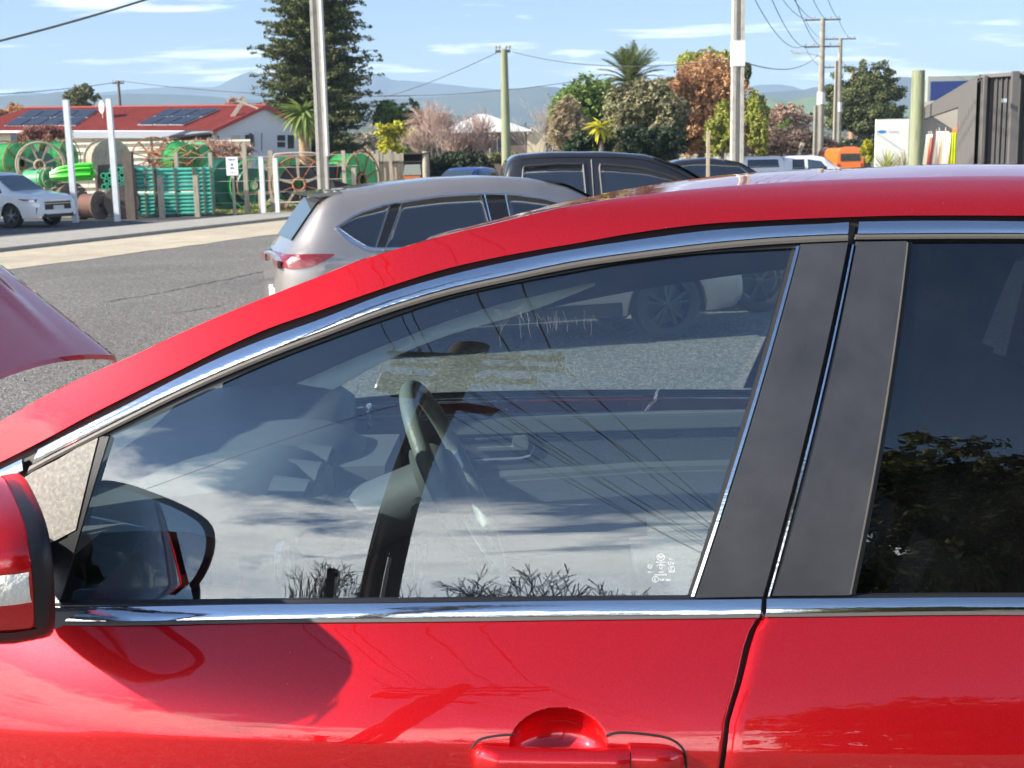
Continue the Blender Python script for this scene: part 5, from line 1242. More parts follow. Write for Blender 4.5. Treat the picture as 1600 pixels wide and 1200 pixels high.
# loose bright coil and black wrapped load
p=at(112,270,45.2); t=thing('duct_bundle','bright lime green bundle of ducting lashed above the dark drums','duct bundle',(float(p[0]),45.2,float(p[2])))
g=random.Random(5)
for k in range(16):
    a=k*2.4; rr=.07+.21*math.sqrt(k/16); mb=MB(); y=rr*math.cos(a)*1.1; z=rr*math.sin(a)
    mb.tube([(-.72,y*.25,z*.35-.08),(-.4,y*.8,z*.8-.02),(0,y,z+.02),(.45,y,z+.05),(.72,y*.9,z+.05)],.055,7); mb.build('duct',mat('lime_duct',(.09,.68,.05),rough=.35) if k==0 else bpy.data.materials['lime_duct'],t,smooth=True)
p=at(172,277,45.4); mb=MB(); mb.prism([(-.68,-.45),(.70,-.45),(.72,.3),(.5,.36),(-.1,.40),(-.62,.38)],'y',-.5,.5); o=mb.build('wrapped_load',mat('black_tarpaulin',(.015,.015,.018),rough=.4,bump=.8,bs=6),None); o.location=(float(p[0]),46.6,float(p[2])+.05); tag(o,'black tarpaulin-wrapped load between the lime bundle and the pipe ends','load')
# teal pipe bundles: two tiers, and one bundle end-on
def pipeshape(n=10): return [(math.cos(2*math.pi*k/n),math.sin(2*math.pi*k/n)) for k in range(n)]
pm=None
def bundle(label,x0,x1,yt,yb,Y,rows,cols=3,kind='side'):
    a=float(at(x0,300,Y)[0]); b=float(at(x1,300,Y)[0]); z1=pz((x0+x1)/2,yt,Y); z0=max(.08,pz((x0+x1)/2,yb,Y)); L_=b-a; d=(z1-z0)/rows
    t=thing('pipe_bundle',label,'pipe bundle',((a+b)/2,Y,z0),0,'stacked bundles of teal pipes'); mb=MB(); mb.tube([(-L_/2,0,0),(L_/2,0,0)],d*.47,9); o=mb.build('pipe',TEAL,t,smooth=50); o.location=(0,0,d/2); first=o
    for r_ in range(rows):
        for c in range(cols):
            if r_==0 and c==0: continue
            q=mesh('pipe',None,None,None,t,data=first.data); q.location=(((r_*3+c*5)%4-1.5)*.012,c*d,d/2+r_*d)
    for fx in (-.47,.0,.47):
        mb=MB(); mb.box((fx*L_,-d*.55,(z1-z0)/2),(.05,.03,z1-z0+.04)); mb.build('bundle_strap',WOODD,t)
bundle('teal pipe bundle, upper tier, left of the first fence post',214,243,262,299,45.2,6)
bundle('teal pipe bundle, upper tier, centre',244,306,262,299,45.3,6)
bundle('teal pipe bundle, upper tier, next to the sign',307,332,261,298,45.2,6)
bundle('teal pipe bundle, lower tier, left, behind the dark drum',212,243,302,339,45.1,6)
bundle('teal pipe bundle, lower tier, centre, behind the short stake',244,306,301,338,45.2,6)
bundle('teal pipe bundle, lower tier, next to the sign',307,332,300,334,45.1,6)
p0=at(181,280,44.9); t=thing('pipe_bundle','teal pipes stacked end-on, their open ends facing the road','pipe bundle',(float(p0[0]),45.0,0),0,'stacked bundles of teal pipes')
mb=MB(); R_=.10; mb.lathe([(R_,0),(R_,1.6),(R_*.7,1.6),(R_*.7,0)],(0,0,0),'y',12,closed=True); first=None; zb=pz(181,296,45)
for r_ in range(4):
    for c in range(5):
        if r_==3 and c in(0,): continue
        if first is None: q=mb.build('pipe',mat('green_pipe_ends',(.05,.45,.25),rough=.4),t,smooth=50); first=q
        else: q=mesh('pipe',None,None,None,t,data=first.data)
        q.location=(-.46+c*.215+(r_%2)*.1,0,zb+R_+r_*.19)
# brown pipe rack / hoops over the drums
def hoop(label,px,py,w,h,Y,m,r=.03):
    p=at(px,py,Y); s=sc(Y); mb=MB(); W=w*s/2;H_=h*s/2
    pts=[(-W,0,-H_),(-W,0,H_*.7),(-W*.8,0,H_),(W*.8,0,H_),(W,0,H_*.7),(W,0,-H_)]
    mb.tube([tuple(q) for q in smoothpl(pts,30)],r,6); mb.tube([(-W,0,-H_),(W,0,-H_)],r,6)
    o=mb.build('hoop_frame',m,None,smooth=True); o.location=(float(p[0]),Y,float(p[2])); tag(o,label,'frame'); return o
hoop('white tubular gate frame in front of the green drum and spoked drum',465,278,72,74,45.6,mat('cream_tube',(.50,.43,.32),rough=.5),.028)
hoop('rusty tubular frame over the green drum left of the gate posts',395,275,48,56,47,RUST,.02)
# brush of brown scrap steel on top
mb=MB(); g=random.Random(12)
for k in range(46):
    px=g.uniform(215,345); py=g.uniform(226,262); p=at(px,py,49+g.uniform(-1,2)); L_=g.uniform(.3,1.1); a=g.uniform(-.5,.5)
    mb.tube([p,p+np.array([L_*.5,0,a*.4+.1]),p+np.array([L_,g.uniform(-.3,.3),a*.2])],.018,4)
tag(mb.build('scrap_steel',RUST),'tangle of rusty rods and hoops heaped above the teal pipes','scrap',kind='stuff')
# cream corrugated fence behind the yard
Y=58.; a=float(at(-60,230,Y)[0]); b=float(at(392,230,Y)[0]); t=thing('corrugated_fence','cream corrugated iron fence along the back of the duct yard','fence',((a+b)/2,Y,0))
zt=pz(180,222,Y); nsh=14; first=None
for k in range(nsh):
    if first is None:
        v=[];wsh=(b-a)/nsh; n=13
        for i in range(7):
            z=.3+(zt-.3)*i/6
            for q in (0,1): v.append((-wsh/2+.01+(wsh-.02)*q,-.02*(i%2),z))
        vv=[];nz=33
        for i in range(nz):
            z=.3+(zt-.3)*i/(nz-1)
            for q in (0,1): vv.append((-wsh/2+.01+(wsh-.02)*q,.04*math.sin(i*math.pi/2.),z))
        mb=MB(); mb.add(vv,gridfaces(nz,2)); o=mb.build('sheet',CREAMC,t); first=o
    else: o=mesh('sheet',None,None,None,t,data=first.data)
    o.location=(a-(a+b)/2+(k+.5)*(b-a)/nsh,.01*(k%2),0)
for k in range(5):
    mb=MB(); mb.box((a-(a+b)/2+(k+.3)*(b-a)/5,-.12,zt/2),(.1,.1,zt+.25)); mb.build('fence_post',WOODD,t)
# timber board fence right of the drums
Y=56.; t=thing('board_fence','pale timber board fence between the green coils and the dark hedge','fence',(float(at(595,280,Y)[0]),Y,0)); s=sc(Y)
zt=pz(595,241,Y); first=None
for k in range(14):
    mb=MB() if first is None else None
    if first is None: mb.box((0,0,(zt)/2),(5.0*s,.03,zt)); first=mb.build('board',WOODG,t); o=first
    else: o=mesh('board',None,None,None,t,data=first.data)
    o.location=((-36+k*5.35)*s,.012*(k%3),(.03*((k*5)%4)))
for z in (.5,zt-.35): mb=MB(); mb.box((0,-.05,z),(76*s,.05,.09)); mb.build('fence_rail',WOODD,t)
for px,tp in ((566,235),(592,234),(612,234),(603,262),(581,266)):
    mb=MB(); zt2=pz(px,tp,Y-.3); mb.box(((px-595)*s,-.3,zt2/2),(4.2*s if tp<250 else 2.*s,.12,zt2)); mb.build('fence_post',WOODG,t)
# dark lean-to with bins
DK=mat('dark_shed_iron',(.045,.042,.04),rough=.7,var=(.07,.065,.06),vs=2)
Y=57; t=thing('bin_shelter','dark open lean-to at the end of the board fence, sheltering the bin','shed',(float(at(642,270,Y)[0]),Y,0)); s=sc(Y); z1=pz(642,240,Y)
mb=MB(); mb.box((0,1.2,z1/2),(56*s,.08,z1)); mb.build('rear_wall',DK,t)
mb=MB(); mb.box((-27*s,.5,z1/2),(.06,1.4,z1)); mb.build('side_wall',DK,t)
mb=MB(); mb.box((0,.4,z1),(58*s,1.6,.06)); mb.build('roof',DK,t)
for k in range(3): mb=MB(); mb.box((-4*s,.9,z1-.35-.22*k),(40*s,.05,.05)); mb.build('batten',WOODG,t)
mb=MB(); zt=pz(664,237,Y-.4); mb.lathe([(.16,-.2),(.15,zt),(.001,zt+.02)],(24*s,-.2,0),'z',10); mb.build('corner_post',WOODG,t,smooth=50)
p=at(645,275,55.5); s=sc(55.5); t=thing('site_bin','orange site bin with a flat grey lid in front of the dark lean-to','bin',(float(p[0]),55.6,0)); z0=pz(645,274,55.5);z1=pz(645,257,55.5)
mb=MB(); mb.prism([(-.34,.1),(.30,.1),(.34,z0),(-.36,z0)],'y',-.4,.4); mb.build('bin_body',mat('orange_plastic',(.62,.15,.03),rough=.5),t)
mb=MB(); mb.prism([(-.40,z0+.02),(.38,z0+.02),(.34,z1),(-.30,z1)],'y',-.43,.43); mb.build('bin_lid',mat('grey_green_plastic',(.25,.28,.25),rough=.5),t)
mb=MB(); mb.box((.1,-.45,z0-.18),(.35,.02,.1)); mb.build('bin_label',WHITEINK,t)
# ---- house with the red roof
HW=mat('pale_blue_weatherboard',(.62,.66,.72),rough=.6); HTRIM=mat('red_barge_board',(.36,.05,.04),rough=.5); CREAMW=mat('cream_wall',(.62,.56,.44),rough=.8)  # gable boards: bluish shade put into the white wall's colour
def rp(px,py,p0,n):
    d=RC@np.array([(px-800)/F,(600-py)/F,-1.]); o=np.array([0,0,CAMZ]); return o+d*(np.dot(p0-o,n)/np.dot(d,n))
house=thing('red_roof_house','low house with red iron roof carrying solar panels, behind the duct yard','house',(0,0,0))
A=at(42,169,78.); B=at(417,165,74.); E1=at(333,204,70.5); E0=at(-75,204,74.5)  # ridge left/right, eave right/left
nR=np.cross(B-A,E1-A); nR/=np.linalg.norm(nR); nR=-nR if nR[1]>0 else nR
def roofsheets(P00,P01,P10,P11,n,name,m,parent,rib=6,thick=.06):
    # P00 eave-left, P01 ridge-left, P10 eave-right, P11 ridge-right ; each sheet a part
    for k in range(n):
        a,b=k/n+.0008,(k+1)/n-.0008; vv=[]; nn=np.cross(P10-P00,P01-P00); nn/=np.linalg.norm(nn); nn=nn if nn[2]>0 else -nn
        for i in range(rib*2+1):
            s=a+(b-a)*i/(rib*2); off=nn*(.035 if i%2 else 0)
            vv+=[P00+(P10-P00)*s+off,P01+(P11-P01)*s+off]
        vv2=[q-nn*thick for q in vv]; c=len(vv); f=[(2*i,2*i+1,2*i+3,2*i+2) for i in range(rib*2)]
        mesh(name,vv+vv2,f+[tuple(q+c for q in r)[::-1] for r in f],m,parent)
roofsheets(E0,A,E1,B,16,'roof_sheet',REDR,house,4)
# gable: apex B, eaves E1 (left) and E2 (right)
E2=at(493,205,76.5); ap=B
far=lambda P,d=10.: P+(A-B)/np.linalg.norm(A-B)*d
roofsheets(E2+(far(E2)-E2),B+(far(B)-B),E2,B,5,'roof_sheet',REDR,house,4)
# walls under the eaves
def quad(name,P,m,parent,th=.1,dirn=None):
    P=[np.array(p,float) for p in P]; n=np.cross(P[1]-P[0],P[2]-P[0]); n/=np.linalg.norm(n); n=n if n[1]>0 else -n
    Q=[p+n*th for p in P]; k=len(P); mb=MB(); mb.add(P+Q,[tuple(range(k)),tuple(range(k,2*k))[::-1]]+[(i,(i+1)%k,(i+1)%k+k,i+k) for i in range(k)]); return mb.build(name,m,parent)
gw=lambda px,py: rp(px,py,B+np.array([0,.35,0]),np.cross(E2-E1,np.array([0,0,1.]))/np.linalg.norm(np.cross(E2-E1,np.array([0,0,1.]))))
quad('gable_wall',[gw(339,204),gw(417,167.5),gw(486,204),gw(486,262),gw(339,262)],HW,house)
for k in range(7):
    y=208+k*4.6
    q=[gw(339,y),gw(486,y)]; nn=np.array([0,-.03,0]); mb=MB(); mb.bar(q[0]+nn,q[1]+nn,.02,.02); mb.build('weatherboard_joint',HW,house)
def bargeb(a,b): mb=MB(); mb.bar(a+np.array([0,-.12,-.05]),b+np.array([0,-.12,-.05]),.06,.2); mb.build('barge_board',HTRIM,house)
bargeb(E1,B); bargeb(B,E2); 
mb=MB(); mb.bar(A+np.array([0,0,.04]),B+np.array([0,0,.04]),.25,.08); mb.build('ridge_cap',HTRIM,house)
mb=MB(); mb.bar(E0+np.array([0,-.05,-.06]),E1+np.array([0,-.05,-.06]),.12,.12); mb.build('gutter',STEELW,house)
WIN=mat('window_glass_dark',(.05,.06,.07),rough=.05,spec=.8)
def hwin(x0,x1,y0,y1,m_=WIN,off=-.05):
    mb=MB(); P=[gw(x0,y1),gw(x1,y1),gw(x1,y0),gw(x0,y0)]; P=[p+np.array([0,off,0]) for p in P]
    f=quad('window',[p+(p-sum(P)/4)*.10 for p in P],STEELW,house,.05); quad('pane',[p+np.array([0,-.03,0]) for p in P],m_,f,.03); return f
hwin(362,376,211,222,mat('pale_curtain',(.5,.5,.45),rough=.5)); hwin(384,391,211,236); hwin(434,446,211,220); hwin(434,446,222,230); hwin(450,460,211,232); hwin(340,343,212,222)
for x_ in (409,): quad('wall_seam',[gw(x_,236)+np.array([0,-.05,0]),gw(x_+.8,236)+np.array([0,-.05,0]),gw(x_+.8,208)+np.array([0,-.05,0]),gw(x_,208)+np.array([0,-.05,0])],WOODD,house,.02)
mb=MB(); q=at(389,222,73.0); mb.prism([(-.35,-.2),(.3,-.25),(.28,.4),(.1,.5)],'y',-.1,.1); o=mb.build('awning',BLACK,house); o.location=tuple(q)
# front wall and verandah roof
fw=lambda px,py: rp(px,py,E0+np.array([0,.8,0]),np.cross(E1-E0,np.array([0,0,1.]))/np.linalg.norm(np.cross(E1-E0,np.array([0,0,1.]))))
quad('front_wall',[fw(-75,206),fw(330,206),fw(330,262),fw(-75,262)],CREAMW,house)
vg=[fw(112,203),fw(318,203)]; vb=[at(118,207.5,68.),at(276,210,67.)]
quad('verandah_roof',[at(112,214,68.),at(252,214,67.),at(333,205,70.),at(112,205,73.)],mat('grey_verandah_iron',(.42,.43,.43),rough=.45),house,.06)
quad('verandah_roof',[at(265,214,67.),at(318,209,70.),at(333,205.5,70.2),at(290,205.5,70.2)],mat('shaded_flat_roof',(.07,.08,.1),rough=.5),house,.06)  # second roof piece in a darker blue-grey
quad('garage_opening',[fw(272,216)+[0,-.1,0],fw(330,210)+[0,-.1,0],fw(330,236)+[0,-.1,0],fw(272,236)+[0,-.1,0]],DK,house)
for x_ in (252,262): mb=MB(); p=at(x_,214,67.2); mb.box((p[0],p[1],p[2]/2),(.14,.14,p[2])); mb.build('verandah_post',WOODP,house)
for a_,b_ in ((18,28),(60,72)): quad('window',[fw(a_,228)+[0,-.1,0],fw(b_,228)+[0,-.1,0],fw(b_,211)+[0,-.1,0],fw(a_,211)+[0,-.1,0]],WIN,house)
# solar panels
PV=mat('solar_cell_blue',(.03,.038,.06),rough=.3,spec=.3); PVF=mat('panel_frame',(.6,.62,.64),rough=.4,metal=.5)
def array(corn,nc,nr,label):
    P=[rp(x,y,A+nR*.12,nR) for x,y in corn]  # BL, TL, TR, BR
    for i in range(nc):
        for j in range(nr):
            a0,a1,b0,b1=(i+.03)/nc,(i+.97)/nc,(j+.03)/nr,(j+.97)/nr
            def bl(a,b): return (P[0]*(1-a)+P[3]*a)*(1-b)+(P[1]*(1-a)+P[2]*a)*b
            C=[bl(a0,b0),bl(a1,b0),bl(a1,b1),bl(a0,b1)]; c=sum(C)/4
            f=quad('solar_panel',C,PVF,house,.05); quad('cell_sheet',[q+(c-q)*.05-np.array([0,.03,-.04]) for q in C],PV,f,.01)
array([(5,197),(47,172),(155,171),(118,196)],4,2,''); array([(213,195),(262,170.5),(345,169.5),(286,195)],3,2,'')
# satellite dish and flue frame on the roof
p=rp(161,186,A,nR); t=thing('satellite_dish','pale satellite dish on a thin mast standing on the red roof','satellite dish',tuple(p)); mb=MB(); q=at(159,169,76)-p
mb.tube([(0,0,0),(0,0,q[2]*.95)],.03,6); mb.build('mast',GALV,t)
mb=MB(); mb.lathe([(.001,.10),(.2,.07),(.36,.0),(.37,.01),(.2,.09),(.001,.12)],(0,0,0),'y',18); o=mb.build('dish',CREAMC,t,smooth=True); o.location=(-.02,-.1,q[2]); o.rotation_euler=(0,.0,math.radians(-50))
p=rp(382,180,A,nR); t=thing('roof_flue','pale slanted flue and frame near the gable end of the red roof','flue',tuple(p)); mb=MB(); mb.bar((-.7,0,-.1),(.1,.2,1.0),.22,.22); mb.build('flue_pipe',CREAMW,t); mb=MB(); mb.bar((-.35,-.1,.8),(.75,.1,.35),.25,.1); mb.build('flue_cap',CREAMW,t)
# ---- hip-roofed house further right
WR=mat('pale_corrugated_roof',(.66,.64,.62),rough=.5,var=(.55,.54,.53),vs=2)
Y=98.; h2=thing('pale_roof_house','house with pale hipped iron roof behind the bare pink shrubs','house',(float(at(750,200,Y)[0]),Y,0)); s=sc(Y)
ze=pz(760,206,Y); za=pz(755,178,Y+4); xl,xr=-66*s,82*s
quad('roof_sheet',[(xl,0,ze),(xr,0,ze),(8*s,4,za),(-4*s,4,za)],WR,h2,.08); quad('roof_sheet',[(xr,0,ze),(xr,8,ze),(8*s,4,za)],WR,h2,.08); quad('roof_sheet',[(xl,0,ze),(xl,8,ze),(-4*s,4,za)],WR,h2,.08)
quad('wall',[(xl+.5,.5,0),(xr-.5,.5,0),(xr-.5,.5,ze),(xl+.5,.5,ze)],mat('brown_brick_wall',(.16,.12,.1),rough=.9),h2,.2)
mb=MB(); mb.box((20*s,.4,ze-1.1),(13*s,.06,1.2)); wn=mb.build('window',STEELW,h2); mb=MB(); mb.box((20*s,.35,ze-1.1),(10*s,.03,1.)); mb.build('pane',WIN,wn)
Y=112.; t=thing('gable_cottage','small cream gabled cottage peeping out right of the timber pole','house',(float(at(836,210,Y)[0]),Y,0)); s=sc(Y); ze=pz(836,216,Y); za=pz(836,201,Y)
quad('gable_wall',[(-16*s,0,0),(16*s,0,0),(16*s,0,ze),(-3*s,0,za),(-16*s,0,ze)],mat('buff_wall',(.62,.52,.36),rough=.8),t); quad('roof_sheet',[(-17*s,-.3,ze),(-17*s,6,ze),(-3*s,6,za+.1),(-3*s,-.3,za+.1)],WR,t); quad('roof_sheet',[(18*s,-.3,ze),(18*s,6,ze),(-3*s,6,za+.1),(-3*s,-.3,za+.1)],WR,t)
# ---- white open-block wall and hedges at right centre
Y=70.; t=thing('block_wall','low white wall with dark slots beyond the black sedan','wall',(float(at(1100,250,Y)[0]),Y,0)); s=sc(Y); z0,z1=.3,pz(1100,243,Y)
mb=MB(); mb.box((0,0,z1+.05),(90*s,.25,.12)); mb.build('coping',CREAMC,t)
for k in range(16): mb=MB(); mb.box(((-42+k*5.6)*s,0,z1/2),((3.0+(k%3))*s,.2,z1)); mb.build('block_pier',mat('white_block',(.75,.75,.68),rough=.7) if k==0 else bpy.data.materials['white_block'],t)
mb=MB(); mb.box((0,.4,z1*.42),(88*s,.05,z1*.84)); mb.build('slot_backing',mat('lime_growth',(.2,.26,.08),rough=1),t)
# stop sign
Y=72; t=thing('stop_sign','small red octagonal sign on a pole in front of the brown hedge','sign',(float(at(1077,230,Y)[0]),Y,0)); s=sc(Y); zc=pz(1077,219,Y)
mb=MB(); mb.tube([(0,.03,0),(0,.03,zc)],.035,6); mb.build('sign_pole',GALV,t)
mb=MB(); mb.prism([(5.0*s*math.cos(a),zc+5.0*s*math.sin(a)) for a in [math.pi/8+k*math.pi/4 for k in range(8)]],'y',-.03,0); sf=mb.build('sign_face',mat('sign_red',(.32,.03,.04),rough=.5),t)
cu=bpy.data.curves.new('lettering','FONT'); cu.body='STOP'; cu.size=2.9*s; cu.align_x='CENTER'; cu.extrude=.002
o=bpy.data.objects.new('t',cu); COL.objects.link(o); bpy.context.view_layer.update(); me=bpy.data.meshes.new_from_object(o); bpy.data.objects.remove(o); me.materials.clear(); me.materials.append(WHITEINK); l=mesh('lettering',None,None,None,sf,data=me); l.location=(0,-.034,zc-1.*s); l.rotation_euler=(math.pi/2,0,0)
post('street_post','thin timber post standing in front of the black sedan','post',1106,205,300,24.,.055,WOODP)
# ---- utility poles
def hbeam(label,px,py,Y,w,y0,m,sleeve=None,rot=0,h=None,group=None):
    b=at(px,py,Y); ztop=h or float(at(px,y0,Y)[2]); t=thing('power_pole',label,'power pole',(float(b[0]),Y,0),rot,group); mb=MB()
    def sec(z,s): 
        a=w/2*s; f_=a*.42
        return [(-a,-a,z),(-f_,-a,z),(-f_*.9,-a*.35,z),(f_*.9,-a*.35,z),(f_,-a,z),(a,-a,z),(a,a,z),(f_,a,z),(f_*.9,a*.35,z),(-f_*.9,a*.35,z),(-f_,a,z),(-a,a,z)]
    zz=[0,ztop*.5,ztop]; v=[]; 
    for z,s in zip(zz,(1.08,1.,.86)): v+=sec(z-.0,s)
    f=[(i*12+k,i*12+(k+1)%12,(i+1)*12+(k+1)%12,(i+1)*12+k) for i in range(2) for k in range(12)]+[tuple(24+k for k in range(12))]
    mb.add(v,f); mb.build('pole_shaft',m,t)
    if sleeve: 
        z0,z1=pz(px,sleeve[1],Y),pz(px,sleeve[0],Y); mb=MB(); mb.box((0,0,(z0+z1)/2),(w*1.12,w*1.12,z1-z0)); mb.build('white_sleeve',mat('white_band',(.7,.7,.68),rough=.6),t)
    return t
def arm(t,z,L_,rot=0,off=0,y=0,ins=(-.9,-.45,.45,.9),m=None,th=.10):
    mb=MB(); mb.box((off,y,z),(L_,th,th),rot); a=mb.build('crossarm',m or WOODD,t)
    for k in ins:
        x=off+k*L_/2; q=MB(); q.lathe([(.02,0),(.02,.07),(.05,.08),(.055,.13),(.03,.18),(.001,.19)],(x*math.cos(rot),y+x*math.sin(rot),z+th/2),'z',8); q.build('insulator',mat('porcelain',(.3,.28,.25),rough=.3) if 'porcelain' not in bpy.data.materials else bpy.data.materials['porcelain'],a)
p1=hbeam('tall concrete power pole in front of the conifer, rising out of the frame',506,300,40.5,.31,0,CONCP,h=11.)
mb=MB(); mb.lathe([(.06,2.0),(.06,9)],(.2,-.15,0),'z',8); mb.build('cable_guard',GALV,p1)
p2=hbeam('tall concrete H-pole with a white sleeve rising out of the frame, right of centre',1151,255,34.,.29,0,CONCP,sleeve=(64,104),h=10.5)
arm(p1,10.4,2.4); arm(p2,10.2,2.4,rot=math.radians(-15))
def rpole(label,px,Y,y0,w,m,arms=(),sleeve=None,lean=0,L_=2.4,group=None,base=240):
    b=at(px,base,Y); ztop=float(at(px,y0,Y)[2]); t=thing('power_pole',label,'power pole',(float(b[0]),Y,0),0,group); t.rotation_euler=(0,lean,0); mb=MB(); mb.lathe([(w/2*1.15,-.3),(w/2,ztop*.5),(w/2*.75,ztop),(.001,ztop)],(0,0,0),'z',12); mb.build('pole_shaft',m,t,smooth=60)
    for py,ln,off in arms: arm(t,pz(px,py,Y),ln,off=off)
    if sleeve: z0,z1=pz(px,sleeve[1],Y),pz(px,sleeve[0],Y); mb=MB(); mb.lathe([(w*.62,z0),(w*.6,z1)],(0,0,0),'z',12); mb.build('white_sleeve',bpy.data.materials['white_band'],t,smooth=True)
    return t
def armlen(a,b,Y): return (b-a)*sc(Y)
g_='power poles down the street'
t=rpole('treated timber pole with short crossarm left of the charcoal ute',791,52,77,.36,TIMP,((80,armlen(778,801,52),-.05),),group=None)
pa=rpole('nearest grey street pole with two wide crossarms above the white ute',1281,84.,29,.42,mat('grey_old_pole',(.24,.22,.18),rough=.9,var=(.33,.31,.26),vs=2),((31,armlen(1256,1311,84),0),(73,armlen(1256,1311,84),0)),sleeve=(144,163),group=g_)
mb=MB(); mb.box((-.9,0,3.6),(.22,.22,7.2)); 
pb=rpole('second street pole, slightly right of the nearest, with one wide crossarm',1309,104.,60,.42,bpy.data.materials['grey_old_pole'],((61,armlen(1287,1334,104),0),(105,armlen(1286,1322,104),-.4)),sleeve=(160,175),group=g_)
pc=rpole('reddish timber pole with two short crossarms in front of the dark macrocarpa',1330,120.,108,.50,mat('red_timber_pole',(.35,.20,.12),rough=.9),((110,armlen(1318,1346,120),0),(139,armlen(1314,1344,120),0)),sleeve=(176,184),group=g_)
hbeam('slim grey stay pole leaning left beside the nearest street pole',1274,240,82.,.28,165,bpy.data.materials['grey_old_pole'])
hbeam('pale stay pole just left of the second street pole',1304,240,101.,.26,95,bpy.data.materials['grey_old_pole'],rot=.1)
# street light arm
q=at(1281,88,84.); t=thing('street_light','street light head on a thin outreach arm left of the nearest street pole','street light',tuple(q)); mb=MB(); e=at(1248,80,83.)-q; mb.tube([(0,0,0),(e[0]*.5,0,e[2]*.3+.15),(e[0]*.8,0,e[2])],.03,6); mb.build('outreach_arm',GALV,t); mb=MB(); mb.prism([(e[0]-.3,e[2]+.12),(e[0]+.45,e[2]-.02),(e[0]+.35,e[2]-.12),(e[0]-.1,e[2]-.06)],'y',-.1,.1); mb.build('lamp_head',GALV,t)
tp=rpole('small far pole behind the red roof with a wire on its top',193,95.,126,.26,WOODD,((130,.8,0),))
# leaning stay timber
a=at(1240,240,80); b=at(1252,226,80); mb=MB(); mb.bar((0,0,-1),tuple((b-a)*1.2),.22,.22); o=mb.build('stay_timber',WOODP); o.location=tuple(a); tag(o,'slanted timber stay above the white ute canopy','stay')
# wires
CG='overhead wires'
def wire(label,a,b,sag=.6,r=.012,n=26,grp=CG,name='overhead_wire'):
    a=np.array(a,float);b=np.array(b,float); mb=MB(); pts=[a+(b-a)*t+np.array([0,0,-sag*4*t*(1-t)]) for t in np.linspace(0,1,n)]
    mb.tube(pts,r,5); o=mb.build(name,WIRE,None,smooth=True); tag(o,label,'wire',grp); return o
wire('thick twisted cable sagging in from the top left corner of the sky',at(-260,120,30),at(700,-190,36),.55,.028)
wire('thin wire running left from the small far pole over the red roof',at(-200,152,70),at(193,127,95),.3,.022)
wire('thin wire running right from the small far pole to the conifer',at(193,127,95),at(640,150,80),.35,.022)
wire('thin level wire crossing in front of the mountain right of the conifer',at(590,149,80),at(920,124,62),.25,.018)
wire('service wire dropping from the timber pole crossarm towards the left',at(779,81,52),at(600,152,78),.15,.015)
wire('wire sagging right from the timber pole to the concrete H-pole',at(801,81,52),at(1148,92,34.5),.35,.012)
wire('wire from the H-pole right to the nearest street pole',at(1155,95,35),at(1278,86,84),.5,.016)
# long spans from the nearest street pole back over the H-pole
Ha=at(1151,100,34.); 
for i,(dx,ex,ey,sg) in enumerate(((-1.1,1257,29,1.1),(-.5,1270,29,1.1),(.5,1290,29,1.0),(1.1,1310,29,1.0),(-1.1,1257,71,1.6),(-.4,1270,71,1.6),(.4,1293,71,1.5))):
    z=10.35 if i<4 else 9.2; wire('long sagging wire, %s insulator of the %s crossarm of the nearest street pole'%(('leftmost','second','third','rightmost')[i%4] if i<4 else ('leftmost','middle','rightmost')[i-4],'upper' if i<4 else 'lower'),(Ha[0]+dx,34.,z),at(ex,ey,84.),sg,.016)
for i,(a_,b_) in enumerate((((1257,29),(1288,60)),((1310,29),(1333,60)),((1257,71),(1287,104)),((1310,71),(1322,104)))):
    wire('short wire between nearest and second street pole, '+('upper left','upper right','lower left','lower right')[i],at(*a_,84.),at(*b_,104.),.35,.014)
# ---- right side: thick timber post, dark cladding wall, billboard, white panel
post('tree_stump_pole','thick cut-off timber pole with pale green bark in front of the blue board','pole',1430,110,262,33.,.34,TIMP,rnd=True)
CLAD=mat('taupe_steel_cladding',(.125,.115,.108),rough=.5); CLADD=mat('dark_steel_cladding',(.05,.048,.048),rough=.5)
def px3(px,py,Y): return at(px,py,Y)
# wall running away from the camera: near end (1600+, 108..) far end (1425, 190..)
wall=thing('clad_building','low taupe corrugated-clad building with an open merchandise bay at the right','building',(0,0,0))
# plan line through near point (px1530,Y=22) to far (px1425,Y=44)
Pn=at(1530,240,22.); Pf=at(1424,235,44.); hN=float(at(1530,121,22.)[2]); hF=float(at(1424,182,44.)[2])
def wp(s,z): q=Pn*(1-s)+Pf*s; return np.array([q[0],q[1],z])
def s_of(px):
    lo,hi=0.,1.
    for _ in range(40):
        m=(lo+hi)/2; q=Pn*(1-m)+Pf*m; d=q-np.array([0,0,CAMZ]); c=RC.T@d; X=800+F*c[0]/-c[2]
        if X>px: lo=m
        else: hi=m
    return lo
def ztop(s): return hN*(1-s)+hF*s
ns=26; edges=[i/ns for i in range(ns+1)]; s0,s1=s_of(1501),s_of(1437); zo=lambda s: 2.62*(1-s)+2.62*s
def ribbed(name,pa,pb,zb,za,zc_,m,parent,nr=4,dep=.03):
    v=[];n=nr*4+1
    d=pb-pa; d[2]=0; nn=np.array([-d[1],d[0],0]); nn/=np.linalg.norm(nn); nn=nn if nn[1]<0 else -nn
    for i in range(n):
        t=i/(n-1); o=nn*(dep if (i%4) in (1,2) else 0)*-1; q=pa+(pb-pa)*t
        v+=[np.array([q[0],q[1],zb])+o,np.array([q[0],q[1],za+(zc_-za)*t])+o]
    b=[p-nn*.08 for p in v]; k=len(v); f=[(2*i,2*i+1,2*i+3,2*i+2) for i in range(n-1)]
    return mesh(name,v+b,f+[tuple(q+k for q in r)[::-1] for r in f],m,parent)
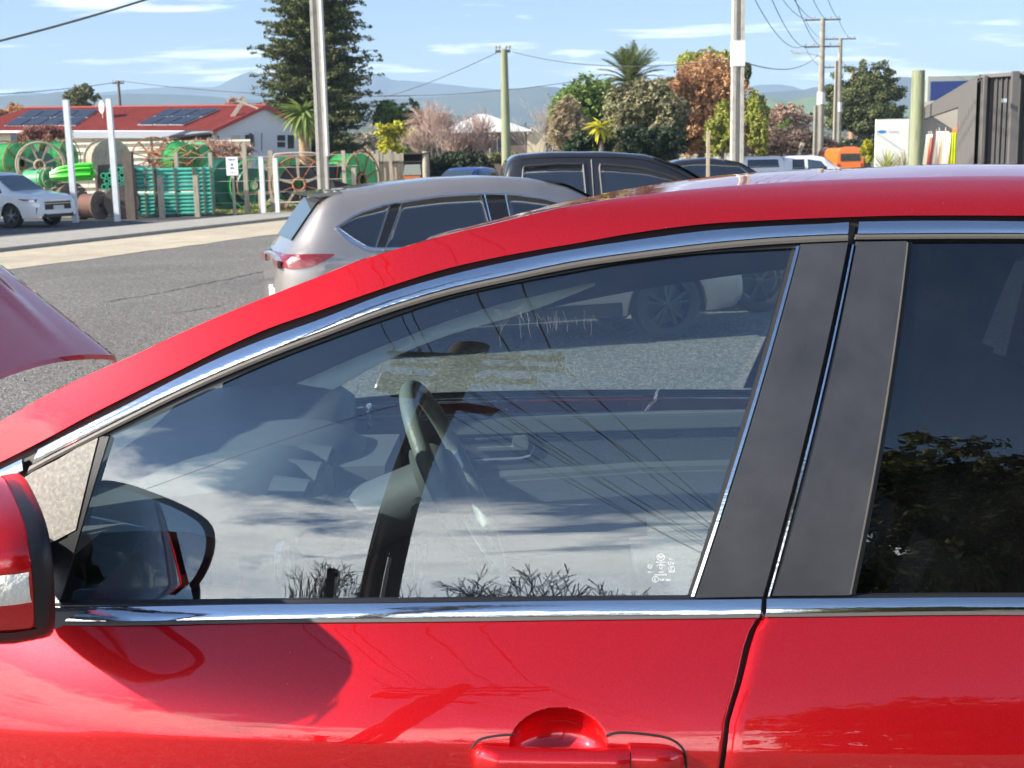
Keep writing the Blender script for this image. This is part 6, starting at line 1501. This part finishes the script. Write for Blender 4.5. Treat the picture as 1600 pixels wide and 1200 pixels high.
for i in range(ns):
    a,b=edges[i]+.0006,edges[i+1]-.0006; mid=(a+b)/2
    zb=2.66 if s0<mid<s1 else 0
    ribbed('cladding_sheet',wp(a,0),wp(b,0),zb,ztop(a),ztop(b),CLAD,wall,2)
# dark section turning towards the camera from the near corner
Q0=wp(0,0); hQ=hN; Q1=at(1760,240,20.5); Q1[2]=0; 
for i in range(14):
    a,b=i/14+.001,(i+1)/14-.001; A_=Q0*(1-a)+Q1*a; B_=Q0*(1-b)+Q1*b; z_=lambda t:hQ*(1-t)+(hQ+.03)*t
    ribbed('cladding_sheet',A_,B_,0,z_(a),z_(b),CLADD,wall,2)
for px,w_ in ((1577,.11),(1531,.05),(1424,.06)):
    Yc=21.6 if px==1577 else (22. if px==1531 else 44.); q=at(px,240,Yc); zt=float(at(px,112 if px==1577 else (119 if px==1531 else 182),Yc)[2]); mb=MB(); mb.box((q[0],q[1]-.1,zt/2),(w_,.08,zt)); mb.build('corner_flashing',CLAD,wall)
mb=MB(); mb.box(tuple(at(1569,157,21.4)),(.05,.10,.06)); mb.build('wall_lamp',SILV,wall)
mb=MB(); mb.bar(wp(0,hN+.02),wp(1,hF+.02),.1,.06); mb.bar(Q0+[0,0,hN+.02],Q1+[0,0,hN+.05],.1,.06); mb.build('wall_capping',CLAD,wall)['kind']='stuff'
# interior of the bay
bayb=[wp(s1,0)+np.array([-.05,0,0]),wp(s1,0)+np.array([3.4,-.6,0])]
mb=MB(); mb.add([(bayb[0][0],bayb[0][1],0),(bayb[1][0],bayb[1][1],0),(bayb[1][0],bayb[1][1],3.6),(bayb[0][0],bayb[0][1],hF+.3)],[(0,1,2,3)]); mb.build('bay_rear_wall',mat('buff_lined_wall',(.35,.32,.27),rough=.8),wall)
cols=[(.7,.55,.42),(.6,.6,.55),(.55,.15,.06),(.7,.68,.62),(.45,.4,.36),(.62,.3,.28),(.72,.7,.62)]
g=random.Random(4); gm=[mat('garment_cloth_%s'%n_,c,rough=.9) for n_,c in zip(('peach','grey','rust','ivory','stone','rose','cream'),cols)]
for k in range(11):
    s=s1+(s0-s1)*(k+.6)/13; q=wp(s,0)+np.array([.25,.1,0]); h=g.uniform(1.1,1.7); w_=g.uniform(.3,.5); c=(k*3+3)%7
    v=[];n=9
    for i in range(n):
        for j in range(4): t=j/3; v.append(((i/(n-1)-.5)*w_*(.55+.45*t)*1.0,(.05 if i%2 else -.05)*t*2,-h*t))
    mb=MB(); mb.add(v,gridfaces(n,4)); mb.lathe([(.01,0),(.01,.1)],(0,0,0),'z',5); o=mb.build('hanging_cloth',gm[c],None); o.location=(q[0],q[1],2.35-g.uniform(0,.25)); o.rotation_euler=(0,0,-.9)
    tag(o,'%s cloth hanging in the open bay, number %s counted from its far end'%(('peach','grey','rust','ivory','stone','rose','cream')[c],('one','two','three','four','five','six','seven','eight','nine','ten','eleven')[k]),'cloth','cloths hanging in the bay')
q=wp(s_of(1488),0)+np.array([-.05,-.25,0]); v=[];n=13; h=2.2-float(at(1494,262,24.)[2])
for i in range(n):
    for j in range(5): t=j/4; v.append(((i/(n-1)-.5)*.34*(.8+.35*t),(.05 if i%2 else -.05)*(.4+t),-1.25*t))
mb=MB(); mb.add(v,gridfaces(n,5)); mb.bar((-.16,0,0),(.16,0,0),.02,.02); o=mb.build('hanging_cloth',mat('hi_vis_yellow_cloth',(.72,.78,.03),rough=.8),None); o.location=(q[0],q[1]-.15,pz(1494,208,q[1])); tag(o,'bright yellow hi-vis cloth hanging at the near end of the bay','cloth')
# billboard behind
Y=40.; p=at(1487,150,Y); s=sc(Y); t=thing('billboard','blue hoarding in a grey frame above the taupe building, partly hidden','billboard',(float(p[0]),Y,0)); 
z0,z1=pz(1487,200,Y),pz(1487,119,Y); mb=MB(); mb.box((26*s,0,(z0+z1)/2),(130*s,.25,z1-z0)); mb.build('frame',mat('grey_green_frame',(.30,.32,.28),rough=.6),t)
z2=pz(1487,127,Y); mb=MB(); mb.box((20*s,-.15,(z0+z2)/2),(110*s,.04,z2-z0)); pn=mb.build('board_face',mat('navy_board',(.012,.035,.16),rough=.4),t)
mb=MB(); mb.box((18*s,-.185,(z0+z2)/2-.1),(30*s,.02,(z2-z0)*.78)); mb.build('light_panel',mat('mid_blue_print',(.02,.10,.38),rough=.4),pn)
mb=MB(); mb.lathe([(.001,-.22),(7.5*s,-.22),(7.5*s,-.2)],(14*s,0,pz(1498,141,Y)),'y',18); mb.build('round_mark',WHITEINK,pn,smooth=False)
# white panel with swirl and reeds
Y=52.; p=at(1397,220,Y); s=sc(Y); t=thing('white_hoarding','white hoarding with a blue swirl mark behind tall yellow-green bushes','hoarding',(float(p[0]),Y,0)); z1=pz(1397,186,Y)
mb=MB(); mb.box((4*s,0,z1/2),(66*s,.12,z1)); bd=mb.build('board',mat('hoarding_white',(.72,.72,.66),rough=.6),t)
zc=pz(1397,205,Y); SW=mat('swirl_blue',(.02,.22,.5),rough=.5)
v=[]; 
for i in range(15):
    a=i/14; v+=[((-28+16*a)*s,-.07,zc+(1.8*math.sin(math.pi*a))*s),((-28+16*a)*s,-.07,zc-(2.8*math.sin(math.pi*a))*s)]
mesh('swirl_mark',v,[(2*i,2*i+1,2*i+3,2*i+2) for i in range(14)],SW,bd)
cu=bpy.data.curves.new('lettering','FONT'); cu.size=6.0*s; cu.extrude=.002
cu.body='Selling'; o=bpy.data.objects.new('t',cu); COL.objects.link(o); bpy.context.view_layer.update(); me=bpy.data.meshes.new_from_object(o); bpy.data.objects.remove(o); me.materials.clear(); me.materials.append(bpy.data.materials['garment_cloth_grey']); l=mesh('lettering',None,None,None,bd,data=me); l.location=(-10*s,-.07,zc-2*s); l.rotation_euler=(math.pi/2,0,0)
# ================================================================ TREES AND SHRUBS
LDK=leafmat('conifer_needles',[(0.034,0.061,0.022),(0.081,0.101,0.027),(0.162,0.162,0.047)],.15)
LGR=leafmat('green_leaves',[(0.068,0.121,0.034),(0.135,0.216,0.054),(0.270,0.338,0.095)],.3)
LYG=leafmat('yellow_green_leaves',[(0.189,0.243,0.054),(0.351,0.378,0.081),(0.486,0.459,0.121)],.35)
LCI=leafmat('citrus_leaves',[(0.135,0.189,0.027),(0.540,0.486,0.041),(0.600,0.600,0.068)],.3)
LBR=leafmat('brown_autumn_leaves',[(0.270,0.162,0.095),(0.513,0.270,0.135),(0.600,0.392,0.203)],.3)
LPK=leafmat('pinkish_twigs',[(0.297,0.203,0.162),(0.486,0.351,0.284),(0.378,0.257,0.203)],.2)
LTN=leafmat('tan_dry_twigs',[(0.216,0.176,0.108),(0.432,0.338,0.230),(0.297,0.257,0.135)],.25)
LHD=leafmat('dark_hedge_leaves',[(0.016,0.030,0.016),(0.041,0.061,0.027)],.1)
LHB=leafmat('hedge_leaves_behind',[(.03,.05,.016),(.09,.11,.03),(.42,.38,.12)],.3)
# big conifer: whorls of drooping branches
def conifer():
    Y=86.; b=at(500,240,Y); s=sc(Y); ztop=pz(500,-75,Y); t=thing('conifer_tree','tall dark conifer behind the concrete power pole, running out of the top of the frame','tree',(float(b[0]),Y,0)); g=random.Random(3)
    mb=MB(); mb.tube([(0,0,-.2),(.05,0,ztop*.5),(0,0,ztop)],[.38,.22,.04],9); mb.build('trunk',BARK,t,smooth=True)
    lim=MB(); blobs=[]
    prof=[(235,70),(215,98),(195,98),(175,92),(160,100),(140,92),(120,90),(95,97),(75,84),(60,86),(40,72),(20,68),(0,60),(-25,46),(-50,26),(-75,4)]
    ys=[p[0] for p in prof][::-1]; ws=[p[1] for p in prof][::-1]
    z=.8
    while z<ztop-.1:
        py=240-(z-1.9)/s+6; w=np.interp(py,ys,ws)*s; nb=13
        for k in range(nb):
            a=g.uniform(0,2*math.pi); L_=w*g.uniform(.62,1.08); up_=g.uniform(.0,.35)
            e=Vector((math.cos(a)*L_,math.sin(a)*L_,z+L_*up_*.4)); lim.tube([(0,0,z),(e*.5+Vector((0,0,z*.5+.1))),e],[.06,.035,.01],4,cap=False)
            for q in np.linspace(.35,1,5):
                r_=.18+.30*(1-q)*.9; c=Vector((e.x*q,e.y*q,z+(e.z-z)*q+g.uniform(-.12,.12))); blobs.append((c.x+g.uniform(-.1,.1),c.y+g.uniform(-.1,.1),c.z,r_*g.uniform(.8,1.5)+.08,r_*.75))
        z+=.36
    lim.build('limbs',BARK,t,smooth=True)['kind']='stuff'
    blobs=[q for q in blobs if q[3]>0]
    leafmesh('crown',blobs,170000,.10,LDK,t,seed=3,up=.3,shell=.3,asp=2.2)['kind']='stuff'
conifer()
TG='trees beyond the car park'
treepx('broadleaf_tree','green tree between the conifer and the red-brown cabbage tree',628,150,215,74,88,LGR,10000,.11,21,16,(.15,2.))
treepx('citrus_bush','round bush dotted with yellow fruit and leaves above the board fence',622,192,236,62,66,LCI,8000,.09,22,12,(.1,.8),'bush')
treepx('dark_shrub','dark green shrub right of the yellow citrus bush',655,215,240,44,64,LGR,2500,.11,25,8,(.08,.6),'bush')
# red-brown shaggy cabbage tree
def spiky(name,label,px,py,Y,r,nf,m,trunkh,seed=1,cat='tree',wid=.05,droop=.5,tr=.16,zc=None,bark=None,stiff=1.):
    b=at(px,py,Y); z=float(b[2]) if zc is None else zc; t=thing(name,label,cat,(float(b[0]),Y,0)); g=random.Random(seed)
    mb=MB(); mb.tube([(0,0,-.2),(.05,0,z*.5),(0,0,z)],[tr*1.2,tr,tr*.9],9); mb.build('trunk',bark or BARK,t,smooth=True)
    base=None
    protos=[]
    for k in range(3):
        v=[];n=9
        for i in range(n):
            u=i/(n-1); x=r*u*stiff; zz=r*(.25*u-droop*u*u*(1+.3*k)); w=wid*math.sin(math.pi*min(1,.12+u*.9))**.7
            v+=[(x,-w,zz),(x,0,zz-w*.5),(x,w,zz)]
        me=bpy.data.meshes.new('frond'); me.from_pydata(v,[],[(3*i+j,3*i+j+1,3*i+4+j,3*i+3+j) for i in range(n-1) for j in (0,1)]); me.materials.append(m); protos.append(me)
    for k in range(nf):
        o=mesh('frond',None,None,None,t,data=protos[k%3]); o.location=(0,0,z); el=g.uniform(-.75,1.35) ; o.rotation_euler=(g.uniform(-.3,.3),-el,g.uniform(0,6.28)); sc_=g.uniform(.75,1.15); o.scale=(sc_,sc_,sc_)
    return t
spiky('cabbage_tree','shaggy red-brown cabbage tree above the bare pink shrubs',664,192,70,1.25,110,LPK,3,5,wid=.07,droop=.7)
spiky('cabbage_tree','green yellow cabbage tree with a shaggy trunk right of the white gable',472,180,68,1.15,90,leafmat('flax_leaves',[(0.135,0.216,0.054),(0.297,0.365,0.108)],.3),3,6,wid=.09,droop=.9,tr=.3,bark=mat('shaggy_tan_bark',(.40,.28,.17),rough=1,var=(.22,.15,.09),vs=8,bump=1,bs=12))
def feather_palm():
    Y=64.; b=at(985,128,Y); z=float(b[2]); t=thing('phoenix_palm','big feathery palm crown standing above the green trees at centre','palm',(float(b[0]),Y,0)); g=random.Random(2)
    mb=MB(); mb.tube([(0,0,-.2),(0,0,z)],[.38,.34],12); mb.build('trunk',BARK,t,smooth=True)
    m=leafmat('palm_leaflets',[(0.068,0.101,0.034),(0.135,0.176,0.068),(0.270,0.270,0.108)],.25); pr=[]
    for k in range(4):
        mb=MB(); R_=1.95; n=30
        for i in range(n):
            u=i/n; x=R_*u; zz=R_*(.30*u-.42*u**2.2); 
            for s in (-1,1):
                L_=.42*math.sin(math.pi*min(1,.15+u*.85))**.6+.03
                mb.add([(x,0,zz),(x+.05,0,zz),(x+L_*.6,s*L_*.75,zz+.02-.16*L_+g.uniform(-.04,.04))],[(0,1,2)])
        mb.tube([(0,0,0),(R_*.5,0,R_*(.15-.42*.5**2.2)),(R_,0,-.12*R_)],[.035,.02,.006],4)
        me=mb.build('frond',m,t); pr.append(me.data); bpy.data.objects.remove(me)
    for k in range(64):
        o=mesh('frond',None,None,None,t,data=pr[k%4]); o.location=(0,0,z); el=g.uniform(-.5,1.45); o.rotation_euler=(g.uniform(-.4,.4),-el,k*2.4); q=g.uniform(.85,1.05); o.scale=(q,q,q)
feather_palm()
treepx('broadleaf_tree','dense dark green tree left of the palm, its leaves catching yellow light',925,122,250,112,60,LGR,34000,.095,31,38,(.2,2.),group=TG)
treepx('broadleaf_tree','grey-green tree with pale limbs directly under the palm crown',1000,132,245,108,58,leafmat('grey_green_leaves',[(0.081,0.095,0.047),(0.189,0.189,0.095),(0.351,0.297,0.176)],.25),34000,.09,32,38,(.2,2.),group=TG)
treepx('autumn_tree','broad russet-brown autumn tree left of the concrete H-pole',1095,92,236,128,66,LBR,42000,.095,33,46,(.2,2.5))
treepx('broadleaf_tree','green treetop rising behind the russet tree',1096,70,125,84,72,LYG,16000,.11,34,16,(.2,4.),group=TG)
treepx('broadleaf_tree','bright yellow-green shrub tree just left of the H-pole base',1128,160,245,50,56,LYG,12000,.08,35,16,(.1,1.),group=TG)
treepx('broadleaf_tree','yellow-green tree just right of the concrete H-pole',1180,142,243,42,64,LYG,12000,.085,36,16,(.1,1.),group=TG)
treepx('broadleaf_tree','wide mixed olive tree mass rising behind the palm and the russet tree',1030,112,250,300,78,leafmat('mixed_olive_leaves',[(.07,.08,.035),(.17,.15,.07),(.30,.22,.11)],.25),60000,.10,71,60,(.2,3.),r=(.12,.24))
treepx('broadleaf_tree','olive tree filling the gap between palm tree clump and russet tree',1045,140,250,60,60,bpy.data.materials['grey_green_leaves'],16000,.085,61,20,(.1,1.5),group=TG)
treepx('dark_tree','dark drooping treetop right behind the sleeve of the H-pole',1160,85,140,22,70,LDK,4000,.10,37,7,(.1,4.))
treepx('dry_shrub','tan dry shrub with bare stems at the left foot of the green trees',892,160,250,70,56,LTN,14000,.07,38,20,(.08,1.),'bush',asp=5.)
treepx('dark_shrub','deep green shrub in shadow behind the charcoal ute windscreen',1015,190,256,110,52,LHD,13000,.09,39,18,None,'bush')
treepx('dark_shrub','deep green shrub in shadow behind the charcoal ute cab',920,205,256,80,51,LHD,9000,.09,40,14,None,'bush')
spiky('yellow_fern_palm','small yellow palm fern in front of the dark shrub above the ute roof',938,200,50,.62,40,LCI,2,9,'fern',wid=.07,droop=.6,tr=.1)
treepx('brown_hedge','brown bushy hedge behind the stop sign',1085,205,243,100,80,LBR,6000,.12,41,14,None,'hedge')
treepx('brown_hedge','dark brown hedge behind the white canopy ute',1215,200,245,150,96,leafmat('umber_hedge_leaves',[(0.068,0.047,0.041),(0.162,0.108,0.081),(0.230,0.162,0.121)],.2),20000,.10,42,26,None,'hedge')
treepx('bare_tree_clump','warm brown leafless trees in the distance right of the H-pole',1215,165,215,100,140,leafmat('far_brown_twigs',[(0.270,0.176,0.121),(0.459,0.297,0.216)],.2),6000,.2,43,16,None,'tree')
treepx('round_bush','small round green bush below the brown trees',1226,188,213,30,110,LGR,1800,.16,44,6,None,'bush')
def bigmac():
    Y=108.; b=at(1352,240,Y); s=sc(Y); t=thing('macrocarpa_tree','large dark spreading macrocarpa behind the reddish timber pole','tree',(float(b[0]),Y,0)); g=random.Random(8)
    mb=MB(); mb.tube([(0,0,-.2),(0,0,4)],[.5,.4],10); mb.build('trunk',BARK,t,smooth=True); bl=[]; lim=MB()
    out=[(1290,190),(1285,160),(1290,130),(1305,112),(1325,100),(1345,92),(1365,98),(1378,88),(1388,105),(1398,118),(1408,140),(1415,165),(1418,190),(1410,225)]
    for k in range(210):
        i=g.randrange(len(out)); ox,oy=out[i]; q=g.uniform(.15,.97); cx,cy=1352,200; X=(cx+(ox-cx)*q-1352)*s; Z=pz(1352,cy+(oy-cy)*q,Y)+(0 if True else 0); r_=g.uniform(.45,1.0)*(.65 if q>.8 else 1)
        bl.append((X,g.uniform(-2.8,2.8)*(1.1-q),Z,r_,r_*.6))
        if k%6==0: lim.tube([(0,0,2.5),(X*.5,bl[-1][1]*.5,Z*.7),(X,bl[-1][1],Z)],[.2,.1,.03],5,cap=False)
    lim.build('limbs',BARK,t,smooth=True)['kind']='stuff'
    leafmesh('crown',bl,60000,.13,leafmat('macrocarpa_leaves',[(0.041,0.061,0.024),(0.095,0.115,0.041),(0.203,0.203,0.081)],.2),t,seed=8,up=.35,shell=.35)['kind']='stuff'
bigmac()
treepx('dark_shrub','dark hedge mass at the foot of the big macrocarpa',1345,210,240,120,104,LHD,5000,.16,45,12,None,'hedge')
treepx('yellow_shrub','small yellow-leaved shrub between the orange van and the white hoarding',1354,218,256,20,56,LCI,1800,.11,46,7,None,'bush')
# reeds before the hoarding
for px,lb in ((1385,'yellow-green spiky bush in front of the white hoarding'),(1412,'dry pampas clump at the right end of the white hoarding')):
    spiky('spiky_bush',lb,px,252,49.5,.95,80,LYG if px==1385 else leafmat('straw_blades',[(0.600,0.513,0.338),(0.600,0.600,0.472)],.2),1,px,'bush',wid=.03,droop=.15,tr=.05,zc=.9)
# grey-green round tree and pink blossom left behind the roof
treepx('broadleaf_tree','round olive-green tree rising behind the solar panels',140,133,175,56,100,leafmat('olive_leaves',[(0.081,0.101,0.054),(0.216,0.216,0.108)],.25),4500,.17,51,12,(.15,2.),group=None)
treepx('bare_shrub','reddish bare shrub behind the left hip of the red roof',28,160,200,54,100,LBR,2600,.14,52,8,None,'bush',asp=4.)
treepx('bare_shrub','dark red leafless shrub in front of the house under the solar panels',70,198,222,76,64,leafmat('dark_red_twigs',[(0.162,0.068,0.054),(0.297,0.135,0.095)],.1),3600,.09,53,12,None,'bush',asp=5.)
treepx('bare_shrub','pale pink bare shrub behind the flue of the red roof',372,150,178,36,96,LPK,1200,.14,54,6,None,'bush',asp=5)
treepx('climber_on_fence','tangled brown climber along the top of the cream fence',345,224,240,110,57,leafmat('brown_twigs2',[(0.297,0.162,0.121),(0.540,0.405,0.324)],.1),3200,.10,55,16,None,'climber',asp=6.)
# bare pinkish shrubs with real branches
def bare(name,label,px,Y,h,lev,seed,r=.09,spread=.55,m=None,cat='tree',stems=3,base=(0,0),minr=.008,up=.12):
    b=at(px,260,Y); t=thing(name,label,cat,(float(b[0])+base[0],Y,base[1])); rg=random.Random(seed); mb=MB()
    for k in range(stems): branch(mb,(0,0,-.1),(rg.uniform(-.6,.6),rg.uniform(-.6,.6),1.),h*.36,r,lev,rg,spread=spread,minr=minr,split=(3,4),up=up)
    o=mb.build('branches',m or mat('pale_twig_bark',(.40,.30,.24),rough=.9),t,smooth=True,fixn=False); o['kind']='stuff'; return t
PT=mat('pinkish_twig_bark',(.45,.32,.27),rough=.9)
bare('bare_tree','leafless pinkish tree left of the two, in front of the pale roofed house',686,60,4.4,5,1,m=PT,r=.08)
bare('bare_tree','leafless pinkish tree right of the two, in front of the pale roofed house',722,61,3.9,5,2,m=PT,r=.07)
treepx('bare_shrub','reddish twiggy shrub below the pale roof',735,205,250,60,62,LPK,3000,.07,56,10,None,'bush',asp=6.)
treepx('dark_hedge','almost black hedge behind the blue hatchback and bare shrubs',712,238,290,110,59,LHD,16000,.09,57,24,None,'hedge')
treepx('low_hedge','clipped olive hedge beside the timber pole',790,236,262,60,58,leafmat('olive_hedge_leaves',[(0.162,0.176,0.081),(0.270,0.270,0.135)],.2),3000,.10,58,9,None,'hedge')
bare('bare_tree','pale twiggy tree in the distance left of the tan dry shrub',850,80,5.5,4,5,m=mat('ashen_twigs',(.38,.33,.3),rough=.9),r=.07)
# distant belt of trees and far town
for nm,lb,x0,x1,y0,Y,m,n in (('far_tree_belt','hazy line of far trees and roofs beneath the hills',560,900,196,170,leafmat('far_tree_leaves',[(0.121,0.121,0.081),(0.270,0.216,0.149)],.2),9000),('far_tree_belt','far line of trees beyond the street poles',1100,1430,205,190,bpy.data.materials['far_tree_leaves'],7000),('far_tree_belt','far tree line behind the red roofed house',-80,420,178,190,bpy.data.materials['far_tree_leaves'],8000)):
    t=at((x0+x1)/2,y0,Y); o=leafmesh(nm,[(float(at(x0+(x1-x0)*k/29,y0,Y)[0]),Y+rng.uniform(-6,6),pz(x0+(x1-x0)*k/29,y0+14+6*math.sin(k*1.7),Y)*.6,3.4,pz(x0+(x1-x0)*k/29,y0+6*math.sin(k*1.7),Y)*.45) for k in range(30)],n,.4,m,None,seed=Y,shell=.5); tag(o,lb,'trees',kind='stuff')
# grass tufts along the yard edge
g=np.random.default_rng(6); v=[];f=[]
for k in range(5200):
    px=g.uniform(290,470) if k%3 else g.uniform(395,450); py=g.uniform(318,336); q=onground(px,py); h=g.uniform(.05,.16); a=g.uniform(0,6.3); dx,dy=.02*math.cos(a),.02*math.sin(a)
    v+=[(q[0]-dx,q[1]-dy,0.02),(q[0]+dx,q[1]+dy,.02),(q[0]+g.uniform(-.06,.06),q[1],.02+h)]; f.append((3*k,3*k+1,3*k+2))
tag(mesh('grass_tufts',v,f,leafmat('dry_grass_blades',[(0.162,0.203,0.054),(0.567,0.513,0.162)],.3)),'dry yellow grass tufts along the foot of the yard fence','grass',kind='stuff')
# ================================================================ BEHIND THE CAMERA (seen mirrored in the red car)
BRP=mat('brown_creosote_pole',(.06,.036,.028),rough=.8,var=[(.095,.052,.038),(.032,.022,.018)],vs=4,bump=.6,stretch=(3,3,.25))
bp=thing('creosoted_power_pole','dark brown creosoted power pole with double crossarms, mirrored in the front door window','power pole',(-2.55,-6.6,.25)); bp.rotation_euler=(0,math.radians(9.5),0)
H=8.9; mb=MB(); mb.lathe([(.40,-.3),(.38,1),(.33,4),(.25,H),(.001,H+.02)],(0,0,0),'z',16); mb.build('pole_shaft',BRP,bp,smooth=60)
mb=MB(); mb.lathe([(.04,0),(.04,2.6)],(.16,.40,0),'z',8); mb.build('cable_guard',GALV,bp,smooth=60)
for z,L_,yy in ((8.3,2.6,.26),(8.3,2.6,-.26),(7.45,2.2,.26)): arm(bp,z,L_,y=yy,m=BRP,th=.12,ins=(-.92,-.5,.5,.92))
for s in (-1,1): mb=MB(); mb.bar((0,.22,7.4),(s*.75,.26,8.25),.05,.02); mb.build('arm_brace',BRP,bp)
mb=MB(); mb.bar((-.05,-.3,7.0),(.75,.4,6.4),.2,.2); mb.build('stay_block',BRP,bp)
mb=MB(); mb.box((-.60,.32,7.1),(.5,.3,.55)); mb.lathe([(.14,0),(.16,.1),(.16,.5),(.1,.56)],(-1.05,.32,6.95),'z',12); mb.build('fuse_box',BLACK,bp)['kind']='stuff'
mb=MB(); mb.tube([(-.30,.26,0),(-.28,.25,3),(-.22,.2,7)],.02,6); mb.build('earth_wire',WIRE,bp,smooth=True)
def bpw(x,y,z): a=math.radians(9.5); return (-2.55+x*math.cos(a)+z*math.sin(a),-6.6+y,.25-x*math.sin(a)+z*math.cos(a))
WG='wires over the parking lane'
for i,x in enumerate((-1.15,-.62,.0,.62,1.15)):
    a=bpw(x,0,8.5 if x else 7.7); wire('wire running from the creosoted pole away behind the camera, %s strand'%('far left','left','middle','right','far right')[i],a,(7.4+x*1.1,-40,8.6),.55,.013,grp=WG)
    wire('wire running over the red car to the conifer pole, %s strand'%('far left','left','middle','right','far right')[i],a,(at(506,300,40.5)[0]+x,40.5,10.6),.7,.013,grp=WG)
for i,x in enumerate((-.8,-.3,.3,.9)):
    a=bpw(x,.2,7.6); wire('lower wire running from the creosoted pole away behind the camera, %s strand'%('far left','left','middle','right','far right')[i],a,(8.0+x*1.6,-36,6.6),.5,.011,grp=WG)
wire('service wire from the creosoted pole to a house on the left',bpw(-.4,.2,6.7),(-16,-10,5.2),.3,.012,grp=WG)
fp=thing('distant_power_pole','slender pole far behind the camera carrying the lane wires','power pole',(7.4,-40,.28)); mb=MB(); mb.lathe([(.18,0),(.13,9.),(.001,9.)],(0,0,0),'z',10); mb.build('pole_shaft',BRP,fp,smooth=60); arm(fp,8.4,2.6)
o=post('square_post','short square dark post behind the camera, mirrored low in the door window','post',800,200,300,-9,.2,WOODD) if False else None
mb=MB(); mb.box((0,0,1.45),(.26,.26,2.9)); mb.box((.12,0,2.75),(.2,.18,.2)); o=mb.build('square_post',BLACK); o.location=(-4.55,-10.5,.28); tag(o,'short square dark post behind the camera, mirrored low in the door window','post')
wire('thin wire from the short square post to the creosoted pole',(-4.55,-10.5,3.1),bpw(0,0,2.4),.05,.008,grp=WG)
DTW=mat('dark_twig_bark',(.05,.04,.035),rough=.9)
for i,(x,y,h,sd2,lb) in enumerate(((-6.5,-15,4.2,11,'bare winter tree behind the camera left of the square post'),(-2.9,-18,3.7,12,'bare winter tree behind the camera right of the square post'),(-1.1,-17,4.0,13,'bare winter tree behind the camera beside the creosoted pole'),(1.6,-19,3.6,14,'spreading bare winter tree behind the camera at centre'))):
    t=thing('winter_tree',lb,'tree',(x,y,.2)); rg=random.Random(sd2); mb=MB()
    for k in range(3): branch(mb,(0,0,0),(rg.uniform(-.8,.8),rg.uniform(-.5,.5),1.),h*.36,.10,4,rg,spread=.7,minr=.012,split=(3,4),up=.05)
    mb.build('branches',DTW,t,smooth=True,fixn=False)['kind']='stuff'
hb=[]; g=random.Random(31)
for k in range(130): x=2.55+g.uniform(0,5.5); hb.append((x,-6.3+g.uniform(-.8,.8),g.uniform(.4,4.55-.5*max(0,3.4-x)*1.5+.25*math.sin(x*2.3)),.75,.6))
t=thing('tall_hedge','tall shaggy dark hedge behind the camera, mirrored in the dark rear window','hedge',(0,0,.25)); leafmesh('crown',hb,130000,.065,LHB,t,seed=31,shell=.45,asp=2.4,up=.1,clump=.03)['kind']='stuff'
mb=MB(); 
for k in range(5): mb.tube([(3+k*1.1,-6.4,0),(3.1+k*1.1,-6.3,2.6)],.07,6)
mb.build('trunk',BARK,t,smooth=True)['kind']='stuff'
# long shed left of the frame that throws the shade over the driveway
sh=thing('long_shed','long cream gabled shed just outside the left edge, its shadow lying over the driveway','shed',(0,0,0))
a0=np.array([-31.,15,0]); a1=np.array([-19.8,38.5,0]); dn=np.array([-.9,.43,0])*8
for nm,P in (('wall',[a0,a1,a1+[0,0,5.2],a0+[0,0,5.2]]),('wall',[a1,a1+dn,a1+dn+[0,0,5.2],a1+dn/2+[0,0,6.2],a1+[0,0,5.2]]),('roof_sheet',[a0+[0,0,5.2],a1+[0,0,5.2],a1+dn/2+[0,0,6.2],a0+dn/2+[0,0,6.2]]),('roof_sheet',[a0+dn+[0,0,5.2],a1+dn+[0,0,5.2],a1+dn/2+[0,0,6.2],a0+dn/2+[0,0,6.2]])):
    quad(nm,P,CREAMW if nm=='wall' else WR,sh,.1)
